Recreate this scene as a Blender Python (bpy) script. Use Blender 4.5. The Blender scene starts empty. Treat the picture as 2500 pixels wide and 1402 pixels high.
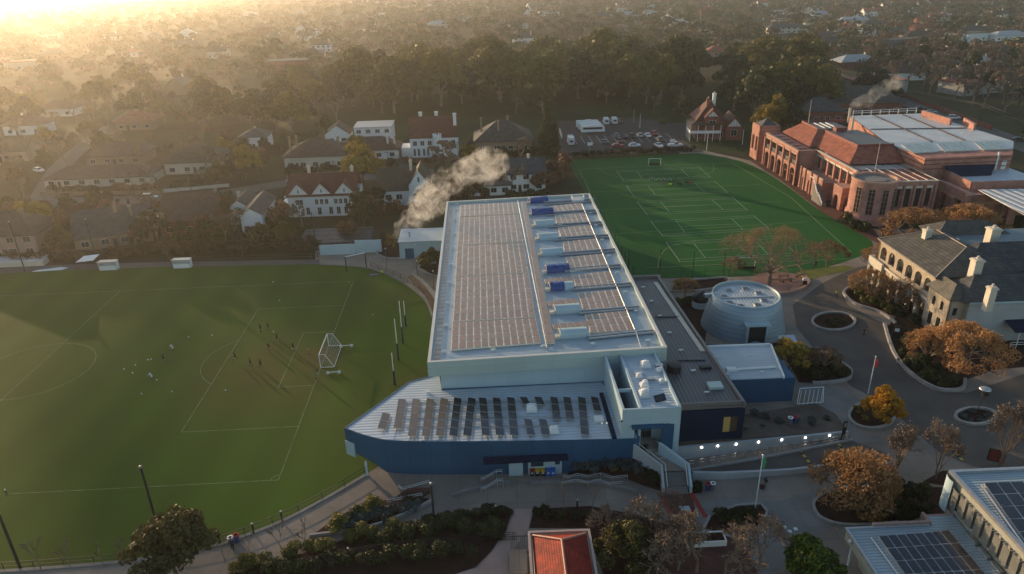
import bpy, bmesh, math, random
from mathutils import Vector, Matrix, Euler
from mathutils.noise import noise as pnoise
R = math.radians
C = bpy.context.scene.collection
scene = bpy.context.scene

# ---------------------------------------------------------------- camera
CAM_H = 59.11; PITCH = .4194; ROLL = .02475; FPX = 1745.0
cam = bpy.data.cameras.new('camera'); cam_ob = bpy.data.objects.new('camera', cam); C.objects.link(cam_ob)
_f = Vector((0, math.cos(PITCH), -math.sin(PITCH))); _r = Vector((1, 0, 0)); _d = _f.cross(_r)
_c, _s = math.cos(ROLL), math.sin(ROLL)
CR = _c*_r + _s*_d; CD = -_s*_r + _c*_d; CF = _f
cam_ob.matrix_world = Matrix(((CR.x, -CD.x, -CF.x, 0), (CR.y, -CD.y, -CF.y, 0), (CR.z, -CD.z, -CF.z, CAM_H), (0, 0, 0, 1)))
cam.sensor_width = 36; cam.lens = FPX/2500*36; cam.clip_start = .5; cam.clip_end = 20000
scene.camera = cam_ob
scene.render.resolution_x = 1024; scene.render.resolution_y = 574

def G(px, py, z=0.0):
    "where the sight line through a point of the 2500 x 1402 photograph meets the level z"
    v = CF + (px-1250)/FPX*CR + (py-701)/FPX*CD
    t = (z-CAM_H)/v.z
    return Vector((v.x*t, v.y*t, z))
def PX(P):
    q = Vector(P) - Vector((0, 0, CAM_H)); z = q.dot(CF)
    return (1250+FPX*q.dot(CR)/z, 701+FPX*q.dot(CD)/z) if z > .1 else (-9999, -9999)

# ---------------------------------------------------------------- daylight
SUN_AZ = R(-40.5); SUN_EL = R(8.6)          # azimuth from +y, clockwise positive
world = bpy.data.worlds.new('World'); scene.world = world; world.use_nodes = True
wn = world.node_tree; bg = wn.nodes['Background']
sky = wn.nodes.new('ShaderNodeTexSky'); sky.sky_type = 'NISHITA'; sky.sun_disc = False
sky.sun_elevation = SUN_EL; sky.sun_rotation = SUN_AZ
sky.air_density = 1.0; sky.dust_density = 1.0; sky.ozone_density = 1.2
wn.links.new(sky.outputs[0], bg.inputs[0]); bg.inputs[1].default_value = .15
sun = bpy.data.lights.new('sun', 'SUN'); sun.energy = 4.0; sun.angle = R(.5); sun.color = (1, .70, .41)
sun_ob = bpy.data.objects.new('sun', sun); C.objects.link(sun_ob)
SUN_DIR = Vector((math.sin(SUN_AZ)*math.cos(SUN_EL), math.cos(SUN_AZ)*math.cos(SUN_EL), math.sin(SUN_EL)))
sun_ob.rotation_euler = SUN_DIR.to_track_quat('Z', 'Y').to_euler(); sun_ob.location = (-60, 60, 200)
vs = scene.view_settings; vs.view_transform = 'Standard'; vs.look = 'None'; vs.gamma = 1; vs.exposure = .7
scene.cycles.volume_bounces = 1; scene.cycles.max_bounces = 6; scene.cycles.transparent_max_bounces = 8
scene.cycles.caustics_reflective = False; scene.cycles.caustics_refractive = False

# ---------------------------------------------------------------- helpers
class MB:
    "collects faces and links them as one mesh object"
    def __init__(s): s.v = []; s.f = []; s.m = []
    def poly(s, pts, mi=0):
        n = len(s.v); s.v += [tuple(p) for p in pts]; s.f.append(tuple(range(n, n+len(pts)))); s.m.append(mi)
    def box(s, x0, y0, z0, x1, y1, z1, mi=0):
        n = len(s.v)
        s.v += [(x0,y0,z0),(x1,y0,z0),(x1,y1,z0),(x0,y1,z0),(x0,y0,z1),(x1,y0,z1),(x1,y1,z1),(x0,y1,z1)]
        for q in ((0,3,2,1),(4,5,6,7),(0,1,5,4),(1,2,6,5),(2,3,7,6),(3,0,4,7)):
            s.f.append(tuple(n+i for i in q)); s.m.append(mi)
    def obox(s, c, ax, ay, az, mi=0):
        "box centred on c with half axes"
        c, ax, ay, az = Vector(c), Vector(ax), Vector(ay), Vector(az); n = len(s.v)
        s.v += [tuple(c+i*ax+j*ay+k*az) for k in (-1,1) for i,j in ((-1,-1),(1,-1),(1,1),(-1,1))]
        for q in ((0,3,2,1),(4,5,6,7),(0,1,5,4),(1,2,6,5),(2,3,7,6),(3,0,4,7)):
            s.f.append(tuple(n+i for i in q)); s.m.append(mi)
    def prism(s, pts, z0, z1, mi=0, mt=None, bottom=True):
        "pts 2d, counter-clockwise"
        a = sum(pts[i][0]*pts[(i+1)%len(pts)][1]-pts[(i+1)%len(pts)][0]*pts[i][1] for i in range(len(pts)))
        if a < 0: pts = pts[::-1]
        n = len(s.v); k = len(pts)
        s.v += [(p[0],p[1],z0) for p in pts] + [(p[0],p[1],z1) for p in pts]
        for i in range(k):
            j = (i+1)%k; s.f.append((n+i,n+j,n+k+j,n+k+i)); s.m.append(mi)
        s.f.append(tuple(n+k+i for i in range(k))); s.m.append(mi if mt is None else mt)
        if bottom: s.f.append(tuple(n+i for i in range(k))[::-1]); s.m.append(mi)
    def tube(s, p0, p1, r0, r1=None, n=6, mi=0, caps=True):
        p0, p1 = Vector(p0), Vector(p1); r1 = r0 if r1 is None else r1
        d = (p1-p0)
        if d.length < 1e-6: return
        d.normalize(); a = d.orthogonal().normalized(); b = d.cross(a); k = len(s.v)
        for p, r in ((p0,r0),(p1,r1)):
            s.v += [tuple(p + r*(math.cos(t)*a+math.sin(t)*b)) for t in (2*math.pi*i/n for i in range(n))]
        for i in range(n):
            j = (i+1)%n; s.f.append((k+i,k+j,k+n+j,k+n+i)); s.m.append(mi)
        if caps:
            s.f.append(tuple(k+i for i in range(n))[::-1]); s.m.append(mi)
            s.f.append(tuple(k+n+i for i in range(n))); s.m.append(mi)
    def pipe(s, pts, r, n=5, mi=0):
        for a, b in zip(pts, pts[1:]): s.tube(a, b, r, r, n, mi)
    def lathe(s, prof, n=20, mi=0, c=(0,0), a0=0, a1=2*math.pi):
        k = len(s.v); full = abs(a1-a0-2*math.pi) < 1e-6; m = n if full else n+1
        for r, z in prof:
            s.v += [(c[0]+r*math.cos(a0+(a1-a0)*i/n), c[1]+r*math.sin(a0+(a1-a0)*i/n), z) for i in range(m)]
        for q in range(len(prof)-1):
            for i in range(n):
                j = (i+1)%m
                s.f.append((k+q*m+i, k+q*m+j, k+(q+1)*m+j, k+(q+1)*m+i)); s.m.append(mi)
    def strip(s, pts, w, z=None, mi=0, closed=False):
        "flat ribbon of width w along points on the ground"
        P = [Vector((p[0],p[1],(p[2] if len(p) > 2 else 0) if z is None else z)) for p in pts]
        if closed: P.append(P[0])
        for a, b in zip(P, P[1:]):
            d = (b-a); d.z = 0
            if d.length < 1e-5: continue
            d.normalize(); nrm = Vector((-d.y, d.x, 0))*w/2; e = d*w*.2
            s.poly((a-e-nrm, b+e-nrm, b+e+nrm, a-e+nrm), mi)
    def wall(s, pts, z0, z1, t, mi=0, closed=False):
        "upright wall of thickness t along a line; z0 and z1 numbers"
        P = [Vector((p[0],p[1],0)) for p in pts]
        if closed: P.append(P[0])
        for i,(a, b) in enumerate(zip(P, P[1:])):
            d = (b-a)
            if d.length < 1e-5: continue
            c = (a+b)/2; L = d.length/2; d.normalize()
            s.obox((c.x,c.y,(z0+z1)/2), d*(L+t*.3), Vector((-d.y,d.x,0))*t/2, (0,0,(z1-z0)/2-.0007*(i%2)), mi)
    def build(s, name, mats, parent=None, smooth=False):
        me = bpy.data.meshes.new(name); me.from_pydata(s.v, [], s.f)
        if not isinstance(mats, (list, tuple)): mats = [mats]
        for m in mats: me.materials.append(m)
        if len(mats) > 1: me.polygons.foreach_set('material_index', s.m)
        if smooth: me.polygons.foreach_set('use_smooth', [True]*len(s.f))
        me.update()
        o = bpy.data.objects.new(name, me); C.objects.link(o)
        if parent is not None: o.parent = parent
        return o

def tag(o, label, cat, group=None):
    o['label'] = label; o['category'] = cat
    if group: o['group'] = group
    return o
def thing(name, label, cat, loc=(0,0,0), rz=0.0, group=None):
    o = bpy.data.objects.new(name, None); C.objects.link(o); o.empty_display_size = .3
    o.location = loc; o.rotation_euler = (0,0,rz)
    return tag(o, label, cat, group)
def struct(mb, name, mats, kind='structure'):
    o = mb.build(name, mats); o['kind'] = kind; return o
def sheet(name, pts, z, mat):
    m = MB(); p = [(q[0],q[1],z) for q in pts]
    a = sum(p[i][0]*p[(i+1)%len(p)][1]-p[(i+1)%len(p)][0]*p[i][1] for i in range(len(p)))
    m.poly(p if a > 0 else p[::-1]); return struct(m, name, mat)
def copy_tree(o, loc=None, rz=None, scale=None, label=None, group=None, parent=None):
    c = o.copy(); C.objects.link(c)
    if parent is not None: c.parent = parent
    if loc is not None: c.location = loc
    if rz is not None: c.rotation_euler = (0,0,rz)
    if scale is not None: c.scale = (scale,)*3 if not hasattr(scale, '__len__') else scale
    if label: c['label'] = label
    if group: c['group'] = group
    for ch in KIDS.get(o.name, None) or [x for x in C.objects if x.parent == o]:
        copy_tree(ch, parent=c)
    return c
KIDS = {}
def remember(o):
    "children lookup for things copied many times"
    def rec(x):
        KIDS[x.name] = [y for y in C.objects if y.parent == x]
        for y in KIDS[x.name]: rec(y)
    rec(o); return o
class Frame:
    "a thing's own axes, reached from points of the photograph"
    def __init__(s, o, loc, rz): s.o = o; s.l = Vector(loc); s.c = math.cos(rz); s.s = math.sin(rz)
    def to(s, w):
        d = Vector(w)-s.l; return Vector((s.c*d.x+s.s*d.y, -s.s*d.x+s.c*d.y, d.z))
    def px(s, x, y, z): return s.to(G(x, y, z))
def spline(pts, n=6, closed=False):
    "smooth curve through 2d/3d points"
    P = [Vector((p[0],p[1],p[2] if len(p) > 2 else 0)) for p in pts]; out = []
    k = len(P)
    for i in range(k if closed else k-1):
        a = P[(i-1)%k] if closed or i > 0 else P[0]; b = P[i]; c = P[(i+1)%k]; d = P[(i+2)%k] if closed or i+2 < k else P[k-1]
        for j in range(n):
            t = j/n
            out.append(.5*((2*b)+(c-a)*t+(2*a-5*b+4*c-d)*t*t+(3*b-a-3*c+d)*t**3))
    if not closed: out.append(P[-1])
    return out
def gp(*pts, z=0): return [G(x, y, z) for x, y in pts]
def inside(p, poly):
    r = False; n = len(poly)
    for i in range(n):
        a, b = poly[i], poly[i-1]
        if (a[1] > p[1]) != (b[1] > p[1]) and p[0] < (b[0]-a[0])*(p[1]-a[1])/(b[1]-a[1])+a[0]: r = not r
    return r
# ---------------------------------------------------------------- materials
def _base(name):
    m = bpy.data.materials.new(name); m.use_nodes = True
    nt = m.node_tree; b = nt.nodes['Principled BSDF']; return m, nt, b
def mat(name, col, rough=.7, metal=0.0, col2=None, scale=1.0, detail=4, spec=.4, bump=0.0, bscale=None, stretch=None, contrast=1.0):
    "a colour broken up by soft noise, with an optional relief"
    m, nt, b = _base(name); b.inputs['Roughness'].default_value = rough; b.inputs['Metallic'].default_value = metal
    b.inputs['Specular IOR Level'].default_value = spec
    col2 = col2 or tuple(c*.72 for c in col)
    tc = nt.nodes.new('ShaderNodeTexCoord'); mp = nt.nodes.new('ShaderNodeMapping')
    if stretch: mp.inputs['Scale'].default_value = stretch
    nt.links.new(tc.outputs['Object'], mp.inputs[0])
    nz = nt.nodes.new('ShaderNodeTexNoise'); nz.inputs['Scale'].default_value = scale; nz.inputs['Detail'].default_value = detail
    nt.links.new(mp.outputs[0], nz.inputs['Vector'])
    rp = nt.nodes.new('ShaderNodeValToRGB'); w = .22/contrast
    rp.color_ramp.elements[0].position = .5-w; rp.color_ramp.elements[1].position = .5+w
    rp.color_ramp.elements[0].color = (*col2, 1); rp.color_ramp.elements[1].color = (*col, 1)
    nt.links.new(nz.outputs[0], rp.inputs[0]); nt.links.new(rp.outputs[0], b.inputs['Base Color'])
    if bump:
        n2 = nt.nodes.new('ShaderNodeTexNoise'); n2.inputs['Scale'].default_value = bscale or scale*6; n2.inputs['Detail'].default_value = 5
        nt.links.new(mp.outputs[0], n2.inputs['Vector'])
        bp = nt.nodes.new('ShaderNodeBump'); bp.inputs['Strength'].default_value = bump; bp.inputs['Distance'].default_value = .1
        nt.links.new(n2.outputs[0], bp.inputs['Height']); nt.links.new(bp.outputs[0], b.inputs['Normal'])
    return m
def ribbed(name, col, pitch=.5, axis='X', rough=.45, metal=.0, col2=None, depth=.06, line=.75, spec=.5):
    "sheet roofing or cladding with ribs; axis is the direction across the ribs"
    m, nt, b = _base(name); b.inputs['Roughness'].default_value = rough; b.inputs['Metallic'].default_value = metal
    b.inputs['Specular IOR Level'].default_value = spec
    tc = nt.nodes.new('ShaderNodeTexCoord')
    wv = nt.nodes.new('ShaderNodeTexWave'); wv.wave_type = 'BANDS'; wv.bands_direction = axis; wv.wave_profile = 'SIN'
    wv.inputs['Scale'].default_value = 2*math.pi/pitch/20*1.0; wv.inputs['Distortion'].default_value = 0
    nt.links.new(tc.outputs['Object'], wv.inputs['Vector'])
    nz = nt.nodes.new('ShaderNodeTexNoise'); nz.inputs['Scale'].default_value = .35; nz.inputs['Detail'].default_value = 6
    nt.links.new(tc.outputs['Object'], nz.inputs['Vector'])
    rp = nt.nodes.new('ShaderNodeValToRGB'); rp.color_ramp.elements[0].position = .3; rp.color_ramp.elements[1].position = .7
    rp.color_ramp.elements[0].color = (*(col2 or tuple(c*.82 for c in col)), 1); rp.color_ramp.elements[1].color = (*col, 1)
    nt.links.new(nz.outputs[0], rp.inputs[0])
    mx = nt.nodes.new('ShaderNodeMix'); mx.data_type = 'RGBA'; mx.blend_type = 'MULTIPLY'
    r2 = nt.nodes.new('ShaderNodeValToRGB'); r2.color_ramp.elements[0].position = .0; r2.color_ramp.elements[1].position = .35
    r2.color_ramp.elements[0].color = (line,)*3+(1,); r2.color_ramp.elements[1].color = (1,1,1,1)
    nt.links.new(wv.outputs[0], r2.inputs[0]); mx.inputs[0].default_value = 1
    nt.links.new(rp.outputs[0], mx.inputs[6]); nt.links.new(r2.outputs[0], mx.inputs[7]); nt.links.new(mx.outputs[2], b.inputs['Base Color'])
    bp = nt.nodes.new('ShaderNodeBump'); bp.inputs['Strength'].default_value = .6; bp.inputs['Distance'].default_value = depth
    nt.links.new(wv.outputs[0], bp.inputs['Height']); nt.links.new(bp.outputs[0], b.inputs['Normal'])
    return m
def brickm(name, c1, c2, mortar, w=.5, h=.17, rough=.85, band=None):
    m, nt, b = _base(name); b.inputs['Roughness'].default_value = rough; b.inputs['Specular IOR Level'].default_value = .2
    tc = nt.nodes.new('ShaderNodeTexCoord'); sp = nt.nodes.new('ShaderNodeSeparateXYZ'); cb = nt.nodes.new('ShaderNodeCombineXYZ')
    ad = nt.nodes.new('ShaderNodeMath'); ad.operation = 'ADD'
    nt.links.new(tc.outputs['Object'], sp.inputs[0]); nt.links.new(sp.outputs[0], ad.inputs[0]); nt.links.new(sp.outputs[1], ad.inputs[1])
    nt.links.new(ad.outputs[0], cb.inputs[0]); nt.links.new(sp.outputs[2], cb.inputs[1])
    br = nt.nodes.new('ShaderNodeTexBrick'); br.inputs['Scale'].default_value = 1
    br.inputs['Color1'].default_value = (*c1,1); br.inputs['Color2'].default_value = (*c2,1); br.inputs['Mortar'].default_value = (*mortar,1)
    br.inputs['Brick Width'].default_value = w; br.inputs['Row Height'].default_value = h; br.inputs['Mortar Size'].default_value = .012
    nt.links.new(cb.outputs[0], br.inputs['Vector'])
    nz = nt.nodes.new('ShaderNodeTexNoise'); nz.inputs['Scale'].default_value = .6; nz.inputs['Detail'].default_value = 5
    nt.links.new(tc.outputs['Object'], nz.inputs['Vector'])
    mx = nt.nodes.new('ShaderNodeMix'); mx.data_type = 'RGBA'; mx.blend_type = 'MULTIPLY'; mx.inputs[0].default_value = 1
    rp = nt.nodes.new('ShaderNodeValToRGB'); rp.color_ramp.elements[0].color = (.68,.68,.68,1); rp.color_ramp.elements[1].color = (1.1,1.1,1.1,1)
    rp.color_ramp.elements[0].position = .3; rp.color_ramp.elements[1].position = .7
    nt.links.new(nz.outputs[0], rp.inputs[0]); nt.links.new(br.outputs[0], mx.inputs[6]); nt.links.new(rp.outputs[0], mx.inputs[7])
    nt.links.new(mx.outputs[2], b.inputs['Base Color'])
    return m
def tilem(name, col, col2, pitch=.35, rough=.7, spec=.3):
    "roof tiles or slates in courses: courses follow the height, tiles the ground plan"
    m, nt, b = _base(name); b.inputs['Roughness'].default_value = rough; b.inputs['Specular IOR Level'].default_value = spec
    tc = nt.nodes.new('ShaderNodeTexCoord'); sp = nt.nodes.new('ShaderNodeSeparateXYZ'); cb = nt.nodes.new('ShaderNodeCombineXYZ')
    ad = nt.nodes.new('ShaderNodeMath'); ad.operation = 'ADD'
    nt.links.new(tc.outputs['Object'], sp.inputs[0]); nt.links.new(sp.outputs[0], ad.inputs[0]); nt.links.new(sp.outputs[1], ad.inputs[1])
    nt.links.new(ad.outputs[0], cb.inputs[0]); nt.links.new(sp.outputs[2], cb.inputs[1])
    br = nt.nodes.new('ShaderNodeTexBrick'); br.inputs['Scale'].default_value = 1
    br.inputs['Color1'].default_value = (*col,1); br.inputs['Color2'].default_value = (*col2,1); br.inputs['Mortar'].default_value = (*[c*.45 for c in col2],1)
    br.inputs['Brick Width'].default_value = pitch; br.inputs['Row Height'].default_value = pitch*.5; br.inputs['Mortar Size'].default_value = .025
    nt.links.new(cb.outputs[0], br.inputs['Vector'])
    nz = nt.nodes.new('ShaderNodeTexNoise'); nz.inputs['Scale'].default_value = .8; nz.inputs['Detail'].default_value = 7
    nt.links.new(tc.outputs['Object'], nz.inputs['Vector'])
    rp = nt.nodes.new('ShaderNodeValToRGB'); rp.color_ramp.elements[0].color = (.6,.6,.6,1); rp.color_ramp.elements[1].color = (1.25,1.22,1.18,1)
    rp.color_ramp.elements[0].position = .3; rp.color_ramp.elements[1].position = .72
    mx = nt.nodes.new('ShaderNodeMix'); mx.data_type = 'RGBA'; mx.blend_type = 'MULTIPLY'; mx.inputs[0].default_value = 1
    nt.links.new(nz.outputs[0], rp.inputs[0]); nt.links.new(br.outputs[0], mx.inputs[6]); nt.links.new(rp.outputs[0], mx.inputs[7])
    nt.links.new(mx.outputs[2], b.inputs['Base Color'])
    bp = nt.nodes.new('ShaderNodeBump'); bp.inputs['Strength'].default_value = .5; bp.inputs['Distance'].default_value = .05
    nt.links.new(br.outputs['Fac'], bp.inputs['Height']); bp.invert = True; nt.links.new(bp.outputs[0], b.inputs['Normal'])
    return m
def leafm(name, col, col2, scale=.5, trans=.25):
    "foliage: colour varies from clump to clump and tree to tree, some light comes through"
    m, nt, b = _base(name); b.inputs['Roughness'].default_value = .6; b.inputs['Specular IOR Level'].default_value = .25
    geo = nt.nodes.new('ShaderNodeTexCoord'); nz = nt.nodes.new('ShaderNodeTexNoise'); nz.inputs['Scale'].default_value = scale; nz.inputs['Detail'].default_value = 3
    oi = nt.nodes.new('ShaderNodeObjectInfo'); ad = nt.nodes.new('ShaderNodeMath'); ad.operation = 'MULTIPLY_ADD'
    nt.links.new(geo.outputs['Object'], nz.inputs['Vector'])
    ad.inputs[1].default_value = .35; nt.links.new(oi.outputs['Random'], ad.inputs[0]); nt.links.new(nz.outputs[0], ad.inputs[2])
    rp = nt.nodes.new('ShaderNodeValToRGB'); rp.color_ramp.elements[0].position = .42; rp.color_ramp.elements[1].position = .88
    rp.color_ramp.elements[0].color = (*col2,1); rp.color_ramp.elements[1].color = (*col,1)
    nt.links.new(ad.outputs[0], rp.inputs[0]); nt.links.new(rp.outputs[0], b.inputs['Base Color'])
    if trans:
        tr = nt.nodes.new('ShaderNodeBsdfTranslucent'); mx = nt.nodes.new('ShaderNodeMixShader'); mx.inputs[0].default_value = trans
        nt.links.new(rp.outputs[0], tr.inputs[0]); out = nt.nodes['Material Output']
        nt.links.new(b.outputs[0], mx.inputs[1]); nt.links.new(tr.outputs[0], mx.inputs[2]); nt.links.new(mx.outputs[0], out.inputs[0])
    return m
def glassm(name, col=(.02,.025,.03), rough=.08):
    m, nt, b = _base(name); b.inputs['Base Color'].default_value = (*col,1); b.inputs['Roughness'].default_value = rough
    b.inputs['Specular IOR Level'].default_value = .6; return m
def plain(name, col, rough=.6, metal=0.0, spec=.4):
    return mat(name, col, rough, metal, tuple(c*.85 for c in col), 1.5, 3, spec)
def lampm(name, col, s):
    m, nt, b = _base(name); b.inputs['Emission Color'].default_value = (*col,1); b.inputs['Emission Strength'].default_value = s
    b.inputs['Base Color'].default_value = (.8,.8,.8,1); return m

M = {}
M['ground'] = mat('suburb_ground', (.055,.06,.022), .95, 0, (.03,.024,.014), .05, 8, .1, contrast=1.3)
M['park'] = mat('park_grass', (.035,.055,.016), .95, 0, (.02,.028,.012), .06, 7, .1)
M['field'] = mat('field_grass', (.056,.112,.009), .9, 0, (.058,.080,.011), .035, 7, .1, bump=.25, bscale=6)
M['turf'] = mat('hockey_turf', (.019,.112,.020), .85, 0, (.016,.093,.018), .05, 5, .1)
M['asphalt'] = mat('asphalt', (.125,.108,.092), .9, 0, (.083,.073,.064), .25, 9, .2, bump=.15, bscale=20)
M['street'] = mat('suburb_street', (.13,.12,.11), .9, 0, (.09,.085,.08), .1, 6, .2)
M['concrete'] = mat('path_concrete', (.285,.235,.19), .85, 0, (.2,.165,.135), .3, 9, .25, bump=.1, bscale=15)
M['concrete2'] = mat('pale_concrete', (.23,.215,.2), .85, 0, (.17,.16,.15), .3, 8, .25)
M['pinkpath'] = mat('pink_path', (.40,.28,.235), .85, 0, (.31,.215,.18), .4, 8, .2)
M['redpave'] = brickm('red_brick_paving', (.14,.06,.045), (.1,.045,.035), (.07,.04,.035), .3, .12)
M['carpark'] = mat('car_park_asphalt', (.085,.066,.058), .9, 0, (.055,.045,.042), .15, 8, .2)
M['mulch'] = mat('mulch', (.05,.026,.018), .95, 0, (.026,.014,.01), 1.5, 8, .1, bump=.5, bscale=8)
M['kerb'] = mat('concrete_kerb', (.34,.32,.3), .85, 0, (.24,.225,.21), 1.2, 6)
M['line'] = plain('white_line_paint', (.62,.62,.55), .8)
M['linef'] = mat('worn_line_paint', (.27,.29,.19), .9, 0, (.09,.115,.045), .8, 5, .1)
M['yline'] = plain('yellow_line_paint', (.5,.33,.05), .8)
M['gline'] = plain('pale_court_line', (.30,.36,.26), .85)
M['white'] = mat('white_paint', (.74,.75,.74), .55, 0, (.66,.67,.66), .6, 5)
M['cream'] = mat('cream_paint', (.62,.56,.46), .7, 0, (.52,.47,.38), .6, 6)
M['bluewall'] = mat('pale_blue_render', (.40,.52,.56), .6, 0, (.35,.46,.51), .25, 5)
M['navy'] = mat('slate_blue_cladding', (.022,.090,.175), .6, 0, (.018,.074,.145), .3, 6, .3, stretch=(1,1,.25))
M['dark'] = mat('dark_cladding', (.010,.022,.05), .8, 0, (.008,.018,.042), .4, 5, .08)
M['fascia'] = mat('pale_green_panel', (.42,.52,.49), .5, 0, (.37,.47,.45), .12, 4, .5)
M['hallroof'] = ribbed('blue_grey_sheet_roof', (.36,.44,.49), .45, 'Y', .42, .25, None, .03, .85)
M['lowroof'] = ribbed('pale_ribbed_roof', (.5,.57,.63), .62, 'Y', .45, .1, None, .05, .7)
M['greyroof'] = ribbed('charcoal_ribbed_roof', (.105,.1,.105), .55, 'X', .5, .1, None, .08, .5)
M['paleroof'] = ribbed('pale_blue_sheet_roof', (.44,.5,.53), .8, 'Y', .5, .1, None, .03, .9)
M['whiteroof'] = ribbed('white_sheet_roof', (.6,.61,.6), .9, 'X', .45, .1, None, .05, .85)
M['metal'] = plain('galvanised_metal', (.5,.5,.5), .35, .7)
M['steel'] = plain('bare_steel', (.62,.6,.57), .3, .8)
M['black'] = plain('black_paint', (.015,.015,.016), .5)
M['pole'] = plain('dark_pole', (.03,.028,.028), .6)
M['glass'] = glassm('dark_glass')
M['glassb'] = glassm('blue_glass', (.03,.06,.08), .1)
M['timber'] = mat('dark_timber', (.09,.055,.035), .8, 0, (.06,.035,.022), 1, 6)
M['brick'] = brickm('salmon_brick', (.47,.225,.175), (.41,.19,.15), (.36,.24,.19), .6, .2)
M['brick2'] = brickm('red_brick', (.26,.085,.055), (.2,.065,.045), (.2,.13,.1), .5, .18)
M['brickcap'] = mat('salmon_coping', (.46,.27,.2), .8, 0, (.38,.22,.16), .7, 5)
M['stonew'] = mat('warm_stone_render', (.46,.39,.30), .85, 0, (.34,.28,.21), .5, 7, .2, bump=.2, bscale=3)
M['bluerender'] = mat('cool_grey_render', (.42,.43,.43), .8, 0, (.35,.36,.37), .4, 6)
M['slate'] = tilem('slate_roof', (.085,.088,.085), (.055,.06,.062), .5, .55)
M['slate2'] = tilem('mossy_slate_roof', (.12,.11,.09), (.085,.08,.07), .5, .6)
M['redtile'] = tilem('red_tile_roof', (.38,.045,.028), (.27,.034,.024), .34, .7, .15)
M['terra'] = tilem('terracotta_tile_roof', (.42,.145,.095), (.36,.12,.078), .34, .75, .2)
M['brown'] = tilem('brown_tile_roof', (.12,.075,.055), (.085,.055,.042), .34)
M['greytile'] = tilem('grey_tile_roof', (.11,.1,.09), (.075,.07,.062), .34)
M['maroon'] = mat('maroon_metal_roof', (.20,.045,.04), .5, 0, (.15,.035,.032), .4, 5)
M['netting'] = plain('white_net', (.55,.55,.55), .8)
M['tarp'] = mat('blue_tarpaulin', (.018,.065,.26), .4, 0, (.012,.045,.19), 1.6, 6, .5, bump=.6, bscale=2)
M['bark'] = mat('bark', (.10,.075,.055), .9, 0, (.055,.04,.03), 2, 6)
M['bare'] = mat('bare_branches', (.27,.195,.135), .9, 0, (.16,.112,.082), 1, 5)
M['gum'] = mat('pale_gum_bark', (.30,.25,.2), .85, 0, (.16,.12,.09), 1, 5)

def wear(m, spots, col, bands=None):
    "worn earth at given places (x, y, radius) and mowing bands, on top of a ground material"
    nt = m.node_tree; b = nt.nodes['Principled BSDF']; src = b.inputs['Base Color'].links[0].from_socket
    geo = nt.nodes.new('ShaderNodeTexCoord'); nz = nt.nodes.new('ShaderNodeTexNoise'); nz.inputs['Scale'].default_value = .16; nz.inputs['Detail'].default_value = 8; nt.links.new(geo.outputs['Object'], nz.inputs['Vector'])
    if bands:
        mp = nt.nodes.new('ShaderNodeMapping'); mp.inputs['Rotation'].default_value = (0,0,bands[0]); nt.links.new(geo.outputs['Object'], mp.inputs[0]); wv = nt.nodes.new('ShaderNodeTexWave'); wv.inputs['Scale'].default_value = 2*math.pi/bands[1]/20; wv.inputs['Distortion'].default_value = .6; wv.inputs['Detail'].default_value = 3; wv.inputs['Detail Scale'].default_value = 2; nt.links.new(mp.outputs[0], wv.inputs['Vector'])
        mr = nt.nodes.new('ShaderNodeMapRange'); mr.inputs[3].default_value = 1-bands[2]; mr.inputs[4].default_value = 1+bands[2]; nt.links.new(wv.outputs[0], mr.inputs[0]); mx = nt.nodes.new('ShaderNodeVectorMath'); mx.operation = 'SCALE'; nt.links.new(src, mx.inputs[0]); nt.links.new(mr.outputs[0], mx.inputs['Scale']); src = mx.outputs[0]
    for x, y, r in spots:
        d = nt.nodes.new('ShaderNodeVectorMath'); d.operation = 'DISTANCE'; d.inputs[1].default_value = (x,y,0); nt.links.new(geo.outputs['Object'], d.inputs[0])
        a = nt.nodes.new('ShaderNodeMapRange'); a.inputs[1].default_value = r; a.inputs[2].default_value = 0; a.inputs[3].default_value = 0; a.inputs[4].default_value = 1; nt.links.new(d.outputs['Value'], a.inputs[0])
        k = nt.nodes.new('ShaderNodeMath'); k.operation = 'MULTIPLY'; nt.links.new(a.outputs[0], k.inputs[0]); nt.links.new(nz.outputs[0], k.inputs[1])
        mx = nt.nodes.new('ShaderNodeMix'); mx.data_type = 'RGBA'; mx.inputs[7].default_value = (*col,1); nt.links.new(k.outputs[0], mx.inputs[0]); nt.links.new(src, mx.inputs[6]); src = mx.outputs[2]
    nt.links.new(src, b.inputs['Base Color'])
wear(M['field'], [(-41,101,17),(-32.5,105,6),(-12,96,9)], (.13,.07,.028), (.04,9.0,.07))
wear(M['turf'], [(47,222,12),(56,140,14)], (.03,.10,.04), (.03,15.0,.05))
wear(M['concrete'], [(20,72,9),(-14,68,10),(45,75,12),(60,95,14),(5,66,8)], (.10,.085,.075), (.3,7.0,.05))
wear(M['asphalt'], [(66,110,10),(60,95,12),(52,82,9)], (.06,.055,.052))

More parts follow.
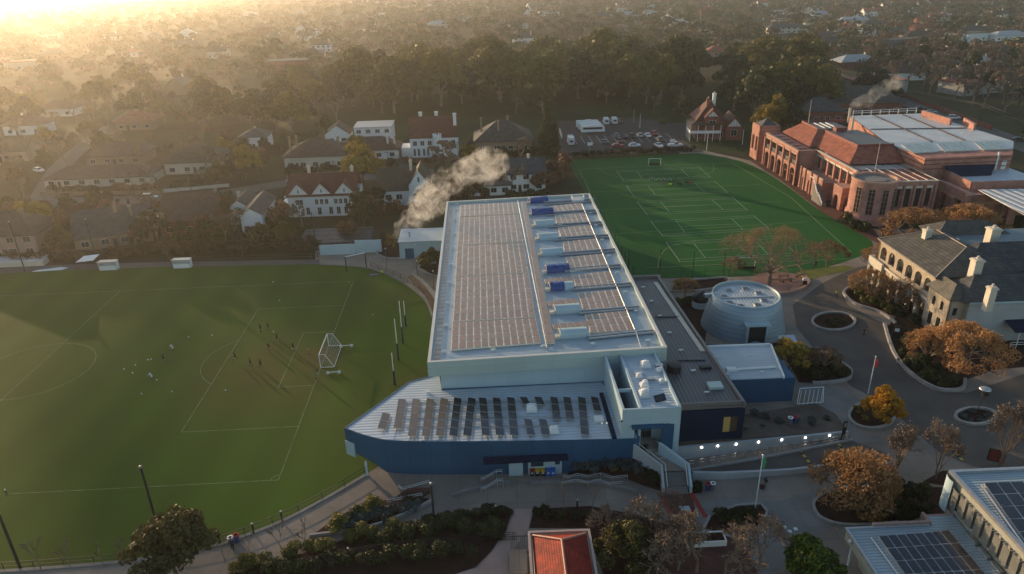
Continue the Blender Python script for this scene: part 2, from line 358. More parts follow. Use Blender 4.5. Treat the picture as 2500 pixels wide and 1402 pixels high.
def joints(m, w, h, wall=False, dark=.8, size=.02, off=0.0):
    "thin darker joints between slabs or cladding sheets, each sheet a shade different"
    nt = m.node_tree; b = nt.nodes['Principled BSDF']; src = b.inputs['Base Color'].links[0].from_socket
    tc = nt.nodes.new('ShaderNodeTexCoord'); v = tc.outputs['Object']
    if wall:
        sp = nt.nodes.new('ShaderNodeSeparateXYZ'); cb = nt.nodes.new('ShaderNodeCombineXYZ'); ad = nt.nodes.new('ShaderNodeMath'); nt.links.new(v, sp.inputs[0]); nt.links.new(sp.outputs[0], ad.inputs[0]); nt.links.new(sp.outputs[1], ad.inputs[1]); nt.links.new(ad.outputs[0], cb.inputs[0]); nt.links.new(sp.outputs[2], cb.inputs[1]); v = cb.outputs[0]
    br = nt.nodes.new('ShaderNodeTexBrick'); br.offset = off; br.inputs['Scale'].default_value = 1; br.inputs['Brick Width'].default_value = w; br.inputs['Row Height'].default_value = h; br.inputs['Mortar Size'].default_value = size
    br.inputs['Color1'].default_value = (1.04,1.04,1.04,1); br.inputs['Color2'].default_value = (.93,.93,.93,1); br.inputs['Mortar'].default_value = (dark,)*3+(1,); nt.links.new(v, br.inputs['Vector'])
    mx = nt.nodes.new('ShaderNodeMix'); mx.data_type = 'RGBA'; mx.blend_type = 'MULTIPLY'; mx.inputs[0].default_value = 1; nt.links.new(src, mx.inputs[6]); nt.links.new(br.outputs[0], mx.inputs[7]); nt.links.new(mx.outputs[2], b.inputs['Base Color'])
joints(M['concrete'], 3.6, 3.6, dark=.78, size=.05); joints(M['concrete2'], 3.0, 3.0, dark=.8, size=.04); joints(M['navy'], 2.4, 5.2, True, .72, .035); joints(M['bluewall'], 3.6, 4.0, True, .85, .03); joints(M['fascia'], 4.2, 3.0, True, .82, .03); joints(M['dark'], 1.8, 3.0, True, .6, .03); joints(M['bluerender'], 4.5, 6.0, True, .85, .03); joints(M['turf'], 4.0, 60.0, dark=.93, size=.03)
# ---------------------------------------------------------------- ground
sheet('ground', [(-4500,-150),(4500,-150),(4500,6500),(-4500,6500)], 0, M['ground'])
FIELD = gp((-260,690),(0,668),(120,662),(400,652),(780,645))+spline(gp((780,645),(900,655),(985,690),(1040,735),(1066,800)),6)[1:]+gp((1085,860),(1075,960),(1000,1090))+spline(gp((890,1160),(800,1213),(700,1266),(620,1299),(520,1333),(420,1352),(330,1367),(180,1381),(0,1394),(-260,1405)),4)
PLAZA = [G(-260,1400),G(-260,1440),G(1250,1480),G(2900,1480),G(2900,560),G(2160,560),G(1830,392),G(1720,368),G(1660,372),G(1450,640),(-8,165),G(850,600),G(770,612),G(770,650),(-20,140),(-20,95),G(800,1200)]
sheet('forecourt_paving', PLAZA, .010, M['concrete'])
sheet('sports_field', FIELD, .020, M['field'])
TURF = gp((1384,392),(1600,380),(1705,374))+spline(gp((1705,374),(1810,394),(1900,440),(2010,520),(2128,588),(2095,628),(1960,668)),3)[1:]+gp((1800,676),(1545,682))
sheet('hockey_pitch', TURF, .020, M['turf'])
sheet('park_lawn', gp((640,352),(780,240),(1100,215),(1700,205),(2010,190),(2080,260),(2000,330),(1800,372),(1690,372),(1660,300),(1365,292),(1180,360)), .006, M['park'])
CARPARK = gp((1362,378),(1364,296),(1550,287),(1640,300),(1710,300),(1670,345),(1720,372),(1660,372))
sheet('car_park', CARPARK, .014, M['carpark'])
ROAD = gp((2085,655),(2010,690),(1935,745),(1945,800),(2010,880),(2080,945),(2160,985),(2240,1060),(2300,1110),(2380,1140),(2540,1170),(2540,900),(2360,960),(2280,955),(2215,915),(2165,830),(2155,790),(2070,745),(2055,715),(2120,680),(2160,640))
sheet('asphalt_drive', ROAD, .018, M['asphalt'])
sheet('pale_forecourt', gp((1690,1240),(1740,1222),(1900,1225),(2000,1195),(1985,1250),(2040,1282),(1950,1320),(1900,1402),(1640,1402)), .018, M['concrete2'])
sheet('pale_walkway', gp((1930,940),(2010,935),(2110,985),(2070,1000),(2100,1060),(2170,1075),(2060,1085),(1990,980)), .019, M['concrete2'])
sheet('pink_path', gp((1258,1243),(1300,1243),(1290,1290),(1262,1330),(1240,1362),(1240,1420),(1060,1420),(1100,1400),(1165,1388),(1205,1345),(1240,1290)), .022, M['pinkpath'])
sheet('red_paving', gp((1615,1208),(1690,1206),(1700,1262),(1640,1256)), .021, M['redpave'])
sheet('red_paving', gp((1580,1330),(1800,1290),(1860,1420),(1450,1430)), .021, M['redpave'])
sheet('brick_paving', gp((1830,392),(1905,440),(2010,520),(2130,588),(2160,600),(2120,540),(2030,480),(1960,440),(1870,385)), .022, M['redpave'])
sheet('courtyard_paving', gp((1655,720),(1740,690),(1850,660),(1950,668),(1930,760),(1900,700),(1730,760),(1680,750)), .016, M['concrete'])
sheet('access_path', gp((850,600),(940,618),(1020,640),(1080,680),(1080,760),(1045,735),(985,688),(900,652),(780,642),(770,612)), .024, M['concrete'])
sheet('boundary_path', gp((-260,680),(-260,664),(0,653),(120,648),(400,640),(780,634),(780,645),(400,652),(120,662),(0,668)), .026, M['street'])
sheet('gravel_roof_court', gp((1655,750),(1735,745),(1720,840),(1830,846),(1910,835),(1890,860),(1720,862)), .024, M['mulch'])
# beds
BEDS = {
 'garden_bed': [gp((758,1310),(830,1258),(900,1228),(985,1215),(1045,1217),(1052,1228),(1000,1252),(900,1290),(790,1312)),
  gp((520,1420),(600,1385),(740,1352),(860,1310),(1000,1288),(1110,1260),(1210,1246),(1252,1244),(1236,1292),(1200,1346),(1160,1386),(1060,1420)),
  gp((1303,1243),(1440,1236),(1560,1258),(1650,1290),(1560,1420),(1480,1420),(1430,1290),(1292,1290)),
  gp((1735,1258),(1800,1235),(1858,1231),(1873,1250),(1862,1285),(1790,1312),(1715,1296)),
  gp((1987,1228),(2012,1208),(2060,1196),(2180,1190),(2330,1190),(2300,1268),(2130,1283),(2050,1280),(2000,1262)),
  gp((2165,800),(2180,858),(2218,908),(2280,948),(2345,952),(2352,930),(2420,905),(2560,890),(2560,770),(2250,756),(2190,770)),
  gp((2062,715),(2100,690),(2170,700),(2255,756),(2190,775),(2140,757),(2080,740)),
  gp((1900,835),(1990,852),(2060,895),(2077,912),(2068,928),(2010,938),(1950,934)),
  gp((1640,708),(1650,690),(1765,679),(1776,688),(1750,700),(1655,713)),
  gp((1650,745),(1700,735),(1725,745),(1700,752),(1660,756)),
  gp((2285,580),(2500,600),(2160,600),(2150,560),(2080,555),(2040,540),(2060,520),(2180,570)),
  gp((930,560),(975,600),(975,632),(940,630),(918,616)),gp((1022,650),(1078,640),(1080,680),(1050,668)),
  gp((1440,1140),(1580,1098),(1612,1190),(1500,1160),(1380,1160)),
  gp((1682,1190),(1700,1172),(1716,1190),(1712,1204),(1690,1206)),
  gp((2250,1178),(2300,1150),(2500,1150),(2540,1180),(2330,1190))]}
for pts in BEDS['garden_bed']: sheet('garden_bed', pts, .030, M['mulch'])
def ell(cx, cy, rx, ry, n=28, z=0): return [G(cx+rx*math.cos(2*math.pi*i/n), cy+ry*math.sin(2*math.pi*i/n), z) for i in range(n)]
def kerb(name, pts, w=.3, h=.18, closed=True, mat_=None):
    m = MB(); m.wall(pts, 0, h, w, 0, closed); return struct(m, name, mat_ or M['kerb'])
for e in ((2035,786,52,22),(2382,1018,50,20),(2128,1016,56,32)):
    p = ell(*e); sheet('garden_bed', p, .032, M['mulch']); kerb('bed_kerb', p, .4, .35)
kerb('bed_kerb', BEDS['garden_bed'][3]); kerb('bed_kerb', spline(gp((2300,1268),(2130,1283),(2050,1282),(2000,1263),(1986,1230),(2012,1207),(2060,1195),(2180,1189)),4), .35, .3, False)
kerb('bed_kerb', spline(gp((2158,790),(2180,860),(2218,910),(2280,950),(2330,956),(2352,948),(2355,930)),4), .45, .5, False, M['kerb'])
kerb('bed_kerb', spline(gp((2110,686),(2066,708),(2062,722),(2090,745),(2150,765),(2185,790)),4), .4, .45, False)
kerb('bed_kerb', spline(gp((1990,852),(2060,893),(2078,912),(2066,930),(2010,938),(1985,938)),4), .35, .5, False)
kerb('bed_kerb', spline(gp((758,1312),(900,1291),(1000,1254),(1055,1226)),4), .3, .45, False)
kerb('bed_kerb', spline(gp((1630,712),(1700,712),(1755,702),(1778,690),(1765,679),(1650,690)),4), .3, .3, False)
kerb('bed_kerb', spline(gp((918,605),(922,622),(945,632),(975,633)),4), .3, .4, False); kerb('bed_kerb', spline(gp((1080,640),(1028,652),(1024,660),(1050,672),(1080,682)),4), .3, .4, False)
kerb('field_edge_kerb', spline(gp((890,1162),(800,1215),(700,1268),(620,1301),(520,1335),(420,1354),(330,1369),(180,1383),(0,1396),(-200,1406)),4), .45, .12, False, M['concrete2'])
kerb('field_edge_kerb', spline(gp((780,646),(900,656),(985,692),(1040,738),(1066,804)),6), .3, .15, False, M['concrete2'])
# tree circle and bright lawn patch
circ = spline(gp((1845,672),(1900,664),(1950,672),(1974,688),(1960,706),(1915,718),(1870,716),(1840,700)), 4, True)
sheet('brick_circle', circ, .034, mat('pink_brick_paving', (.30,.16,.12), .8, 0, (.22,.11,.085), .6, 7)); kerb('bed_kerb', circ[8:26], .5, .5, False, M['brickcap'])
sheet('bright_lawn', gp((1935,672),(1955,662),(2060,648),(2085,652),(2062,664),(2000,676),(1978,686)), .028, mat('bright_grass', (.16,.17,.02), .9, 0, (.09,.11,.015), .5, 6))
# streets of the suburb
def road(pts, w, name='street', z=.012, m=None):
    P = spline(pts, 6); mb = MB(); n = len(P)
    for i in range(n-1):
        def nr(k):
            d = P[min(k+1,n-1)]-P[max(k-1,0)]; d.z = 0; d.normalize(); return Vector((-d.y,d.x,0))*w/2
        a, b = P[i], P[i+1]; na, nb = nr(i), nr(i+1)
        mb.poly(((a-na).to_tuple()[:2]+(z,), (b-nb).to_tuple()[:2]+(z,), (b+nb).to_tuple()[:2]+(z,), (a+na).to_tuple()[:2]+(z,)))
    return struct(mb, name, m or M['street'])
ROADS = [gp((-300,540),(0,508),(160,492),(400,486),(560,470),(700,448),(900,432),(1060,420)),
 gp((60,560),(110,470),(150,405),(200,360),(240,330),(330,270)), gp((2000,120),(2030,185),(2150,230),(2330,290),(2560,380)),
 gp((2000,150),(2180,105),(2560,70)), gp((2000,230),(2090,215),(2040,180)), gp((1500,60),(1750,90),(2000,150)), gp((980,372),(1000,430),(990,470))]
for i, r in enumerate(ROADS): road(r, (8,7,11,9,8,9,5)[i], z=.012+.001*i)

redm = plain('red_floor_paint',(.30,.035,.028),.8)
for a,b in (((1612,1206),(1640,1262)),((1688,1205),(1722,1262))):
    m = MB(); m.strip(gp(a,b),.55,.036); struct(m,'red_paint_stripe',redm)
# ---------------------------------------------------------------- sports hall with its annexes
HL = Vector((-10.6, 85.5, 0)); HR = R(2.2)
hall = thing('sports_hall', 'large flat roofed sports hall with solar panels, pale green fascia and curved slate blue wing', 'sports hall', HL, HR)
F = Frame(hall, HL, HR); px = F.px
Z = 10.0
A, B, D, Cc = px(1043,885,Z), px(1629,848,Z), px(1090,492,Z), px(1440,472,Z)
def uv(u, v, z=0): return A.lerp(B, u).lerp(D.lerp(Cc, u), v)+Vector((0,0,z))
# walls below the overhanging fascia
wl, wr, wy0, wy1 = .35, B.x-1.0, 1.0, D.y-1
m = MB(); m.prism([(wl, wy0), (wr, wy0), (Cc.x-1, Cc.y-1), (D.x+1, wy1)], 0, 8.0); m.build('wall', M['bluewall'], hall)
def shrink(q, d):
    c = sum(q, Vector())/4; return [p+Vector((math.copysign(d, c.x-p.x), math.copysign(d, c.y-p.y), 0)) for p in q]
Q = [A, B, Cc, D]; Qi = shrink(Q, .45)
m = MB()
n = 4
lo = 7.7
for i in range(4):
    a, b = Q[i], Q[(i+1)%4]; ai, bi = Qi[i], Qi[(i+1)%4]
    zb = lo
    m.poly([(a.x,a.y,zb),(b.x,b.y,zb),(b.x,b.y,Z-.08),(a.x,a.y,Z-.08)])
    m.poly([(bi.x,bi.y,Z-.7),(ai.x,ai.y,Z-.7),(ai.x,ai.y,Z-.08),(bi.x,bi.y,Z-.08)])
m.poly([(q.x,q.y,lo) for q in Q][::-1])
m.build('fascia', M['fascia'], hall)
m = MB()
for i in range(4):
    a, b = Q[i], Q[(i+1)%4]; ai, bi = Qi[i], Qi[(i+1)%4]
    o = .05
    m.poly([(a.x,a.y,Z),(b.x,b.y,Z),(bi.x,bi.y,Z),(ai.x,ai.y,Z)]); m.poly([(a.x,a.y,Z-.08),(b.x,b.y,Z-.08),(b.x,b.y,Z),(a.x,a.y,Z)])
    m.poly([(bi.x,bi.y,Z-.08),(ai.x,ai.y,Z-.08),(ai.x,ai.y,Z),(bi.x,bi.y,Z)])
m.build('coping', mat('pale_coping', (.62,.6,.54), .45, .1, (.55,.53,.48), .3, 4), hall)
ZR = Z-.5
m = MB(); m.poly([(q.x,q.y,ZR) for q in Qi]); m.build('roof', M['hallroof'], hall)
# downpipe and stepped soffit on the front
m = MB(); f0 = px(1530,850,Z); m.box(f0.x-.09, f0.y-.12, 5.6, f0.x+.09, f0.y-.01, Z-.05); m.build('downpipe', M['navy'], hall)
# box gutter strip by the left edge
m = MB(); gcol = ribbed('rusty_gutter_lining', (.36,.27,.21), 1.4, 'Y', .5, .3, (.5,.46,.42), .05, .7)
a, b = uv(.022,.01), uv(.020,.975); c, d = uv(.046,.975), uv(.05,.01)
m.poly([(q.x,q.y,ZR+.02) for q in (a,d,c,b)]); m.build('gutter', gcol, hall)
# solar panels
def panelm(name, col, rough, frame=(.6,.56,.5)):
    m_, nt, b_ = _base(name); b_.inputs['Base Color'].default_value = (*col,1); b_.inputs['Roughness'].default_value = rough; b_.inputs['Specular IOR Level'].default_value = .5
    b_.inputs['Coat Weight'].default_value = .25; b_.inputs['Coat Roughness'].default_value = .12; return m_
M['pv'] = panelm('solar_glass_reflection_tint', (.27,.17,.115), .4); M['pvd'] = panelm('dark_solar_glass', (.010,.013,.022), .16)  # brown base of the first stands in for warm sky reflected in the glass
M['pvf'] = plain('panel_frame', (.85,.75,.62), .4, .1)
def array(parent, name, cs, nu, nv, z, gap=.1, mats=None, tilt=0, jit=.012, seed=0):
    "nu x nv panels over the quad cs (front left, front right, back right, back left)"
    rng = random.Random(seed); m = MB()
    P = lambda u, v: cs[0].lerp(cs[1], u).lerp(cs[3].lerp(cs[2], u), v)
    m.poly([(q.x,q.y,z) for q in cs], 1)
    for i in range(nu):
        for j in range(nv):
            du = gap/2/max((cs[1]-cs[0]).length/nu, .1)/nu; dv = gap/2/max((cs[3]-cs[0]).length/nv, .1)/nv
            q = [P(i/nu+du, j/nv+dv), P((i+1)/nu-du, j/nv+dv), P((i+1)/nu-du, (j+1)/nv-dv), P(i/nu+du, (j+1)/nv-dv)]
            tx, ty = rng.uniform(-jit, jit), rng.uniform(-jit, jit)
            hs = [z+.03+(-1 if k in (0,3) else 1)*tx+(-1 if k < 2 else 1)*ty + tilt*(1 if k > 1 else 0) for k in range(4)]
            m.poly([(p.x,p.y,h) for p, h in zip(q, hs)], 0)
    # edge skirt
    for k in range(4):
        a, b = cs[k], cs[(k+1)%4]; m.poly([(a.x,a.y,z-.25),(b.x,b.y,z-.25),(b.x,b.y,z),(a.x,a.y,z)], 1)
    return m.build(name, mats or [M['pv'], M['pvf']], parent)
zp = ZR+.28
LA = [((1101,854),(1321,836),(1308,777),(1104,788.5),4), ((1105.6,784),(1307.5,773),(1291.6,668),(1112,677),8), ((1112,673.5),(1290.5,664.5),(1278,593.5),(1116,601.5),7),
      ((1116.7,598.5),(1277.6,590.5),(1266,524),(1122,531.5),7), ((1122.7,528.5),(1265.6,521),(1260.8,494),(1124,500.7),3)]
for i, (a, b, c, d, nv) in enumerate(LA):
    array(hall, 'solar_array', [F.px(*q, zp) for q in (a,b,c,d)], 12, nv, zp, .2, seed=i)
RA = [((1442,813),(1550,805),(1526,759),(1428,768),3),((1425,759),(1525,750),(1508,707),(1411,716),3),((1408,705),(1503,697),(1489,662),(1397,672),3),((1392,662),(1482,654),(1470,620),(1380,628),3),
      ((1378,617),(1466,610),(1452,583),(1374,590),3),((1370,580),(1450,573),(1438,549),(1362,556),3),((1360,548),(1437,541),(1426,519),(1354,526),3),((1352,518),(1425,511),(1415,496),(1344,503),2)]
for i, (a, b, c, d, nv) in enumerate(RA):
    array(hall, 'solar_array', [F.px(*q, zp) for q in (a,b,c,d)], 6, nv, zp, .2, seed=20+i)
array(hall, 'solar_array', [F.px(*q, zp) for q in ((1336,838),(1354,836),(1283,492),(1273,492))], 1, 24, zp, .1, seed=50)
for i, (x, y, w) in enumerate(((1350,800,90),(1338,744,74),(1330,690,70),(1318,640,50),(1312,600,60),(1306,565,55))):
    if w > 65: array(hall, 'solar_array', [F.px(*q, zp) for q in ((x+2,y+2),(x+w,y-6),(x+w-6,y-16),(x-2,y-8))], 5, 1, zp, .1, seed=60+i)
# service ducts running across, walkway and cable tray
m = MB()
for x0, y0, x1, y1 in ((1436,822,1595,806),(1412,760,1560,748),(1396,702,1540,691),(1378,657,1515,646),(1366,618,1500,608),(1352,581,1488,573),(1340,549,1475,541),(1334,520,1462,512),(1328,494,1450,486)):
    for dy in (0, 6):
        m = MB(); a, b = F.px(x0,y0+dy,ZR+.2), F.px(x1,y1+dy,ZR+.2); m.tube((a.x,a.y,ZR+.2),(b.x,b.y,ZR+.2),.2,.2,6); m.build('roof_duct', M['metal'], hall)
m = MB()
for pts in (((1335,848),(1264,490)),((1552,808),(1565,850),(1530,852)),((1550,805),(1420,497))):
    m.pipe([F.px(x,y,ZR+.3) for x, y in pts], .075, 5)
m.build('cable_tray', M['steel'], hall)
m = MB()
for x, y in ((1084,862),(1204,857),(1326,848),(1447,842),(1089,797),(1094,742),(1098,692),(1101,647),(1106,607),(1110,573),(1112,540),(1114,514),(1116,500),(1582,834),(1553,762),(1527,715),(1507,668),(1487,627),(1470,588),(1455,553),(1441,523),(1186,494)):
    m = MB(); q = F.px(x,y,ZR); m.tube((q.x-.35,q.y,ZR+.25),(q.x+.35,q.y,ZR+.25),.1,.1,5); m.tube((q.x,q.y,ZR),(q.x,q.y,ZR+.45),.1,.06,5); m.build('anchor_point', M['white'], hall)
# barrel ventilators
def barrel(x0, x1, y, idx):
    a, b = F.px(x0,y,ZR), F.px(x1,y-4,ZR); L = (b-a).length; d = (b-a).normalized(); nrm = Vector((-d.y,d.x,0))
    W, H = 2.1, 1.05; m = MB(); N = 9; pr = []
    for k in range(N+1):
        t = math.pi*k/N; pr.append((nrm*(W/2-W/2*math.cos(t)), H*math.sin(t)**.7))
    for k in range(N):
        (o0,h0),(o1,h1) = pr[k], pr[k+1]
        m.poly([tuple(a+o0+Vector((0,0,h0))), tuple(b+o0+Vector((0,0,h0))), tuple(b+o1+Vector((0,0,h1))), tuple(a+o1+Vector((0,0,h1)))])
    for e in (a, b): m.poly([tuple(e+o+Vector((0,0,h))) for o, h in pr])
    v = m.build('roof_ventilator', M['bluewall'], hall)
    e = MB(); q = a-d*.5; e.box(q.x-.35,q.y-.1,ZR,q.x+.3,q.y+.7,ZR+.5); e.build('fan_box', M['cream'], v)
    cb = MB(); cb.pipe([tuple(a-d*.12+o+Vector((0,0,h+.03))) for o, h in pr], .07, 5); cb.build('end_rim', M['cream'], v)
    return a, b, d, nrm, pr
VENT = [barrel(x0,x1,y,i) for i,(x0,x1,y) in enumerate(((1370,1436,828),(1357,1418,768),(1345,1402,712),(1337,1390,668),(1325,1376,626),(1317,1364,588),(1309,1355,555),(1301,1349,526),(1296,1338,498)))]
for k, lab, f0, f1, s in ((3,'blue tarpaulin wrapped round the middle roof ventilator of the sports hall',-.02,1.02,1.08),(2,'torn blue tarpaulin half covering a roof ventilator beside grey ones',0,.6,1.07),(7,'blue tarpaulin bundled over the second ventilator from the far end of the hall roof',-.05,1.06,1.12),(8,'dark blue tarpaulin over the ventilator farthest along the hall roof',0,1.02,1.08)):
    a, b, d, nrm, pr = VENT[k]; L = (b-a).length; m = MB(); rng = random.Random(k); NX = 10; grid = []
    for i in range(NX+1):
        t = f0+(f1-f0)*i/NX; base = a+d*L*t
        row = []
        for o, h in pr:
            c = o-nrm*1.05; jit = rng.uniform(-.06,.07); hh = (h*s+.04+jit) if h > .1 else .03
            row.append(tuple(HL+Matrix.Rotation(HR,3,'Z')@(base+nrm*1.05+c*(s+jit*.4)+Vector((0,0,max(hh,.03))))))
        grid.append(row)
    for i in range(NX):
        for j in range(len(pr)-1): m.poly((grid[i][j],grid[i+1][j],grid[i+1][j+1],grid[i][j+1]))
    for g in (grid[0], grid[-1]): m.poly(g)
    tag(m.build('tarpaulin', M['tarp'], None, True), lab, 'tarpaulin', 'blue tarpaulins on the hall roof')
m = MB(); q = F.px(1412,490,ZR)
for i in range(3): m.box(q.x-1.5,q.y-1+i*1.0,ZR,q.x+1.2,q.y-.6+i*1.0,ZR+.5)
m.pipe([(q.x-1.5,q.y-1.2,ZR+1),(q.x+1.2,q.y-1.2,ZR+1),(q.x+1.2,q.y+1.5,ZR+1),(q.x-1.5,q.y+1.5,ZR+1),(q.x-1.5,q.y-1.2,ZR+1)],.06)
m.build('roof_plant', M['white'], hall)

# curved low wing
ZL = 5.08
front = spline(gp((840,1045),(868,1056),(900,1066),(950,1075.5),(1060,1079),(1250,1077),(1562,1071),z=ZL), 5)
out = [F.to(p) for p in front]+[F.to(Vector((15.6,74.6,ZL))), Vector((23.4,wy0,ZL)), Vector((wl,wy0,ZL)), F.px(1071,930,ZL)+Vector((0,2,0)), F.px(1000,931,ZL)]
pl = [(p.x,p.y) for p in out]
# skirt wall: bottom rises towards the tip
m = MB(); n = len(pl)
def zbot(p): return max(0.0, min(1.7, (-6.5-p[0])*.6)) if p[1] < 0 else 1.3
for i in range(n):
    a, b = pl[i], pl[(i+1)%n]; m.poly([(a[0],a[1],zbot(a)),(b[0],b[1],zbot(b)),(b[0],b[1],ZL),(a[0],a[1],ZL)])
m.poly([(p[0],p[1],zbot(p)+.01) for p in pl][::-1]); m.build('wing_wall', M['navy'], hall)
c0 = sum((Vector(p) for p in pl), Vector((0,0)))/n
pi = [tuple(Vector(p)+(c0-Vector(p)).normalized()*.28) for p in pl]
m = MB()
for i in range(n):
    j = (i+1)%n; m.poly([(pl[i][0],pl[i][1],ZL+.01),(pl[j][0],pl[j][1],ZL+.01),(pi[j][0],pi[j][1],ZL+.01),(pi[i][0],pi[i][1],ZL+.01)]); m.poly([(pi[j][0],pi[j][1],ZL+.01),(pi[i][0],pi[i][1],ZL+.01),(pi[i][0],pi[i][1],ZL-.3),(pi[j][0],pi[j][1],ZL-.3)])
m.build('wing_parapet', M['navy'], hall)
m = MB(); m.poly([(p[0],p[1],ZL-.06) for p in pi]); m.build('wing_roof', M['lowroof'], hall)
m = MB(); a, b = px(843,1108,2.9), px(876,1138,2.4)
q0, q1 = F.to(front[0]), F.to(front[4])
m.obox(((q0.x*.5+q1.x*.5)-.05,(q0.y+q1.y)/2-.07,2.15),((q1-q0)*.5).to_tuple()[:2]+(0,),(.04,.08,0),(0,0,1.05)); m.build('sign_board', M['bluewall'], hall)
m = MB(); 
for x, y in ((896,1166),(1000,1150)):
    m = MB(); q = F.px(x,y,0); m.tube((q.x,q.y+.4,0),(q.x,q.y+.4,2.2),.16,.16,8); m.build('column', M['bluewall'], hall)
# tilted panel rows on the wing roof
ROWS = [(935,1007,1045,2),(974,973,1045,4),(1009,973,1064,5),(1043,972,1064,5),(1077,971,1063,5),(1110,970,1063,5),(1144,970,1062,5),(1179,970,1062,5),(1213,970,1062,5),(1248,969,1062,5),(1279,969,987,1),(1314,968,987,1),(1289,1022,1061,2),(1325,1022,1061,2),(1353,968,1023,3),(1385,968,1022,3),(1421,968,1060,5),(1452,968,1002,2)]
for i, (x, y0, y1, k) in enumerate(ROWS):
    # image x at the middle of each row, leaning with perspective
    a, b = F.px(x-8+(7 if x < 1150 else -2),y0,ZL+.5), F.px(x-8-(5 if x < 1150 else -6),y1,ZL+.5)
    d = (a-b); Ls = d.length/k; d.normalize(); nr = Vector((d.y,-d.x,0)); o0 = None
    fr = MB()
    fr.pipe([tuple(b+nr*.2+Vector((0,0,-.42))), tuple(a+nr*.2+Vector((0,0,-.42)))], .04); fr.pipe([tuple(b+nr*.95+Vector((0,0,-.5))), tuple(a+nr*.95+Vector((0,0,-.5)))], .04)
    root = fr.build('panel_row_frame', M['steel'], hall)
    for j in range(k):
        p0, p1 = b+d*(Ls*j+.03), b+d*(Ls*(j+1)-.03); tl = .22; w = 1.0
        m = MB(); up = Vector((0,0,-.22))
        q = [p0+up*0, p0+nr*w+Vector((0,0,-tl)), p1+nr*w+Vector((0,0,-tl)), p1]
        m.poly([tuple(v) for v in q], 0); m.poly([tuple(v-Vector((0,0,.05))) for v in q[::-1]], 1)
        for e in range(4): m.poly([tuple(q[e]-Vector((0,0,.05))),tuple(q[(e+1)%4]-Vector((0,0,.05))),tuple(q[(e+1)%4]+Vector((0,0,.004))),tuple(q[e]+Vector((0,0,.004)))],1)
        m.build('solar_panel', [M['pvd'] if x > 1090 else M['pv'], M['pvf']], root)  # left rows take the glass with the warm reflection painted in
m = MB()
for y in (983,1000,1020,1041):
    a, b = F.px(985,y,ZL), F.px(1440,y-1,ZL)
    for o in (0,.25): m.tube((a.x,a.y+o,ZL+.05),(b.x,b.y+o,ZL+.05),.035,.035,4)
m.build('panel_rail', M['steel'], hall)
def boxpx(name, x, y, w, d, h, z, mt, rz=0, parent=None, fr=None):
    q = (fr or F).px(x,y,z); m = MB(); m.box(q.x-w/2,q.y,z,q.x+w/2,q.y+d,z+h); return m.build(name, mt, parent or hall)
def cowl(x, y, w, z, parent=None, fr=None):
    q = (fr or F).px(x,y,z); m = MB(); m.box(q.x-w/2,q.y,z,q.x+w/2,q.y+w,z+w*.3)
    m.prism([(q.x-w*.4,q.y+w*.1),(q.x+w*.4,q.y+w*.1),(q.x+w*.4,q.y+w*.9),(q.x-w*.4,q.y+w*.9)], z+w*.3, z+w*.5)
    u = m.build('exhaust_unit', M['white'], parent or hall); mm = MB(); mm.lathe([(w*.34,z+w*.5),(w*.35,z+w*.56),(w*.26,z+w*.62),(.02,z+w*.64)],12,0,(q.x,q.y+w/2)); mm.build('fan_cowl', M['white'], u, True); return u
cowl(1299,1008,1.4,ZL); cowl(1354,1060,1.2,ZL); boxpx('roof_hatch',1463,1032,1.2,1.1,.35,ZL,M['white']); boxpx('vent_box',1045,961,.6,.3,.3,ZL,M['white'])
m = MB(); a, b = F.px(1468,962,ZL), F.px(1500,1072,ZL); m.obox(((a.x+b.x)/2,(a.y+b.y)/2,ZL+.12),(.28,0,0),((b-a)/2).to_tuple(),(0,0,.12)); m.build('cable_duct', M['dark'], hall)

# entrance block with open slot and plant roof
ZE = 9.3
e0, e1 = px(1520,1001,ZE), px(1665,996,ZE); ye = e0.y; yb = wy0+.6
x0, x1 = e0.x, e1.x; s0, s1 = x0+.35, x0+2.2
m = MB(); zb = 0
m.box(x0,ye,ZL-.3,x0+.3,yb-.02,ZE)                      # left wall
m.box(s1,ye+.3,2,s1+.3,yb-.02,ZE)                        # slot wall
m.box(x0+.3,ye,2,x1-5.7,ye+.28,ZE-.002); m.box(x1-5.7,ye,7.0,x1-1.2,ye+.28,ZE-.002); m.box(x1-1.2,ye,2,x1,ye+.28,ZE-.002); m.box(x0+.3,yb-.4,2,s1,yb-.1,ZE-.004)
m.box(x0+.3,ye+5,ZE-.7,s1,ye+5.2,ZE-.25)
m.box(x1-.3,ye+.28,2,x1,yb-.02,ZE-.003)
m.box(x1-5.7,ye+2.3,2,x1-1.2,ye+2.5,7.0); m.box(x1-5.9,ye+.28,2,x1-5.7,ye+2.5,7.0); m.box(x1-1.2,ye+.28,2,x1-1.0,ye+2.5,7.0)
m.build('entrance_block_wall', M['bluewall'], hall)
m = MB(); m.poly([(s1+.3,ye+.28,ZE-.35),(x1-.3,ye+.28,ZE-.35),(x1-.3,yb,ZE-.35),(s1+.3,yb,ZE-.35)]); m.build('plant_roof', M['lowroof'], hall)
m = MB(); m.box(x1-5.3,ye+2.2,3.45,x1-3.0,ye+2.29,5.9); dr = m.build('entrance_door', M['glass'], hall)
h = MB(); h.box(x1-5.1,ye+2.1,4.5,x1-4.3,ye+2.19,4.56); h.box(x1-4.0,ye+2.1,4.5,x1-3.2,ye+2.19,4.56); h.box(x1-4.17,ye+2.17,3.45,x1-4.12,ye+2.195,5.9); h.build('door_handle', M['steel'], dr)
m = MB(); m.box(x1-6.1,ye-.6,6.7,x1-2.2,ye+.02,7.05); m.box(x1-2.2,ye-.25,3.2,x1-.8,ye-.02,6.9); m.build('awning', M['navy'], hall)
m = MB(); q = (x1-7.4,ye-.02,7.7); m.tube((q[0],q[1],q[2]),(q[0],q[1]-.08,q[2]),.14,.14,10)
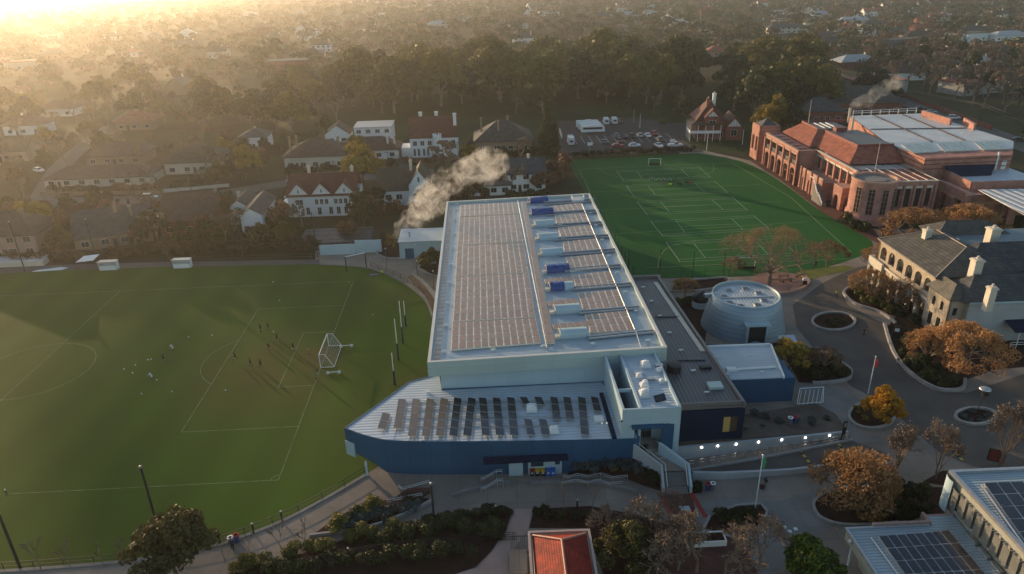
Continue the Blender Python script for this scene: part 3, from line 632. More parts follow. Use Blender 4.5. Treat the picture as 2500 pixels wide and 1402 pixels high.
m.build('wall_fitting', M['black'], hall)
for dx in (9.2,8.6): m = MB(); m.tube((x1-dx-.6,ye-.02,7.6),(x1-dx-.6,ye-.25,7.5),.08,.1,8); m.build('floodlight', M['white'], hall)
for x, y, w in ((1578,900,1.3),(1562,925,.9),(1577,938,.7),(1575,950,1.1),(1576,972,1.35),(1610,910,.8),(1617,937,.75)): cowl(x,y,w,ZE-.35)
for x, y in ((1610,892),(1560,912),(1590,925)): boxpx('plant_box',x,y+6,1.1,.7,.35,ZE-.35,M['metal'])
m = MB(); q = px(1612,985,ZE-.35); m.obox((q.x,q.y+.3,ZE+.25),(.75,.25,0),(-.1,.3,.32),(0,0,.03)); m.tube((q.x,q.y+.3,ZE-.35),(q.x,q.y+.3,ZE+.25),.06,.06,5); m.build('aerial_panel', M['pvd'], hall)
# charcoal roofed annex
ZA = 7.0
g0, g1, g2 = px(1668,993,ZA), px(1818,989,ZA), px(1605,677,ZA)
gl = x1+.05; lw = g1.x
m = MB(); ax = [(gl,g0.y),(lw,g1.y),(g2.x,g2.y),(Cc.x-1,g2.y),(wr,wy0)]
m.prism([(gl,g0.y),(lw,g1.y),(g2.x+.02,g2.y),(Cc.x-.95,g2.y),(wr+.05,wy0+.3)],1.2,ZA-.45,0); m.build('annex_wall', M['dark'], hall)
m = MB(); m.poly([(gl-.4,g0.y-.05,ZA-.02),(lw+.05,g1.y-.05,ZA-.02),(g2.x+.05,g2.y+.05,ZA-.02),(Cc.x-.9,g2.y+.05,ZA-.02),(wr+.1,wy0+.35,ZA-.02)]); m.build('annex_roof', M['greyroof'], hall)
m = MB(); capm = mat('taupe_flashing', (.2,.18,.17), .5, .2, (.16,.145,.14), .4, 4)
m.obox(((gl+lw)/2-.17,g0.y,ZA+.0),((lw-gl)/2+.25,0,0),(0,.12,0),(0,0,.5)); v = (g2-g1); m.obox(tuple((g1+g2)/2),tuple(v/2),(.18,0,0),(0,0,.35)); m.obox(((g2.x+Cc.x)/2,g2.y,ZA+.1),((g2.x-Cc.x)/2+.6,0,0),(0,.18,0),(0,0,.33)); m.build('annex_parapet', [capm], hall)
m = MB(); a, b = px(1600,690,ZA), px(1716,858,ZA); m.obox(((a.x+b.x)/2,(a.y+b.y)/2,ZA+.03),((b-a)/2).to_tuple(),(.35,0,0),(0,0,.05)); m.build('skylight_strip', M['cream'], hall)
m = MB()
for y, xa, xb in ((775,1599,1658),(881,1655,1722)):
    m = MB(); a, b = px(xa,y,ZA), px(xb,y-1,ZA); m.tube((a.x,a.y,ZA+.06),(b.x,b.y,ZA+.06),.09,.09,5); m.build('roof_joint', M['black'], hall)
boxpx('roof_hatch',1749,952,1.9,1.5,.4,ZA,M['fascia']); boxpx('dark_roof_hatch',1724,902,1.6,.7,.35,ZA,M['black'])
m = MB()
for x, y in ((1570,703),(1590,737),(1611,773),(1634,814),(1662,857),(1692,907),(1725,960)):
    m = MB(); q = px(x,y,ZA); m.tube((q.x-.35,q.y,ZA+.2),(q.x+.35,q.y,ZA+.2),.1,.1,5); m.tube((q.x,q.y,ZA),(q.x,q.y,ZA+.35),.08,.05,5); m.build('anchor_point', M['white'], hall)
m = MB(); q = px(1645,905,ZA); m.lathe([(1.0,ZA),(1.0,ZA+.9),(.85,ZA+1.1),(.3,ZA+1.15),(.02,ZA+1.15)],16,0,(q.x,q.y)); m.build('exhaust_fan', M['black'], hall, False)
# dark front of the annex with its ochre window reveal
m = MB(); y = min(g0.y,g1.y)-.18
wa, wb = px(1766,1015,5.2).x, px(1798,1015,5.2).x
X0, X1 = gl+.0, lw+.1; wz0, wz1 = 3.0, 5.4; wx0, wx1 = X0+(X1-X0)*.71, X0+(X1-X0)*.92
m.box(X0,y,1.9,wx0,y+.16,ZA-.5); m.box(wx1,y,1.9,X1,y+.16,ZA-.5); m.box(wx0,y,1.9,wx1,y+.16,wz0); m.box(wx0,y,wz1,wx1,y+.16,ZA-.5)
m.build('annex_front', M['dark'], hall)
m = MB(); m.box(wx0,y+.12,wz0,wx0+(wx1-wx0)*.48,y+.158,wz1); m.build('ochre_panel', plain('ochre_panel', (.55,.36,.10),.6), hall)
m = MB(); m.box(wx0+(wx1-wx0)*.48,y+.13,wz0,wx1,y+.157,wz1); m.build('window', M['timber'], hall)
# blue pavilion on the right
ZB = 4.0
b0,b1,b2,b3 = px(1785,930,ZB),px(1912,925,ZB),px(1880,845,ZB),px(1727,850,ZB)
bw = px(1942,922,ZB); 
m = MB(); P_ = [(lw+.3,bw.y),(bw.x,bw.y),(bw.x-.2,b2.y+.6),(lw-.3,b2.y+.6)]; m.prism(P_,0,ZB,0,0); pv = m.build('pavilion_wall', M['navy'], hall)
m = MB(); m.poly([(b0.x,b0.y+.25,ZB+.12),(b1.x,b1.y+.25,ZB+.12),(b2.x,b2.y,ZB+.12),(b3.x,b3.y,ZB+.12)])
for a,b in ((b0,b1),(b1,b2),(b2,b3)): m.poly([(a.x,a.y+.2,ZB),(b.x,b.y+.2,ZB),(b.x,b.y+.25,ZB+.12),(a.x,a.y+.25,ZB+.12)])
m.build('pavilion_roof', M['paleroof'], hall)
m = MB(); m.obox(tuple((b1+b2)/2+Vector((.1,0,.2))),tuple((b2-b1)/2),(.12,0,0),(0,0,.2)); m.obox(tuple((b3+b2)/2+Vector((0,.1,.2))),tuple((b2-b3)/2),(0,.12,0),(0,0,.2)); m.build('pavilion_upstand', M['white'], hall)
boxpx('skylight',1787,908,1.5,.9,.35,ZB+.12,M['white']); 
m = MB(); a, b = px(1800,906,ZB+.2), px(1895,900,ZB+.2); m.tube(tuple(a+Vector((0,.3,.1))),tuple(b+Vector((0,.3,.1))),.2,.2,6); m.build('roof_duct', M['white'], hall)
m = MB()
for x, y in ((1750,873),(1832,869),(1775,915),(1860,910)): m = MB(); q = px(x,y,ZB+.12); m.tube((q.x-.3,q.y,ZB+.3),(q.x+.3,q.y,ZB+.3),.09,.09,5); m.build('anchor_point', M['white'], hall)
# service bay under the wing: door, bin store
m = MB(); yf = min(F.to(q).y for q in front if -6 < q.x < 9)-.03
def fx(x): return F.px(x,1076,ZL).x
m.box(fx(1178),yf-1.1,2.75,fx(1385),yf-.02,3.05); m.build('awning', M['dark'], hall)
m = MB(); m.box(fx(1240),yf-.09,.0,fx(1275),yf-.01,2.5); m.box(fx(1288),yf-.09,0,fx(1372),yf-.012,2.45); m.build('service_door', M['bluewall'], hall)
m = MB(); m.box(fx(1295),yf-.13,1.35,fx(1326),yf-.092,2.3); m.box(fx(1355),yf-.13,1.5,fx(1367),yf-.092,2.3); m.build('service_window', M['glassb'], hall)
HX1, HYE, HG0, HG1, HGL, HLW = x1, ye, g0, g1, gl, lw

fa = [G(1385,1158),G(1450,1162),G(1520,1166),G(1570,1186),G(1614,1200)]; fb = [HL+Matrix.Rotation(HR,3,'Z')@Vector((x_,yf-.05,z_)) for x_,z_ in ((fx(1390),.15),(fx(1430),.7),(fx(1480),1.3),(fx(1530),1.9),(x1-5.7,2.4))]
m = MB()
for i in range(4): m.poly([tuple(fa[i]+Vector((0,0,.04))),tuple(fa[i+1]+Vector((0,0,.04))),tuple(fb[i+1]),tuple(fb[i])])
struct(m,'planted_slope',M['mulch'])
# ---------------------------------------------------------------- walls with arches and windows
def extr(mb, poly, P0, d, nrm, t, mi=0):
    "2d outline in (along, up) from P0, pushed back by t against nrm"
    P0 = Vector(P0); d = Vector(d); nrm = Vector(nrm)
    f = [P0+d*s+Vector((0,0,z)) for s, z in poly]; b = [p-nrm*t for p in f]
    area = sum(poly[i][0]*poly[(i+1)%len(poly)][1]-poly[(i+1)%len(poly)][0]*poly[i][1] for i in range(len(poly)))
    flip = area < 0
    if d.cross(Vector((0,0,1))).dot(nrm) < 0: flip = not flip
    ff = f[::-1] if flip else f; bb = b if flip else b[::-1]
    mb.poly(ff, mi); mb.poly(bb, mi)
    k = len(f)
    for i in range(k):
        j = (i+1)%k; q = [f[i], b[i], b[j], f[j]]
        mb.poly(q if not flip else q[::-1], mi)
def arch_wall(mb, P0, d, nrm, L, z0, z1, ops, t=.4, mi=0):
    "ops: (centre, width, sill, spring, rise); rise 0 is a square head"
    d = Vector(d).normalized(); nrm = Vector(nrm).normalized(); s = 0.0
    for c, w, sill, spr, rise in sorted(ops):
        a, b = c-w/2, c+w/2
        if a > s+.01: extr(mb, [(s,z0),(a,z0),(a,z1),(s,z1)], P0, d, nrm, t, mi)
        if sill > z0+.01: extr(mb, [(a,z0),(b,z0),(b,sill),(a,sill)], P0, d, nrm, t, mi)
        top = [(a,z1),(a,spr)]
        if rise: top += [(c-w/2*math.cos(math.pi*i/8), spr+rise*math.sin(math.pi*i/8)) for i in range(1,8)]
        top += [(b,spr),(b,z1)]
        extr(mb, top[::-1], P0, d, nrm, t, mi); s = b
    if L > s+.01: extr(mb, [(s,z0),(L,z0),(L,z1),(s,z1)], P0, d, nrm, t, mi)
def hip(mb, x0, y0, x1, y1, z0, z1, ov=.5, mi=0, ridge=None, th=.18):
    "hipped roof over a rectangle; the ridge runs along the longer side"
    x0 -= ov; y0 -= ov; x1 += ov; y1 += ov; w, l = x1-x0, y1-y0
    if w >= l: i = l/2 if ridge is None else ridge; a, b = (x0+i,(y0+y1)/2,z1), (x1-i,(y0+y1)/2,z1)
    else: i = w/2 if ridge is None else ridge; a, b = ((x0+x1)/2,y0+i,z1), ((x0+x1)/2,y1-i,z1)
    c = [(x0,y0,z0),(x1,y0,z0),(x1,y1,z0),(x0,y1,z0)]
    if w >= l: F_ = [(c[0],c[1],b,a),(c[1],c[2],b),(c[2],c[3],a,b),(c[3],c[0],a)]
    else: F_ = [(c[0],c[1],a),(c[1],c[2],b,a),(c[2],c[3],b),(c[3],c[0],a,b)]
    for f in F_: mb.poly(f, mi)
    for k in range(4):
        p, q = c[k], c[(k+1)%4]; mb.poly([(p[0],p[1],z0-th),(q[0],q[1],z0-th),q,p], mi)
    mb.poly([(p[0],p[1],z0-th) for p in c][::-1], mi); return c, a, b
def chim(parent, x, y, z0, z1, w, m1, m2=None, pots=True):
    if w < 1: w *= .8
    m = MB(); m.box(x-w/2,y-w/2,z0,x+w/2,y+w/2,z1-.35); m.box(x-w*.62,y-w*.62,z1-.352,x+w*.62,y+w*.62,z1-.15); m.box(x-w*.5,y-w*.5,z1-.151,x+w*.5,y+w*.5,z1)
    c = m.build('chimney', m1, parent)
    if pots:
        p = MB(); p.tube((x,y,z1-.01),(x,y,z1+.5),w*.2,w*.16,8); p.build('chimney_pot', m2 or m1, c)
    return c

# ---------------------------------------------------------------- salmon brick school building by the hockey pitch
BL = Vector((80.7, 229.0, 0)); BR_ = R(2.0)
bk = thing('brick_school_building', 'salmon brick school building with arcades, round bay and terracotta roofs beside the hockey pitch', 'school', BL, BR_)
FB = Frame(bk, BL, BR_); X_ = Vector((1,0,0)); Y_ = Vector((0,1,0))
# corner tower
m = MB(); tw = 6.6
for P0, d, nr, ops in (((0,tw,0),(0,-1,0),(-1,0,0),[(1.8,1.8,3,7.5,0),(4.8,1.8,3,7.5,0)]),((0,0,0),(1,0,0),(0,-1,0),[(3.3,3.6,5.6,8.2,0)])): arch_wall(m, P0, d, nr, tw, 0, 11.2, ops, .5)
m.box(tw-.5,.0,0,tw,tw,11.2); m.box(.5,tw-.5,0,tw-.5,tw,11.2); m.box(.5,.8,0,tw-.5,1.0,11); m.box(.8,1.0,0,1.0,tw-.5,11)
t_ = m.build('tower', M['brick'], bk)
m = MB(); m.box(-.12,-.12,9.9,tw+.12,tw+.12,10.15); m.box(1.2,-.09,8.2,5.4,-.002,8.7); m.build('string_course', M['brickcap'], t_)
m = MB(); hip(m, .6,.6,tw-.6,tw-.6,11.0,13.2,0); m.build('tower_roof', M['slate'], t_)
# arcade
y0, y1 = -4.6, -29.2; AL = y0-y1; H = 10.0; nb = 5; bw_ = AL/nb
m = MB(); ops = []
for i in range(nb): ops.append((bw_*(i+.5), bw_*.62, 0, 3.5, 1.15))
arch_wall(m, (.4,y0,0), (0,-1,0), (-1,0,0), AL, 0, 5.2, ops, .6)
arch_wall(m, (.4,y0,0), (0,-1,0), (-1,0,0), AL, 5.2, H, [(bw_*(i+.5), bw_*.74, 5.6, 8.6, 0) for i in range(nb)], .6)
for i in range(nb+1):
    y = y0-bw_*i; m.box(.1,y-.35,0,.39,y+.35,8.9)
m.box(.4,y1,0,6.0,y1+.5,H-.004); m.box(.9,y0-.0,0,6,y0+.45,H-.002)
m.box(4.6,y1+.5,0,5.0,y0,H-.3)
ar = m.build('arcade_wall', M['brick'], bk)
m = MB(); m.box(.25,y1-.12,H-.35,.38,y0+.1,H-.02); m.box(.2,y1-.15,H,1.05,y0,H+.12); m.box(1.05,y1-.15,H,6,y1+.5,H+.118)
for i in range(nb): m.box(.3,y0-bw_*(i+.5)-bw_*.4,8.6,.398,y0-bw_*(i+.5)+bw_*.4,9.0)
m.build('stone_band', M['brickcap'], ar)
m = MB()
for i in range(nb):
    y = y0-bw_*(i+.5)
    for z in (5.9,6.3,6.65): m.tube((.7,y-bw_*.36,z),(.7,y+bw_*.36,z),.04,.04,4)
m.build('balcony_rail', M['white'], ar)
m = MB(); m.poly([(1,y1+.3,5.2),(4.6,y1+.3,5.2),(4.6,y0,5.2),(1,y0,5.2)]); m.build('balcony_floor', M['concrete'], ar)
m = MB()
for i in range(nb): m.box(4.5,y0-bw_*(i+.8),5.4,4.59,y0-bw_*(i+.2),8.4); m.box(4.5,y0-bw_*(i+.8),.4,4.592,y0-bw_*(i+.2),3.6)
m.build('window_band', M['glass'], ar)
# maroon terrace roof behind the arcade parapet
m = MB(); m.poly([(1.0,y1+.5,H-.5),(5.2,y1+.5,H-.2),(5.2,y0,H-.2),(1.0,y0,H-.5)]); mr = m.build('terrace_roof', M['maroon'], bk)
m = MB()
for i in range(1,6): m.box(1.1,y0-i*4.1-.1,H-.45,5.2,y0-i*4.1+.1,H-.1)
m.build('roof_rib', M['brickcap'], mr)
# stepped wall line further along
y2, y3 = -29.7, -52.5; x2 = 5.7
m = MB(); n2 = 6; b2_ = (y2-y3)/n2
arch_wall(m, (x2,y2,0), (0,-1,0), (-1,0,0), y2-y3, 5.0, H, [(b2_*(i+.5), b2_*.74, 5.3, 8.7, 0) for i in range(n2)], .5)
m.box(x2,y3,0,x2+.5,y2,4.99); m.box(x2+2.2,y3,0,x2+2.6,y2,H-.4)
for i in range(n2+1): m.box(x2-.35,y2-b2_*i-.4,0,x2-.002,y2-b2_*i+.4,8.8)
w2 = m.build('long_wall', M['brick'], bk)
m = MB(); m.box(x2-.15,y3,H,x2+.6,y2,H+.12); 
for i in range(n2): m.box(x2-.08,y2-b2_*(i+.5)-b2_*.42,8.7,x2-.002,y2-b2_*(i+.5)+b2_*.42,9.15)
m.build('stone_band', M['cream'], w2)
m = MB(); 
for i in range(n2): m.box(x2+2.1,y2-b2_*(i+.85),5.2,x2+2.19,y2-b2_*(i+.15),8.6)
g_ = m.build('window_band', M['glassb'], w2); mm = MB()
for i in range(n2):
    for q in (.3,.5,.7): mm.box(x2+2.06,y2-b2_*(i+q)-.06,5.2,x2+2.098,y2-b2_*(i+q)+.06,8.6)
mm.build('mullion', M['white'], g_)
# arcaded terrace in front with balustrade and the stair
m = MB(); tx = 1.2
arch_wall(m, (tx,y2-1.5,0), (0,-1,0), (-1,0,0), 13.5, 0, 5.0, [(2.2,2.6,0,2.6,1.1),(6.0,2.6,0,2.6,1.1),(9.8,2.4,0,2.6,1.0)], .5)
m.box(tx+.5,y2-15,4.7,x2-.36,y2-1.5,5.0); m.box(tx+.5,y2-15,0,x2-.36,y2-14.5,4.69)
for i, y in enumerate((-1.5,-4.2,-8.1,-11.8,-15)): m.box(tx-.3,y2+y-.35,0,tx-.002,y2+y+.35,6.2)
te = m.build('terrace_wall', M['brick'], bk)
m = MB(); m.box(tx,y2-15,5.01,tx+.2,y2-1.5,5.95); m.build('balustrade', M['brickcap'], te)
m = MB(); sx = tx-1.8
for i in range(11): m.box(sx,y2-19+i*.55-.6,0,sx+1.5,y2-19+i*.55,.3+i*.42)
st_ = m.build('staircase', M['concrete2'], bk)
m = MB(); m.pipe([(sx,y2-20,1.0),(sx,y2-17.2,2.9),(sx,y2-16.6,2.9),(sx,y2-13.4,5.9),(sx,y2-11,5.9)],.09,5); m.pipe([(sx,y2-20,.55),(sx,y2-17.2,2.4),(sx,y2-16.6,2.4),(sx,y2-13.4,5.4)],.06,5); m.build('handrail', M['white'], st_)
# arched entry block
ex0, ey1, ey0 = 2.4, -53.2, -48.5
m = MB(); arch_wall(m, (ex0,ey1,0),(1,0,0),(0,-1,0),4.6,0,5.8,[(2.4,2.9,0,2.4,1.1)],.6); arch_wall(m,(ex0,ey0,0),(0,-1,0),(-1,0,0),ey0-ey1-.6,0,5.8,[(2.0,2.3,0,2.6,.9)],.5)
m.box(ex0+.5,ey0-.4,0,ex0+4.6,ey0,5.8); m.box(ex0+.5,ey1+.6,5.2,ex0+4.6,ey0-.4,5.5); m.box(ex0+4.2,ey1+.6,0,ex0+4.6,ey0-.4,5.19)
en = m.build('entry_block', M['brick'], bk); m = MB(); m.box(ex0-.1,ey1-.1,5.8,ex0+4.7,ey0,5.98); m.box(ex0+1.2,ey1-.06,4.6,ex0+3.9,ey1-.002,5.0); m.build('stone_band', M['brickcap'], en)
# round bay
bc = FB.to(Vector((89.0,168.6,0))); br = 5.2
m = MB(); m.lathe([(br+.35,0),(br+.35,2.3),(br,2.5),(br,10.6)],40,0,(bc.x,bc.y)); by = m.build('round_bay', M['brick'], bk, True)
m = MB(); m.lathe([(br+.12,10.3),(br+.12,10.75),(br-.45,10.75),(br-.45,10.1)],40,0,(bc.x,bc.y)); m.build('coping_ring', M['brickcap'], by)
m = MB(); m.lathe([(br-.44,10.2),(2.6,10.2),(2.6,10.35),(.01,10.35)],40,0,(bc.x,bc.y)); m.build('bay_roof', M['concrete2'], by)
for a in (205,239,273,307):
    m = MB(); n = 4
    for i in range(n):
        a0, a1 = R(a-8+16*i/n), R(a-8+16*(i+1)/n); r = br+.04
        m.poly([(bc.x+r*math.cos(a0),bc.y+r*math.sin(a0),2.7),(bc.x+r*math.cos(a1),bc.y+r*math.sin(a1),2.7),(bc.x+r*math.cos(a1),bc.y+r*math.sin(a1),9.0),(bc.x+r*math.cos(a0),bc.y+r*math.sin(a0),9.0)])
    wd = m.build('bay_window', M['glass'], by); m = MB(); r = br+.07
    for z in (2.75,3.9,5.0,6.1,7.2,8.3,8.95):
        m.tube((bc.x+r*math.cos(R(a-8)),bc.y+r*math.sin(R(a-8)),z),(bc.x+r*math.cos(R(a+8)),bc.y+r*math.sin(R(a+8)),z),.05,.05,4)
    for da in (-8,0,8): m.tube((bc.x+r*math.cos(R(a+da)),bc.y+r*math.sin(R(a+da)),2.7),(bc.x+r*math.cos(R(a+da)),bc.y+r*math.sin(R(a+da)),9),.05,.05,4)
    m.build('window_frame', M['brickcap'], wd)
# wall right of the bay with four windows, then the gate wing
f0, f1 = FB.to(Vector((93.6,168.0,0))), FB.to(Vector((104.2,167.2,0))); L = f1.x-f0.x+.3; yf_ = f0.y-.2
m = MB(); arch_wall(m,(f0.x-.4,yf_,0),(1,0,0),(0,-1,0),L+.4,0,9.6,[(1.5+2.55*i,1.35,3.2,7.9,0) for i in range(4)],.5)
for i in range(5): m.box(f0.x-.4+.05+2.6*i,yf_-.3,0,f0.x-.4+.6+2.6*i,yf_-.002,8.8)
fw = m.build('front_wall', M['brick'], bk); m = MB()
for i in range(4): m.box(f0.x+.2+2.55*i,yf_-.1,7.9,f0.x+2.0+2.55*i,yf_-.003,8.5)
m.box(f0.x-.4,yf_-.12,9.6,f1.x,yf_+.5,9.75); m.build('stone_band', M['cream'], fw)
m = MB()
for i in range(4): m.box(f0.x+.4+2.55*i,yf_+.3,3.2,f0.x+1.8+2.55*i,yf_+.4,7.9)
gl_ = m.build('window_band', M['glass'], fw)
m = MB(); m.poly([(6.2,y3+.2,9.3),(f0.x,yf_+.4,9.3),(f1.x,yf_+.4,9.3),(f1.x,-42,9.3),(x2+.5,-42,9.3)]); mr = m.build('lower_roof', M['maroon'], bk)
m = MB()
for i in range(6): m.box(10.5+2.3*i,yf_+.6,9.35,10.65+2.3*i,-43,9.5)
m.build('roof_rib', M['cream'], mr)
w0, w1 = FB.px(2292,441,7.6), FB.px(2362,478,7.6)
m = MB(); arch_wall(m,(w0.x,w0.y,0),(0,-1,0),(-1,0,0),w0.y-w1.y,0,7.6,[(3.0,2.2,0,5.4,0),(8.6,2.6,0,5.4,0)],.9)
arch_wall(m,(w1.x,w1.y,0),(1,0,0),(0,-1,0),34,0,7.6,[(3.4,3.8,0,5.2,0),(9.2,3.8,0,5.2,0),(15,3.8,0,5.2,0),(21,3.8,0,5.2,0)],.9)
m.box(w0.x+3.2,w1.y+6,0,w0.x+34,w1.y+6.4,7.2)
m.box(w0.x+5,w1.y+.9,7.0,w0.x+34,w0.y+2,7.3); m.box(w0.x+.9,w1.y+.9,7.0,w0.x+5,w0.y,7.3)
gw = m.build('gate_wing', M['brick'], bk)
m = MB(); m.box(w0.x-.08,w1.y,5.4,w0.x-.002,w0.y,6.1); m.box(w1.x,w1.y-.08,5.2,w1.x+30,w1.y-.002,5.9); m.box(w0.x-.1,w1.y-.1,7.6,w0.x+1,w0.y,7.75); m.box(w0.x+1,w1.y-.1,7.6,w0.x+34,w1.y+1,7.748); m.build('stone_band', M['brickcap'], gw)
# terracotta hipped roofs
m = MB(); rz0, rz1 = 10.1, 13.4
e = [FB.px(*q, rz0) for q in ((1903,323),(1966,355),(1985,370))]
xe = 5.3
p = dict(a=(xe,-4.2,rz0), b=(xe,-25,rz0), c=(10.6,-7,rz1), d=(10.6,-17.5,rz1), e=(16.5,-25,rz0), f=(20,-4.2,rz0), g=(20,-17,rz1))
m.poly([p['a'],p['b'],p['d'],p['c']]); m.poly([p['b'],(13.5,-25,rz0+.0),(13.5,-17.5,rz1),p['d']]); m.poly([p['a'],p['c'],(20,-7,rz1),(20,-4.2,rz0)])
p2 = dict(a=(7.4,-26.5,rz0-.2), b=(7.4,-45,rz0-.2), c=(12.2,-29,rz1-.3), d=(12.2,-38.8,rz1-.3), e=(22,-45,rz0-.2), f=(22,-38.8,rz1-.3))
m.poly([(7.4,-22,rz0-.2),p2['b'],p2['d'],(12.2,-19.5,rz1-.3)]); m.poly([p2['b'],p2['e'],p2['f'],p2['d']])
m.build('tiled_roof', M['terra'], bk)
m = MB(); m.poly([(10.6,-17.5,rz1+.02),(20,-17.5,rz1+.02),(20,-7,rz1+.02),(10.6,-7,rz1+.02)]); m.poly([(12.2,-38.8,rz1-.2),(22,-38.8,rz1-.2),(22,-19,rz1-.2),(12.2,-19,rz1-.2)])
m.build('flat_roof', M['greyroof'], bk)
m = MB(); m.box(10.3,-17.6,rz1-.1,10.55,-6.9,rz1+.5); m.box(10.3,-6.9,rz1-.1,24,-6.6,rz1+.5); m.box(11.9,-38.9,rz1-.5,12.15,-19,rz1+.25); m.box(11.9,-39.1,rz1-.5,22,-38.9,rz1+.25); m.build('roof_upstand', M['maroon'], bk)
for i in range(3):
    m = MB(); m.box(13+i*1.8,-16.5,rz1+.05,13.3+i*1.8,-9,rz1+.25); m.build('roof_light', M['white'], bk)
m = MB(); m.box(x2+.5,-49,9.3,24,-45,9.45); m.build('gutter_roof', M['metal'], bk)
# hall with its wide pale roof
ZH = 13.0
h = [FB.px(2160,345,ZH), FB.px(2259,384.6,ZH), FB.px(2473,375,ZH), FB.px(2475,345,ZH), FB.px(2254,277,ZH), FB.px(2075,283,ZH)]
m = MB(); pts = [(q.x,q.y) for q in h]; m.prism(pts, 0, ZH-.25, 0, 0, False); hw = m.build('hall_wall', M['brick'], bk)
m = MB()
for z in (9.9,11.1,12.2): 
    for i in (0,1): m.obox(tuple((h[i]+h[i+1])/2+Vector((-.03,-.03,z-ZH))),tuple((h[i+1]-h[i])/2),((-.04),-.04,0),(0,0,.13))
m.build('brick_band', M['brick2'], hw)
cen = sum(h, Vector())/6
m = MB(); k = .86; r0, r1 = h[0].lerp(h[5],.02), None
ri = FB.px(2187,349,ZH), FB.px(2442,343,ZH)
m.poly([tuple(q+Vector((0,0,.0))) for q in (h[0],FB.px(2187,349,ZH),FB.px(2442,343,ZH),h[3],h[4],h[5])]); rf = m.build('hall_roof', M['whiteroof'], hw)
m = MB(); s_ = [h[0], h[1], h[2], h[3], FB.px(2442,343,ZH), FB.px(2187,349,ZH)]
m.poly([tuple(q+Vector((0,0,-.45 if i in (1,2) else -.02))) for i, q in enumerate(s_)]); m.build('solar_slope', M['metal'], hw)
for q4 in (((2200,353),(2232,375),(2292,371),(2269,350)),((2286,350),(2308,371),(2378,368),(2352,347)),((2378,347),(2402,367),(2462,365),(2440,345))):
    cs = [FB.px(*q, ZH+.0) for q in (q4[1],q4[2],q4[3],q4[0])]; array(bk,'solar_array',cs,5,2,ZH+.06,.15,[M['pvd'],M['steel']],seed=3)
m = MB()
for a, b in (((2132,281),(2275,346)),((2204,280),(2355,343)),((2125,316),(2360,313))): m.pipe([tuple(FB.px(*a,ZH+.05)),tuple(FB.px(*b,ZH+.05))],.22,5)
m.build('roof_walkway', M['timber'], rf)
def rail(pts, h_, parent, name='guard_rail', mt=None, r=.05, step=3.0, z=None):
    m = MB(); P = [Vector(p) for p in pts]
    for a, b in zip(P, P[1:]):
        n = max(1, int((b-a).length/step))
        for zz in (h_, h_*.55): m.tube(a+Vector((0,0,zz)), b+Vector((0,0,zz)), r, r, 4)
        for i in range(n+1): p_ = a.lerp(b, i/n); m.tube(p_, p_+Vector((0,0,h_)), r, r, 4)
    return m.build(name, mt or M['white'], parent)
rail([FB.px(2082,283,ZH), FB.px(2236,276,ZH)], 1.5, bk, r=.09)
for q, s in (((2250,283),(2320,305)),((2352,302),(2378,318))):
    a, b = FB.px(*q,ZH), FB.px(*s,ZH); m = MB(); m.obox(tuple((a+b)/2+Vector((0,0,.9))),tuple((b-a)/2),(.4,.1,0),(0,0,.9)); m.build('parapet_block', M['brick'], bk)
# kitchen stacks that steam
for x, y, hh in ((2070,300,4.5),(2079,318,4),(2074,282,2.2)):
    q = FB.px(x,y,rz1-.3); m = MB(); m.tube((q.x,q.y,rz1-.3),(q.x,q.y,rz1-.3+hh),.35,.32,8); m.build('flue', M['cream'], bk)
q = FB.px(2050,318,rz1); m = MB(); m.box(q.x-1.5,q.y-1,rz1-.2,q.x+1.5,q.y+1.2,rz1+.9); m.build('plant_housing', M['maroon'], bk)
# lit side wall and low roofs to the right
a, b = FB.px(2280,402,9.6), FB.px(2374,444,9.6); c_ = FB.px(2560,438,9.6)
m = MB(); m.obox(tuple((a+b)/2+Vector((0,0,-2.4))),tuple((b-a)/2),(.25,0,0),(0,0,2.4)); m.obox(tuple((b+c_)/2+Vector((0,0,-2.4))),tuple((c_-b)/2),(0,.25,0),(0,0,2.395)); m.build('parapet_wall', M['brick'], bk)
m = MB(); m.poly([(a.x,a.y,8.9),(b.x,b.y,8.9),(c_.x,c_.y,8.9),(c_.x,a.y+3,8.9)]); m.build('service_roof', M['lowroof'], bk)
m = MB(); m.poly([tuple(FB.px(*q)) for q in ((2343,431,9.05),(2420,428,9.05),(2430,401,10.7),(2298,404,10.7))]); m.build('dark_slope', M['dark'], bk)
m = MB(); q = FB.px(2431,415,9); m.box(q.x-.2,h[2].y-.35,9,q.x+.2,h[2].y-.1,13.6); m.build('roof_ladder', M['white'], bk)
m = MB(); q = FB.px(2452,415,9.0); m.box(q.x-.6,h[2].y-.12,9,q.x+.6,h[2].y+.1,11.3); m.build('roof_door', M['white'], bk)
# flagpole on the bay roof and on the far roof
for nm, x, y, z, hh, lab in ((0,2135,423,10.4,7.5,'bare flagpole on the round bay roof of the brick school'),(1,1973,303,13.5,7.0,'bare flagpole on the flat roof beside the brick school tower')):
    q = G(x,y,z); m = MB(); m.tube(q,q+Vector((0,0,hh)),.09,.05,6); m.lathe([(.02,hh+z+.2),(.1,hh+z+.1),(.02,hh+z)],8,0,(q.x,q.y)); tag(m.build('flagpole', M['cream']), lab, 'flagpole')
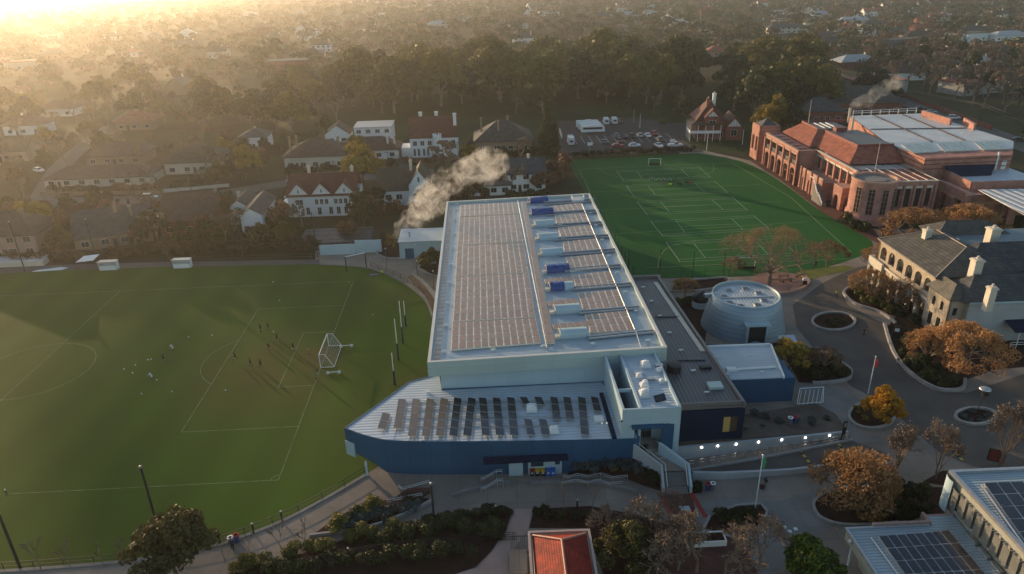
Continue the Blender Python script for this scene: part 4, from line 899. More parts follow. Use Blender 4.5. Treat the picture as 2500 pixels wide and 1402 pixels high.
# slatted white canopy at the right edge on thin posts
ct = thing('slatted_canopy', 'white corrugated canopy on tall thin posts at the right edge before the brick wing', 'canopy', G(2440,560,0), R(2)); FC = Frame(ct, G(2440,560,0), R(2))
zc = 8.6; q = [FC.px(2388,463,zc), FC.px(2500,524,zc), FC.px(2700,524,zc), FC.px(2640,459,zc)]
m = MB(); m.poly([tuple(p) for p in q]); m.poly([tuple(p-Vector((0,0,.15))) for p in q[::-1]])
for i in range(4): m.poly([tuple(q[i]-Vector((0,0,.15))),tuple(q[(i+1)%4]-Vector((0,0,.15))),tuple(q[(i+1)%4]),tuple(q[i])])
m.build('canopy_roof', ribbed('white_slats',(.72,.7,.66),2.1,'X',.5,0,(.66,.64,.6),.25,.28), ct)
for x, y in ((2432,553),(2480,600),(2560,560)):
    g = FC.px(x,y,0); m = MB(); m.tube((g.x,g.y,0),(g.x,g.y,zc-.2),.09,.09,6); m.build('post', M['black'], ct)
# ---------------------------------------------------------------- round zinc building
rl = Vector((40.9,113.2,0)); rd = thing('round_building', 'round zinc clad building like a cut cone with skylights on its roof', 'round building', rl)
zinc = ribbed('zinc_shingle', (.31,.39,.43), .75, 'Z', .5, .2, (.25,.325,.365), .03, .86)
m = MB(); m.lathe([(7.25,0),(6.75,2.2),(6.25,4.3),(5.75,6.3),(5.5,6.3),(5.55,5.75)],56); m.build('wall', zinc, rd, True)
m = MB(); m.poly([(5.56*math.cos(2*math.pi*i/40),5.56*math.sin(2*math.pi*i/40),5.8) for i in range(40)]); m.build('roof', ribbed('round_roof_sheet',(.5,.53,.54),.55,'X',.4,.2,None,.06,.7), rd)
FRD = Frame(rd, rl, 0)
for x, y in ((1779,709),(1820,705),(1852,716),(1768,724),(1781,739),(1808,747),(1850,745),(1865,733)):
    q = FRD.px(x,y,5.85)
    if q.x**2+q.y**2 > 24: q *= 4.6/math.hypot(q.x,q.y); 
    m = MB(); m.box(q.x-.6,q.y-.5,5.8,q.x+.6,q.y+.5,5.98); s = m.build('skylight', M['metal'], rd); m = MB(); m.box(q.x-.46,q.y-.36,5.981,q.x+.46,q.y+.36,6.02); m.build('pane', M['glass'], s)
m = MB(); q = FRD.px(1780,728,5.8); m.box(-4.6,q.y-.12,5.82,4.6,q.y+.12,5.95); m.build('roof_gutter', M['metal'], rd)
m = MB(); ang_ = -math.pi/2-.05; m.box(-1.75,-7.45,.1,-1.45,-6.3,3.6); m.box(1.45,-7.45,.1,1.75,-6.3,3.6); m.box(-2.1,-7.6,3.6,2.1,-5.9,3.95); m.box(-1.45,-7.4,.0,1.45,-6.3,.35); dr = m.build('door_frame', M['bluewall'], rd)
m = MB(); m.box(-1.45,-7.1,.35,1.45,-6.4,3.6); m.build('door', M['glass'], dr)
m = MB(); m.obox((-5.7,1.3,5.6),(1.3,.3,0),(-.1,.35,0),(0,0,.3)); m.build('duct', M['metal'], rd)
# mirrored dome beside it
q = G(1708,748,0); dm = thing('observatory_dome', 'small open black and white dome on the lawn beside the round zinc building', 'dome', q)
m = MB(); m.lathe([(1.5,0),(1.5,1.3)],20); m.build('drum', M['white'], dm)
m = MB(); m.lathe([(1.55,1.3),(1.5,1.9),(1.2,2.5),(.7,2.9),(.02,3.05)],20,0,(0,0),R(30),R(330)); m.build('dome_shell', M['black'], dm, True)
m = MB(); m.tube((.0,-.2,1.4),(.9,-.9,2.6),.3,.3,10); m.tube((.0,-.2,1.4),(-.2,.2,1.2),.2,.2,6); m.build('telescope', M['white'], dm)

# ---------------------------------------------------------------- old two storey stone house
il = Vector((71.9,130.2,0)); ir = R(1.5); it = thing('old_stone_house', 'two storey stone house with arched verandas, slate hip roofs and tall chimneys', 'house', il, ir); FI = Frame(it, il, ir)
D_ = (0,-1,0); N_ = (-1,0,0)
# arcaded veranda: porch end then long side
m = MB(); L = 18.5; arch = lambda z, sp: [(1.75+3.0*i,2.0,z,z+sp,.95) for i in range(6)]
arch_wall(m,(0,0,0),D_,N_,L,0,4.6,[(1.75+3.0*i,2.1,0,2.6,1.0) for i in range(6)],.5)
arch_wall(m,(.25,0,0),D_,N_,L,4.6,9.2,[(1.75+3.0*i,2.1,5.6,7.2,1.0) for i in range(6)],.45)
arch_wall(m,(.25,0,0),(1,0,0),(0,1,0),3.2,0,9.15,[(1.7,1.9,5.6,7.2,.9)],.4)
vw = m.build('veranda_wall', M['stonew'], it)
m = MB(); m.box(-.25,-L,4.55,-.002,0,4.95); m.box(-.1,-L,9.0,.248,0,9.3)
for i in range(7): m.box(-.2,-.25-3.0*i-.32,0,-.002,-.25-3.0*i+.32,4.5)
m.build('cornice', M['cream'], vw)
m = MB(); m.poly([(.3,-L,4.7),(3.2,-L,4.7),(3.2,0,4.7),(.3,0,4.7)]); m.build('veranda_floor', M['concrete'], vw)
m = MB()
for i in range(6): m.box(.35,-1.75-3*i-1.0,5.35,.45,-1.75-3*i+1.0,5.62)
m.build('balustrade', M['white'], vw)
m = MB(); m.box(3.2,-L,0,15,0,9.2); m.build('house_wall', M['stonew'], it)
m = MB()
for i in range(6): m.box(3.1,-1.75-3*i-.6,.8,3.19,-1.75-3*i+.6,3.6); m.box(3.1,-1.75-3*i-.6,5.2,3.19,-1.75-3*i+.6,7.8)
m.build('window_row', M['glass'], it)
# projecting porch at the far end
m = MB(); arch_wall(m,(-.6,1.2,0),D_,N_,4.6,0,5.4,[(1.2,1.5,0,3.0,.75),(3.3,1.5,0,3.0,.75)],.4); m.box(-.6,1.2,0,.5,1.6,5.4); m.box(-.2,-3.4,4.6,.24,1.2,4.8); m.build('porch', M['cream'], it)
m = MB(); c, a, b = hip(m,.3,-L,15,0,9.3,12.6,.5,0,5.2); mr = m.build('slate_roof', M['slate2'], it)
m = MB()
for p, q in ((c[0],a),(c[3],b),(a,b)): m.tube(Vector(p)+Vector((0,0,.06)),Vector(q)+Vector((0,0,.06)),.09,.09,5)
m.tube((-.25,-L-.5,9.32),(-.25,.5,9.32),.08,.08,5); m.build('ridge_capping', M['stonew'], mr)
# long rear wing and its roofs running out of frame
m = MB(); m.box(8,-L-.0,0,34,-4,8.6); m.build('rear_wall', M['bluerender'], it)
m = MB(); hip(m,6,-L+1,36,-8,9.5,13.0,.4); m.build('rear_roof', M['slate'], it)
m = MB(); m.poly([(6,-8,10.5),(30,-8,10.5),(30,1,10.2),(9,1,10.2)]); 
m.box(8,-7,8.8,30,.8,10.1); m.build('flat_roof', mat('blue_lead_roof',(.10,.15,.18),.5,0,(.08,.12,.15),.3,5), it)
m = MB(); hip(m,10,-2,24,4,10.3,12.3,.2); m.build('far_roof', M['slate2'], it)
# near wing with paired windows
y = -L+.3
m = MB(); arch_wall(m,(-.3,y,0),D_,N_,6.0,0,7.6,[(1.9,.9,4.8,6.0,.45),(4.2,.9,4.8,6.0,.45)],.3); 
arch_wall(m,(-.3,y-6.0,0),(1,0,0),(0,-1,0),2.4,0,7.6,[(1.2,.8,4.6,6.0,0)],.3); m.box(2.1,y-5.99,0,2.4,y,7.59); m.box(-.0,y-.3,0,2.1,y,7.58)
m.box(2.4,y-6.9,0,34,y-1,7.55); w_ = m.build('near_wing_wall', [M['stonew']], it)
m = MB(); m.box(2.39,y-6.93,.0,34,y-6.901,7.5); m.build('side_render', M['bluerender'], w_)
m = MB()
for s in (1.9,4.2):
    m = MB(); m.box(-.1,y-s-.5,4.7,-.06,y-s+.5,6.5); m.build('window', M['glass'], w_); m = MB(); m.box(-.33,y-s-.5,1.2,-.301,y-s+.5,3.4); m.build('window', M['glass'], w_)
m = MB(); m.box(.4,y-5.8,4.6,1.4,y-5.75,6); m.build('window', M['glass'], w_)
for dx in (14.5,18.5,23): 
    m = MB(); m.box(dx,y-6.99,4.2,dx+1.1,y-6.931,6.6); wn_ = m.build('window', M['glass'], w_); m = MB(); m.box(dx-.12,y-7.08,4.05,dx+1.22,y-6.932,4.19); m.build('sill', M['cream'], wn_)
m = MB(); hip(m,-.3,y-6.0,2.4,y,7.65,9.8,.45,0,1.8); m.build('near_wing_roof', M['slate2'], w_)
m = MB(); hip(m,1.6,y-6.9,36,y-.5,7.66,10.9,.5,0,3.3); m.build('near_wing_slate', M['slate'], w_)
m = MB(); m.box(2.0,y-7.5,7.3,36,y-7.35,7.6); m.build('eaves_gutter', M['bluewall'], w_)
m = MB(); m.poly([(9,y-6.95,4.0),(36,y-6.95,4.0),(36,y-10,3.1),(9,y-10,3.1)]); m.build('veranda_roof', M['dark'], it)
for i in range(7):
    m = MB(); m.tube((10+i*3.2,y-9.7,0),(10+i*3.2,y-9.7,3.1),.07,.07,6); m.build('veranda_post', M['white'], it)
rail([(9,y-9.7,.3),(36,y-9.7,.3)],.9,it,'veranda_rail')
for x, y_, z0, z1, w in ((2266,560,9.5,13.2,1.2),(2428,556,9.5,14.0,1.7),(2388,632,8.5,13.2,1.4),(2424,700,7,11.2,1.1)):
    q = FI.px(x,y_,z1); chim(it,q.x,q.y,z0,z1,w,M['cream'])
m = MB()
for x, y_ in ((2318,600),(2335,592),(2405,592)): q = FI.px(x,y_,10.6); m.lathe([(.25,10.3),(.25,11),(.4,11.1),(.3,11.4),(.02,11.5)],8,0,(q.x,q.y))
m.build('roof_vent', M['metal'], it)

# ---------------------------------------------------------------- two buildings at the bottom right corner
# upper: long flat roof with screens on its left wall
ul = G(2322,1150,8.0); ul.z = 0; ur = R(1.7); up = thing('classroom_block', 'grey green two storey classroom block with screened windows at the bottom right corner', 'school building', ul, ur); FU = Frame(up, ul, ur)
gg = mat('grey_green_render',(.34,.34,.29),.7,0,(.29,.29,.25),.4,5)
m = MB(); m.box(0,-22,3.6,18,0,7.7); m.box(1.2,-22,0,18,-1.0,3.59); uw = m.build('wall', gg, up)
m = MB(); m.lathe([(1.55,3.6),(1.55,7.69)],12,0,(.9,-.9),R(90),R(200)); m.build('rounded_corner', M['bluewall'], uw)
m = MB(); m.box(-.15,-22,7.701,.25,.15,8.05); m.box(.25,-.25,7.702,18,.15,8.049); m.build('parapet', M['metal'], up)
m = MB(); m.poly([(.25,-22,7.8),(18,-22,7.8),(18,-.25,7.8),(.25,-.25,7.8)]); m.build('roof', ribbed('blue_grey_ribs',(.34,.42,.46),.4,'Y',.4,.2,None,.07,.6), up)
q4 = [FU.px(*q,7.95) for q in ((2500,1345),(2600,1345),(2560,1176),(2402,1180))]
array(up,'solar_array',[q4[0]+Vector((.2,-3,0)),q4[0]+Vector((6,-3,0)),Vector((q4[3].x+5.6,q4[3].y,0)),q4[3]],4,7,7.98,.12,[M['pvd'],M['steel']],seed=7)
m = MB(); m.tube((q4[3].x-.45,q4[3].y-.2,7.95),(q4[0].x-.2,q4[0].y-3,7.95),.1,.1,5); m.build('cable_tray', M['steel'], up)
for i in range(9):
    y = -1.5-i*1.35; m = MB(); m.box(-.42,y-.95,4.6,-.36,y,6.9); m.build('window_screen', mat('mesh_screen_%d'%i,(.22,.22,.2),.6,.3) if i == 0 else bpy.data.materials['mesh_screen_0'], uw)
    m = MB(); m.pipe([(-.02,y-1.0,6.95),(-.45,y-1.0,6.95),(-.45,y+.03,6.95),(-.02,y+.03,6.95)],.035,4); m.build('screen_bracket', M['steel'], uw)
    m = MB(); m.box(-.1,y-1.2,4.9,-.012,y-1.0,5.7) if i%2 else m.box(-.1,y-1.05,4.35,-.012,y-.05,4.85); wn_ = m.build('window', M['white'], uw); m = MB(); m.box(-.112,y-.95,4.45,-.101,y-.15,4.8) if not i%2 else m.box(-.112,y-1.16,5.0,-.101,y-1.04,5.6); m.build('pane', M['glass'], wn_)
# lower wing with its panels
ll = G(2065,1290,4.0); ll.z = 0; lwg = thing('low_classroom_wing', 'single storey wing with ribbed roof and solar panels in the bottom right corner', 'school building', ll, ur); FL = Frame(lwg, ll, ur)
m = MB(); m.box(.1,-18,2.55,12.4,0,3.85); m.box(1.3,-18,0,12.4,-1.4,2.54); m.build('wall', gg, lwg)
m = MB(); m.box(-.05,-18,3.851,.22,.12,4.05); m.box(.22,-.15,3.852,9,.12,4.048); m.build('parapet', M['metal'], lwg)
pk = mat('pink_brick_parapet',(.36,.24,.2),.8,0,(.3,.2,.17),1,5); m = MB(); m.box(3,.12,3.3,9.3,.4,4.25); m.box(9.0,.4,3.3,9.3,1.6,4.25); m.box(9.3,1.3,3.3,12.6,1.6,3.9); m.build('brick_parapet', pk, lwg)
m = MB(); m.poly([(.22,-18,3.9),(12.4,-18,3.9),(12.4,1.3,3.9),(9.3,1.3,3.9),(9.3,-.15,3.9),(.22,-.15,3.9)]); m.build('roof', ribbed('blue_grey_ribs_low',(.34,.42,.46),.4,'Y',.4,.2,None,.07,.6), lwg)
q4 = [FL.px(2144,1310,4.1), FL.px(2344,1297,4.1)]
a, b = q4; array(lwg,'solar_array',[a+Vector((.0,-8.6,0)),a+Vector((7.7,-8.6,0)),a+Vector((7.7,.35,0)),a],8,5,4.15,.1,[M['pvd'],M['steel']],seed=9)
m = MB(); m.tube((a.x-.75,a.y+.0,4.0),(a.x-.5,a.y-8,4.0),.1,.1,5); m.build('cable_tray', M['steel'], lwg)
m = MB()
for i in range(5): m.box(11.9,-3.2-i*1.9,3.95,12.3,-1.7-i*1.9,4.2)
m.build('gutter_box', M['steel'], lwg)
m = MB(); m.lathe([(.02,3.62),(.16,3.55),(.2,3.4),(.1,3.25)],10,0,(-.05,-1.3)); m.build('security_camera', M['white'], lwg)
m = MB(); m.tube((1.25,-1.8,2.2),(1.25,-9,2.2),.16,.16,6); m.tube((.3,-1.2,0),(.3,-1.2,2.5),.12,.12,6); m.build('column', M['white'], lwg)

# ---------------------------------------------------------------- red tiled pavilion at the bottom
kl = Vector((1.05,59.6,0)); kk = thing('red_roofed_pavilion', 'small pavilion with bright red tiled hip roof at the bottom edge', 'pavilion', kl, R(1.0))
m = MB(); m.box(.5,-13,0,6.2,-.6,3.3); m.build('wall', M['cream'], kk)
m = MB(); m.box(-.0,-13,3.3,.25,0,3.75); m.box(.25,-.3,3.3,6.7,0,3.748); m.box(6.45,-13,3.3,6.7,-.3,3.746); m.build('parapet', mat('pink_stone',(.42,.33,.3),.8,0,(.36,.28,.25),.8,5), kk)
m = MB(); c, a, b = hip(m,.7,-13.4,6.0,-.7,3.5,5.5,.25); kr = m.build('roof', M['redtile'], kk)
m = MB()
for p, q in ((c[3],b),(c[2],b),(a,b)): m.tube(Vector(p)+Vector((0,0,.05)),Vector(q)+Vector((0,0,.05)),.13,.13,6)
m.build('ridge_tile', mat('pale_ridge_tile',(.42,.2,.15),.6,0,(.34,.15,.11),2,4), kr)
g = G(1250,1402,0); pg = thing('pergola_gate', 'dark steel slatted gate and pergola left of the red roofed pavilion', 'gate', G(1268,1350,0)); FG = Frame(pg, G(1268,1350,0), 0)
for i in range(9): m = MB(); m.tube((-.9+i*.22,0,0),(-.9+i*.22,0,2.4),.03,.03,4); m.build('bar', M['black'], pg)
m = MB(); m.tube((-1,0,2.4),(1.1,0,2.4),.05,.05,4); m.tube((-1,0,.1),(1.1,0,.1),.05,.05,4); m.build('rail', M['black'], pg)
m = MB(); m.box(-1.1,-4,0,.8,-.6,1.1); m.build('screen', M['concrete'], pg)
# ---------------------------------------------------------------- soccer markings
GO = Vector((-31.83,105.62,0)); TH = 1.6132; EU = Vector((math.cos(TH),math.sin(TH),0)); EV = Vector((-math.sin(TH),math.cos(TH),0)); SW, SL = 63.8, 95.8
def PS(u, v, z=0): return GO+EU*u+EV*v+Vector((0,0,z))
m = MB(); zl = .034; w = .13
def ln(*uv_, closed=False): m.strip([PS(*p) for p in uv_], w, zl, 0, closed)
ln((-SW/2,0),(SW/2,0),(SW/2,SL),(-SW/2,SL),closed=True); ln((-SW/2,SL/2),(SW/2,SL/2))
for a, b in ((20.16,16.5),(9.16,5.5)): ln((-a,0),(-a,b),(a,b),(a,0))
ln(*[(9.15*math.cos(2*math.pi*i/48),SL/2+9.15*math.sin(2*math.pi*i/48)) for i in range(49)])
ln(*[(9.15*math.cos(t),11+9.15*math.sin(t)) for t in (R(37)+(R(143)-R(37))*i/16 for i in range(17))])
for s in (-1,1): ln(*[(s*SW/2-s*math.cos(R(90*i/6)),math.sin(R(90*i/6))) for i in range(7)])
struct(m, 'pitch_markings', M['linef'])
def HTpx(P, ytop):
    lo, hi = 0, 60
    for i in range(40):
        k = (lo+hi)/2
        if PX(P+Vector((0,0,k)))[1] > ytop: lo = k
        else: hi = k
    return lo
# goal
gl = PS(0,0); g = thing('soccer_goal', 'white soccer goal with net standing on the goal line beside three players', 'goal', gl, TH)
a = 3.66; h = 2.44; r = .07
m = MB(); m.tube((-a,0,0),(-a,0,h),r,r,6); m.build('post', M['white'], g); m = MB(); m.tube((a,0,0),(a,0,h),r,r,6); m.build('post', M['white'], g)
m = MB(); m.tube((-a,0,h),(a,0,h),r,r,6); m.build('crossbar', M['white'], g)
m = MB()
for s in (-a,a): m.pipe([(s,0,h),(s,-.9,h),(s,-2.2,.06),(s,0,.06)],.05,5)
m.tube((-a,-2.2,.06),(a,-2.2,.06),.05,.05,5); m.build('back_frame', M['white'], g)
m = MB()
for i in range(19):
    x = -a+i*2*a/18; m.pipe([(x,-.0,h),(x,-.9,h-.05),(x,-2.2,.1)],.011,3)
for t in range(7): q = Vector((0,-.9,h-.05)).lerp(Vector((0,-2.2,.1)),t/6); m.tube((-a,q.y,q.z),(a,q.y,q.z),.011,.011,3)
for s in (-a,a):
    for t in range(1,7): m.tube((s,-2.2*t/7,.1),(s,-2.2*t/7,h*(1 if t < 3 else 1.35-.2*t)),.011,.011,3); m.tube((s,0,h*t/7),(s,-2.2+1.3*t/7,h*t/7),.011,.011,3)
m.build('net', M['netting'], g)
# transport wheels
for x, y, lab in ((846,848,'white wheeled goal trolley just right of the soccer goal'),(815,913,'white wheeled goal trolley below the soccer goal')):
    q = G(x,y); t = thing('goal_trolley', lab, 'trolley', q, R(5), 'goal trolleys')
    m = MB(); m.tube((-.9,0,.35),(.9,0,.35),.06,.06,5); m.build('axle', M['white'], t)
    for s in (-.9,.9): m = MB(); m.tube((s,-.05,.28),(s,.05,.28),.28,.28,10); m.build('wheel', M['white'], t)
# football posts
for x, yb, yt, lab in ((991,797,735,'short white football post, farthest of the four'),(984,838,735,'tall white football post, second from the far end'),(973,880,779,'tall white football post with dark pad, nearer of the tall pair'),(964,940,862,'short white football post nearest the hall wing')):
    q = G(x,yb); hh = HTpx(q,yt); t = thing('football_post', lab, 'goal post', q, 0, 'football posts')
    m = MB(); m.tube((0,0,0),(0,0,hh),.075,.06,8); m.build('post', M['white'], t); m = MB(); m.tube((0,0,.05),(0,0,min(3.2,hh*.45)),.17,.17,10); m.build('pad', plain('navy_pad',(.02,.03,.07)) if 'navy_pad' not in bpy.data.materials else bpy.data.materials['navy_pad'], t)
# balls
bm_ = MB(); bm_.lathe([(.001,0),(.08,.03),(.13,.12),(.13,.14),(.08,.23),(.001,.26)],10); ball0 = bm_.build('ball', M['white'], None, True)
BP = [(461,824),(518,820),(331,893),(362,880),(324,912),(303,903),(420,958),(346,963),(383,929),(551,955),(13,1198),(910,770),(369,879),(668,812),(714,853),(667,690),(683,735)]
for i, (x, y) in enumerate(BP):
    o = ball0 if i == 0 else ball0.copy()
    if i: C.objects.link(o)
    o.location = G(x,y)
    lab = 'white training ball lying on the sports field away from the goal'
    if (x,y) == (13,1198): lab = 'white ball by the near touchline at the left edge'
    if (x,y) == (910,770): lab = 'white ball alone at the far right side of the sports field'
    if (x,y) == (383,929): lab = 'white ball at the feet of the nearer stooping person in white'
    tag(o, lab, 'ball', 'balls on the sports field')
# ---------------------------------------------------------------- people
def skin_mesh(name, verts, edges, radii, root):
    me = bpy.data.meshes.new(name); me.from_pydata(verts, edges, []); o = bpy.data.objects.new(name, me); C.objects.link(o)
    md = o.modifiers.new('s','SKIN'); md.use_smooth_shade = True
    for i, r_ in enumerate(radii): me.skin_vertices[0].data[i].radius = (r_, r_)
    me.skin_vertices[0].data[root].use_root = True
    sb = o.modifiers.new('d','SUBSURF'); sb.levels = 1; sb.render_levels = 1
    dg = bpy.context.evaluated_depsgraph_get(); out = bpy.data.meshes.new_from_object(o.evaluated_get(dg))
    bpy.data.objects.remove(o); return out
def person_pose(kind):
    V = []; Ed = []; Rr = []; K = []   # K: clothing of each edge
    def v(p, r_): V.append(p); Rr.append(r_); return len(V)-1
    def e(a, b, k): Ed.append((a,b)); K.append(k)
    lean = {'stand':.0,'walk':.05,'run':.2,'bend':.85}[kind]; hip = .93 if kind != 'bend' else .88
    pel = v((0,0,hip),.125); top = lambda d: (0, d*math.sin(lean), hip+d*math.cos(lean))
    wa = v(top(.18),.12); ch = v(top(.38),.145); nk = v(top(.53),.055); hd = v(top(.64),.085); hc = v(top(.78),.075)
    no = v((top(.66)[0], top(.66)[1]+.10, top(.66)[2]),.02)
    e(pel,wa,'shirt'); e(wa,ch,'shirt'); e(ch,nk,'shirt'); e(nk,hd,'skin'); e(hd,hc,'hair'); e(hd,no,'skin')
    st = {'stand':(.05,-.04),'walk':(.28,-.28),'run':(.42,-.5),'bend':(.1,-.12)}[kind]
    for s, f in ((-1,st[0]),(1,st[1])):
        hj = v((s*.10,0,hip-.06),.095); kn = v((s*.11,f*.55+.06,.50),.065); an = v((s*.11,f,.09 if f > -.4 else .28),.042); to = v((s*.12,f+.17,.045 if f > -.4 else .16),.035)
        e(pel,hj,'short'); e(hj,kn,'short2'); e(kn,an,'sock'); e(an,to,'shoe')
    for s, f in ((-1,-st[0]*.8),(1,-st[1]*.8)):
        T = top(.45); sh = v((s*.19,T[1],T[2]),.06)
        if kind == 'bend': el = v((s*.21,T[1]+.12,T[2]-.28),.042); wr = v((s*.17,T[1]+.25,T[2]-.5),.03); d = (0,.05,-.1)
        elif kind == 'run': el = v((s*.25,T[1]+f*.5-.1,T[2]-.22),.042); wr = v((s*.2,T[1]+f*.5+.14,T[2]-.2),.03); d = (0,.1,.03)
        else: el = v((s*.24,T[1]+f*.4-.03,T[2]-.28),.042); wr = v((s*.25,T[1]+f*.9+.05,T[2]-.52),.03); d = (0,.02,-.1)
        e(ch,sh,'shirt'); e(sh,el,'sleeve'); e(el,wr,'skin')
        pa = v((V[wr][0]+d[0]*.6,V[wr][1]+d[1]*.6,V[wr][2]+d[2]*.6),.03); e(wr,pa,'skin')
        for q, (o_, l) in enumerate(((-.03,.085),(-.01,.095),(.01,.09),(.03,.075))): e(pa, v((V[pa][0]+o_*.3,V[pa][1]+o_+d[1]*l*9*.1,V[pa][2]+d[2]*l*9),.009),'skin')
        e(wr, v((V[wr][0]-s*.03,V[wr][1]+.05,V[wr][2]+d[2]*.7),.011),'skin')
    me = skin_mesh('person_'+kind, V, Ed, Rr, pel); cl = []
    for p in me.polygons:
        c = p.center; best = 9; kk = 'skin'
        for (a,b), k in zip(Ed,K):
            A_, B_ = Vector(V[a]), Vector(V[b]); t = max(0,min(1,(c-A_).dot(B_-A_)/max((B_-A_).length_squared,1e-9))); dd = (c-A_.lerp(B_,t)).length-(Rr[a]+(Rr[b]-Rr[a])*t)
            if dd < best: best, kk = dd, k
            if k == 'short2' and dd == best and t > .62: kk = 'skin'
        cl.append(kk)
    hb = MB(); T = Vector(top(.73)); hb.lathe([(.001,.13),(.07,.11),(.105,.04),(.11,-.03),(.08,-.10)],10,0,(0,0)); hb.v = [(x*.92+T.x,y-.025+T.y,z+T.z) for x,y,z in hb.v]
    return me, cl, hb
POSES = {k: person_pose(k) for k in ('stand','walk','run','bend')}
SKIN = plain('skin',(.42,.26,.19),.6); HAIRM = plain('dark_hair',(.03,.02,.015),.6); SHOE = plain('dark_shoe',(.03,.03,.03))
CLO = {n: plain('cloth_'+n, c, .85) for n, c in dict(navy=(.015,.02,.05), black=(.015,.015,.017), white=(.6,.62,.64), maroon=(.09,.02,.025), yellow=(.65,.75,.05), grey=(.16,.16,.17), teal=(.12,.3,.36), blue=(.03,.07,.22), tan=(.3,.2,.1), red=(.4,.03,.03), pale=(.4,.36,.34)).items()}
def person(x, y, pose, rz, top_, bot, label, long=False, group=None, z=0):
    me0, cl, hb = POSES[pose]; me = me0.copy(); t = thing('person', label, 'person', G(x,y,z)+Vector((0,0,z*0+.03)), R(rz), group)
    me.materials.clear(); order = ['skin','shirt','short','sock','shoe','hair']; ms = [SKIN, CLO[top_], CLO[bot], CLO[bot] if long else CLO['navy'], SHOE, HAIRM]
    for k in ms: me.materials.append(k)
    mp_ = {'skin':0,'shirt':1,'sleeve':1,'short':2,'short2':2,'sock':3,'shoe':4,'hair':5}
    for p, c in zip(me.polygons, cl): p.material_index = 2 if (long and c == 'skin' and p.center.z < .9) else mp_[c]
    o = bpy.data.objects.new('body', me); C.objects.link(o); o.parent = t
    q = MB(); q.v, q.f, q.m = hb.v, hb.f, hb.m; q.build('hair', HAIRM, t, True); return t
PP = [(637,812,'stand',150,'navy','navy','left one of two players standing at the far edge of the penalty box'),(656,809,'walk',60,'black','black','player in black beside another at the far edge of the penalty box'),(677,836,'run',240,'black','black','player in black running low, casting a long shadow, inside the penalty box'),(657,858,'run',200,'maroon','black','player in maroon running between the penalty box line and goal area'),(576,881,'run',120,'maroon','black','player in maroon on the penalty box line, leftmost of the group'),(613,897,'walk',80,'maroon','black','player in maroon, left of two near the penalty arc'),(638,900,'run',40,'maroon','navy','player in maroon, right of two near the penalty arc'),(717,858,'run',210,'black','black','player in black chasing a ball near the goal area corner'),(756,868,'stand',90,'tan','black','goalkeeper in tan shirt standing before the soccer goal'),(773,927,'stand',100,'teal','navy','referee in teal shirt beside the near goal post'),(424,859,'bend',60,'white','white','person in white stooping over a ball, farther of two'),(401,886,'run',220,'navy','black','dark clad player alone left of the penalty arc'),(373,929,'bend',70,'white','white','person in white stooping over a ball, nearer of two')]
for x,y,p,rz,a_,b_,lab in PP: person(x,y,p,rz,a_,b_,lab,group='people training on the sports field')
for x,y,p,rz,a_,b_,lab,lg in ((935,676,'bend',30,'yellow','black','person in yellow crouching at the far rim of the sports field',1),(2040,727,'walk',200,'yellow','navy','person in yellow high visibility vest walking on the drive',1),(2107,822,'stand',180,'black','black','person in black walking past the round bed on the drive',1),(2190,890,'bend',150,'pale','pale','person in pale clothes leaning at the kerb of the drive',1),(1867,1193,'walk',-60,'black','grey','person in dark clothes walking with a bag near the flagpole',1),(940,1285,'stand',10,'black','black','person in black standing on the lower path beside the planted bed',1),(569,1345,'walk',20,'navy','black','person in dark clothes on the lower path beside two round bins',1),
 (1586,446,'stand',90,'blue','navy','person in blue at the left end of the hockey training group',0),(1618,451,'walk',90,'navy','navy','left of two small figures in the middle of the hockey pitch',0),(1626,450,'walk',30,'navy','black','right of two small figures in the middle of the hockey pitch',0),(1650,441,'stand',90,'black','black','farthest person in black on the hockey pitch',1),(1643,453,'stand',60,'black','black','nearer person in black on the hockey pitch',1),(1655,452,'bend',60,'black','black','person in black bending over gear on the hockey pitch',1),(1990,655,'stand',0,'navy','navy','person in navy standing on the bright lawn by the tree circle',1),(2003,466,'walk',120,'black','black','person in black on the path below the brick school stair',1)): person(x,y,p,rz,a_,b_,lab,lg)
q = G(1866,1198); m = MB(); m.box(-.25,-.15,.1,.25,.15,.6); m.tube((-.15,0,.6),(-.15,0,.75),.02,.02,4); m.tube((.15,0,.6),(.15,0,.75),.02,.02,4); m.tube((-.15,0,.75),(.15,0,.75),.02,.02,4); o = tag(m.build('bag', CLO['maroon']), 'maroon bag held low by the person walking near the flagpole', 'bag'); o.location = G(1860,1194)
# hockey gear on the pitch
for i, (x, y, c, lab) in enumerate(((1684,447,'red','red gear bag lying at the right end of the hockey group'),(1676,446,'black','black gear bag beside the red one on the hockey pitch'),(1636,451,'yellow','small yellow bag on the hockey pitch'),(1661,450,'black','black gear bag by the bending person on the hockey pitch'))):
    m = MB(); m.prism([(-.5,-.25),(.5,-.25),(.6,0),(.5,.25),(-.5,.25),(-.6,0)],0,.35); m.tube((-.2,0,.35),(.2,0,.5),.03,.03,4); o = tag(m.build('gear_bag', CLO[c]), lab, 'bag', 'gear bags on the hockey pitch'); o.location = G(x,y)
c0 = MB(); c0.lathe([(.14,0),(.05,.22),(.001,.24)],8); cone0 = c0.build('marker_cone', M['white'])
for i, (x, y) in enumerate([(1592+i*5.2,435+((i*7)%5)*1.1+i*.15) for i in range(10)]):
    o = cone0 if i == 0 else cone0.copy()
    if i: C.objects.link(o)
    o.location = G(x,y); tag(o, 'small white marker cone in a loose row across the hockey pitch', 'cone', 'white marker cones on the hockey pitch')
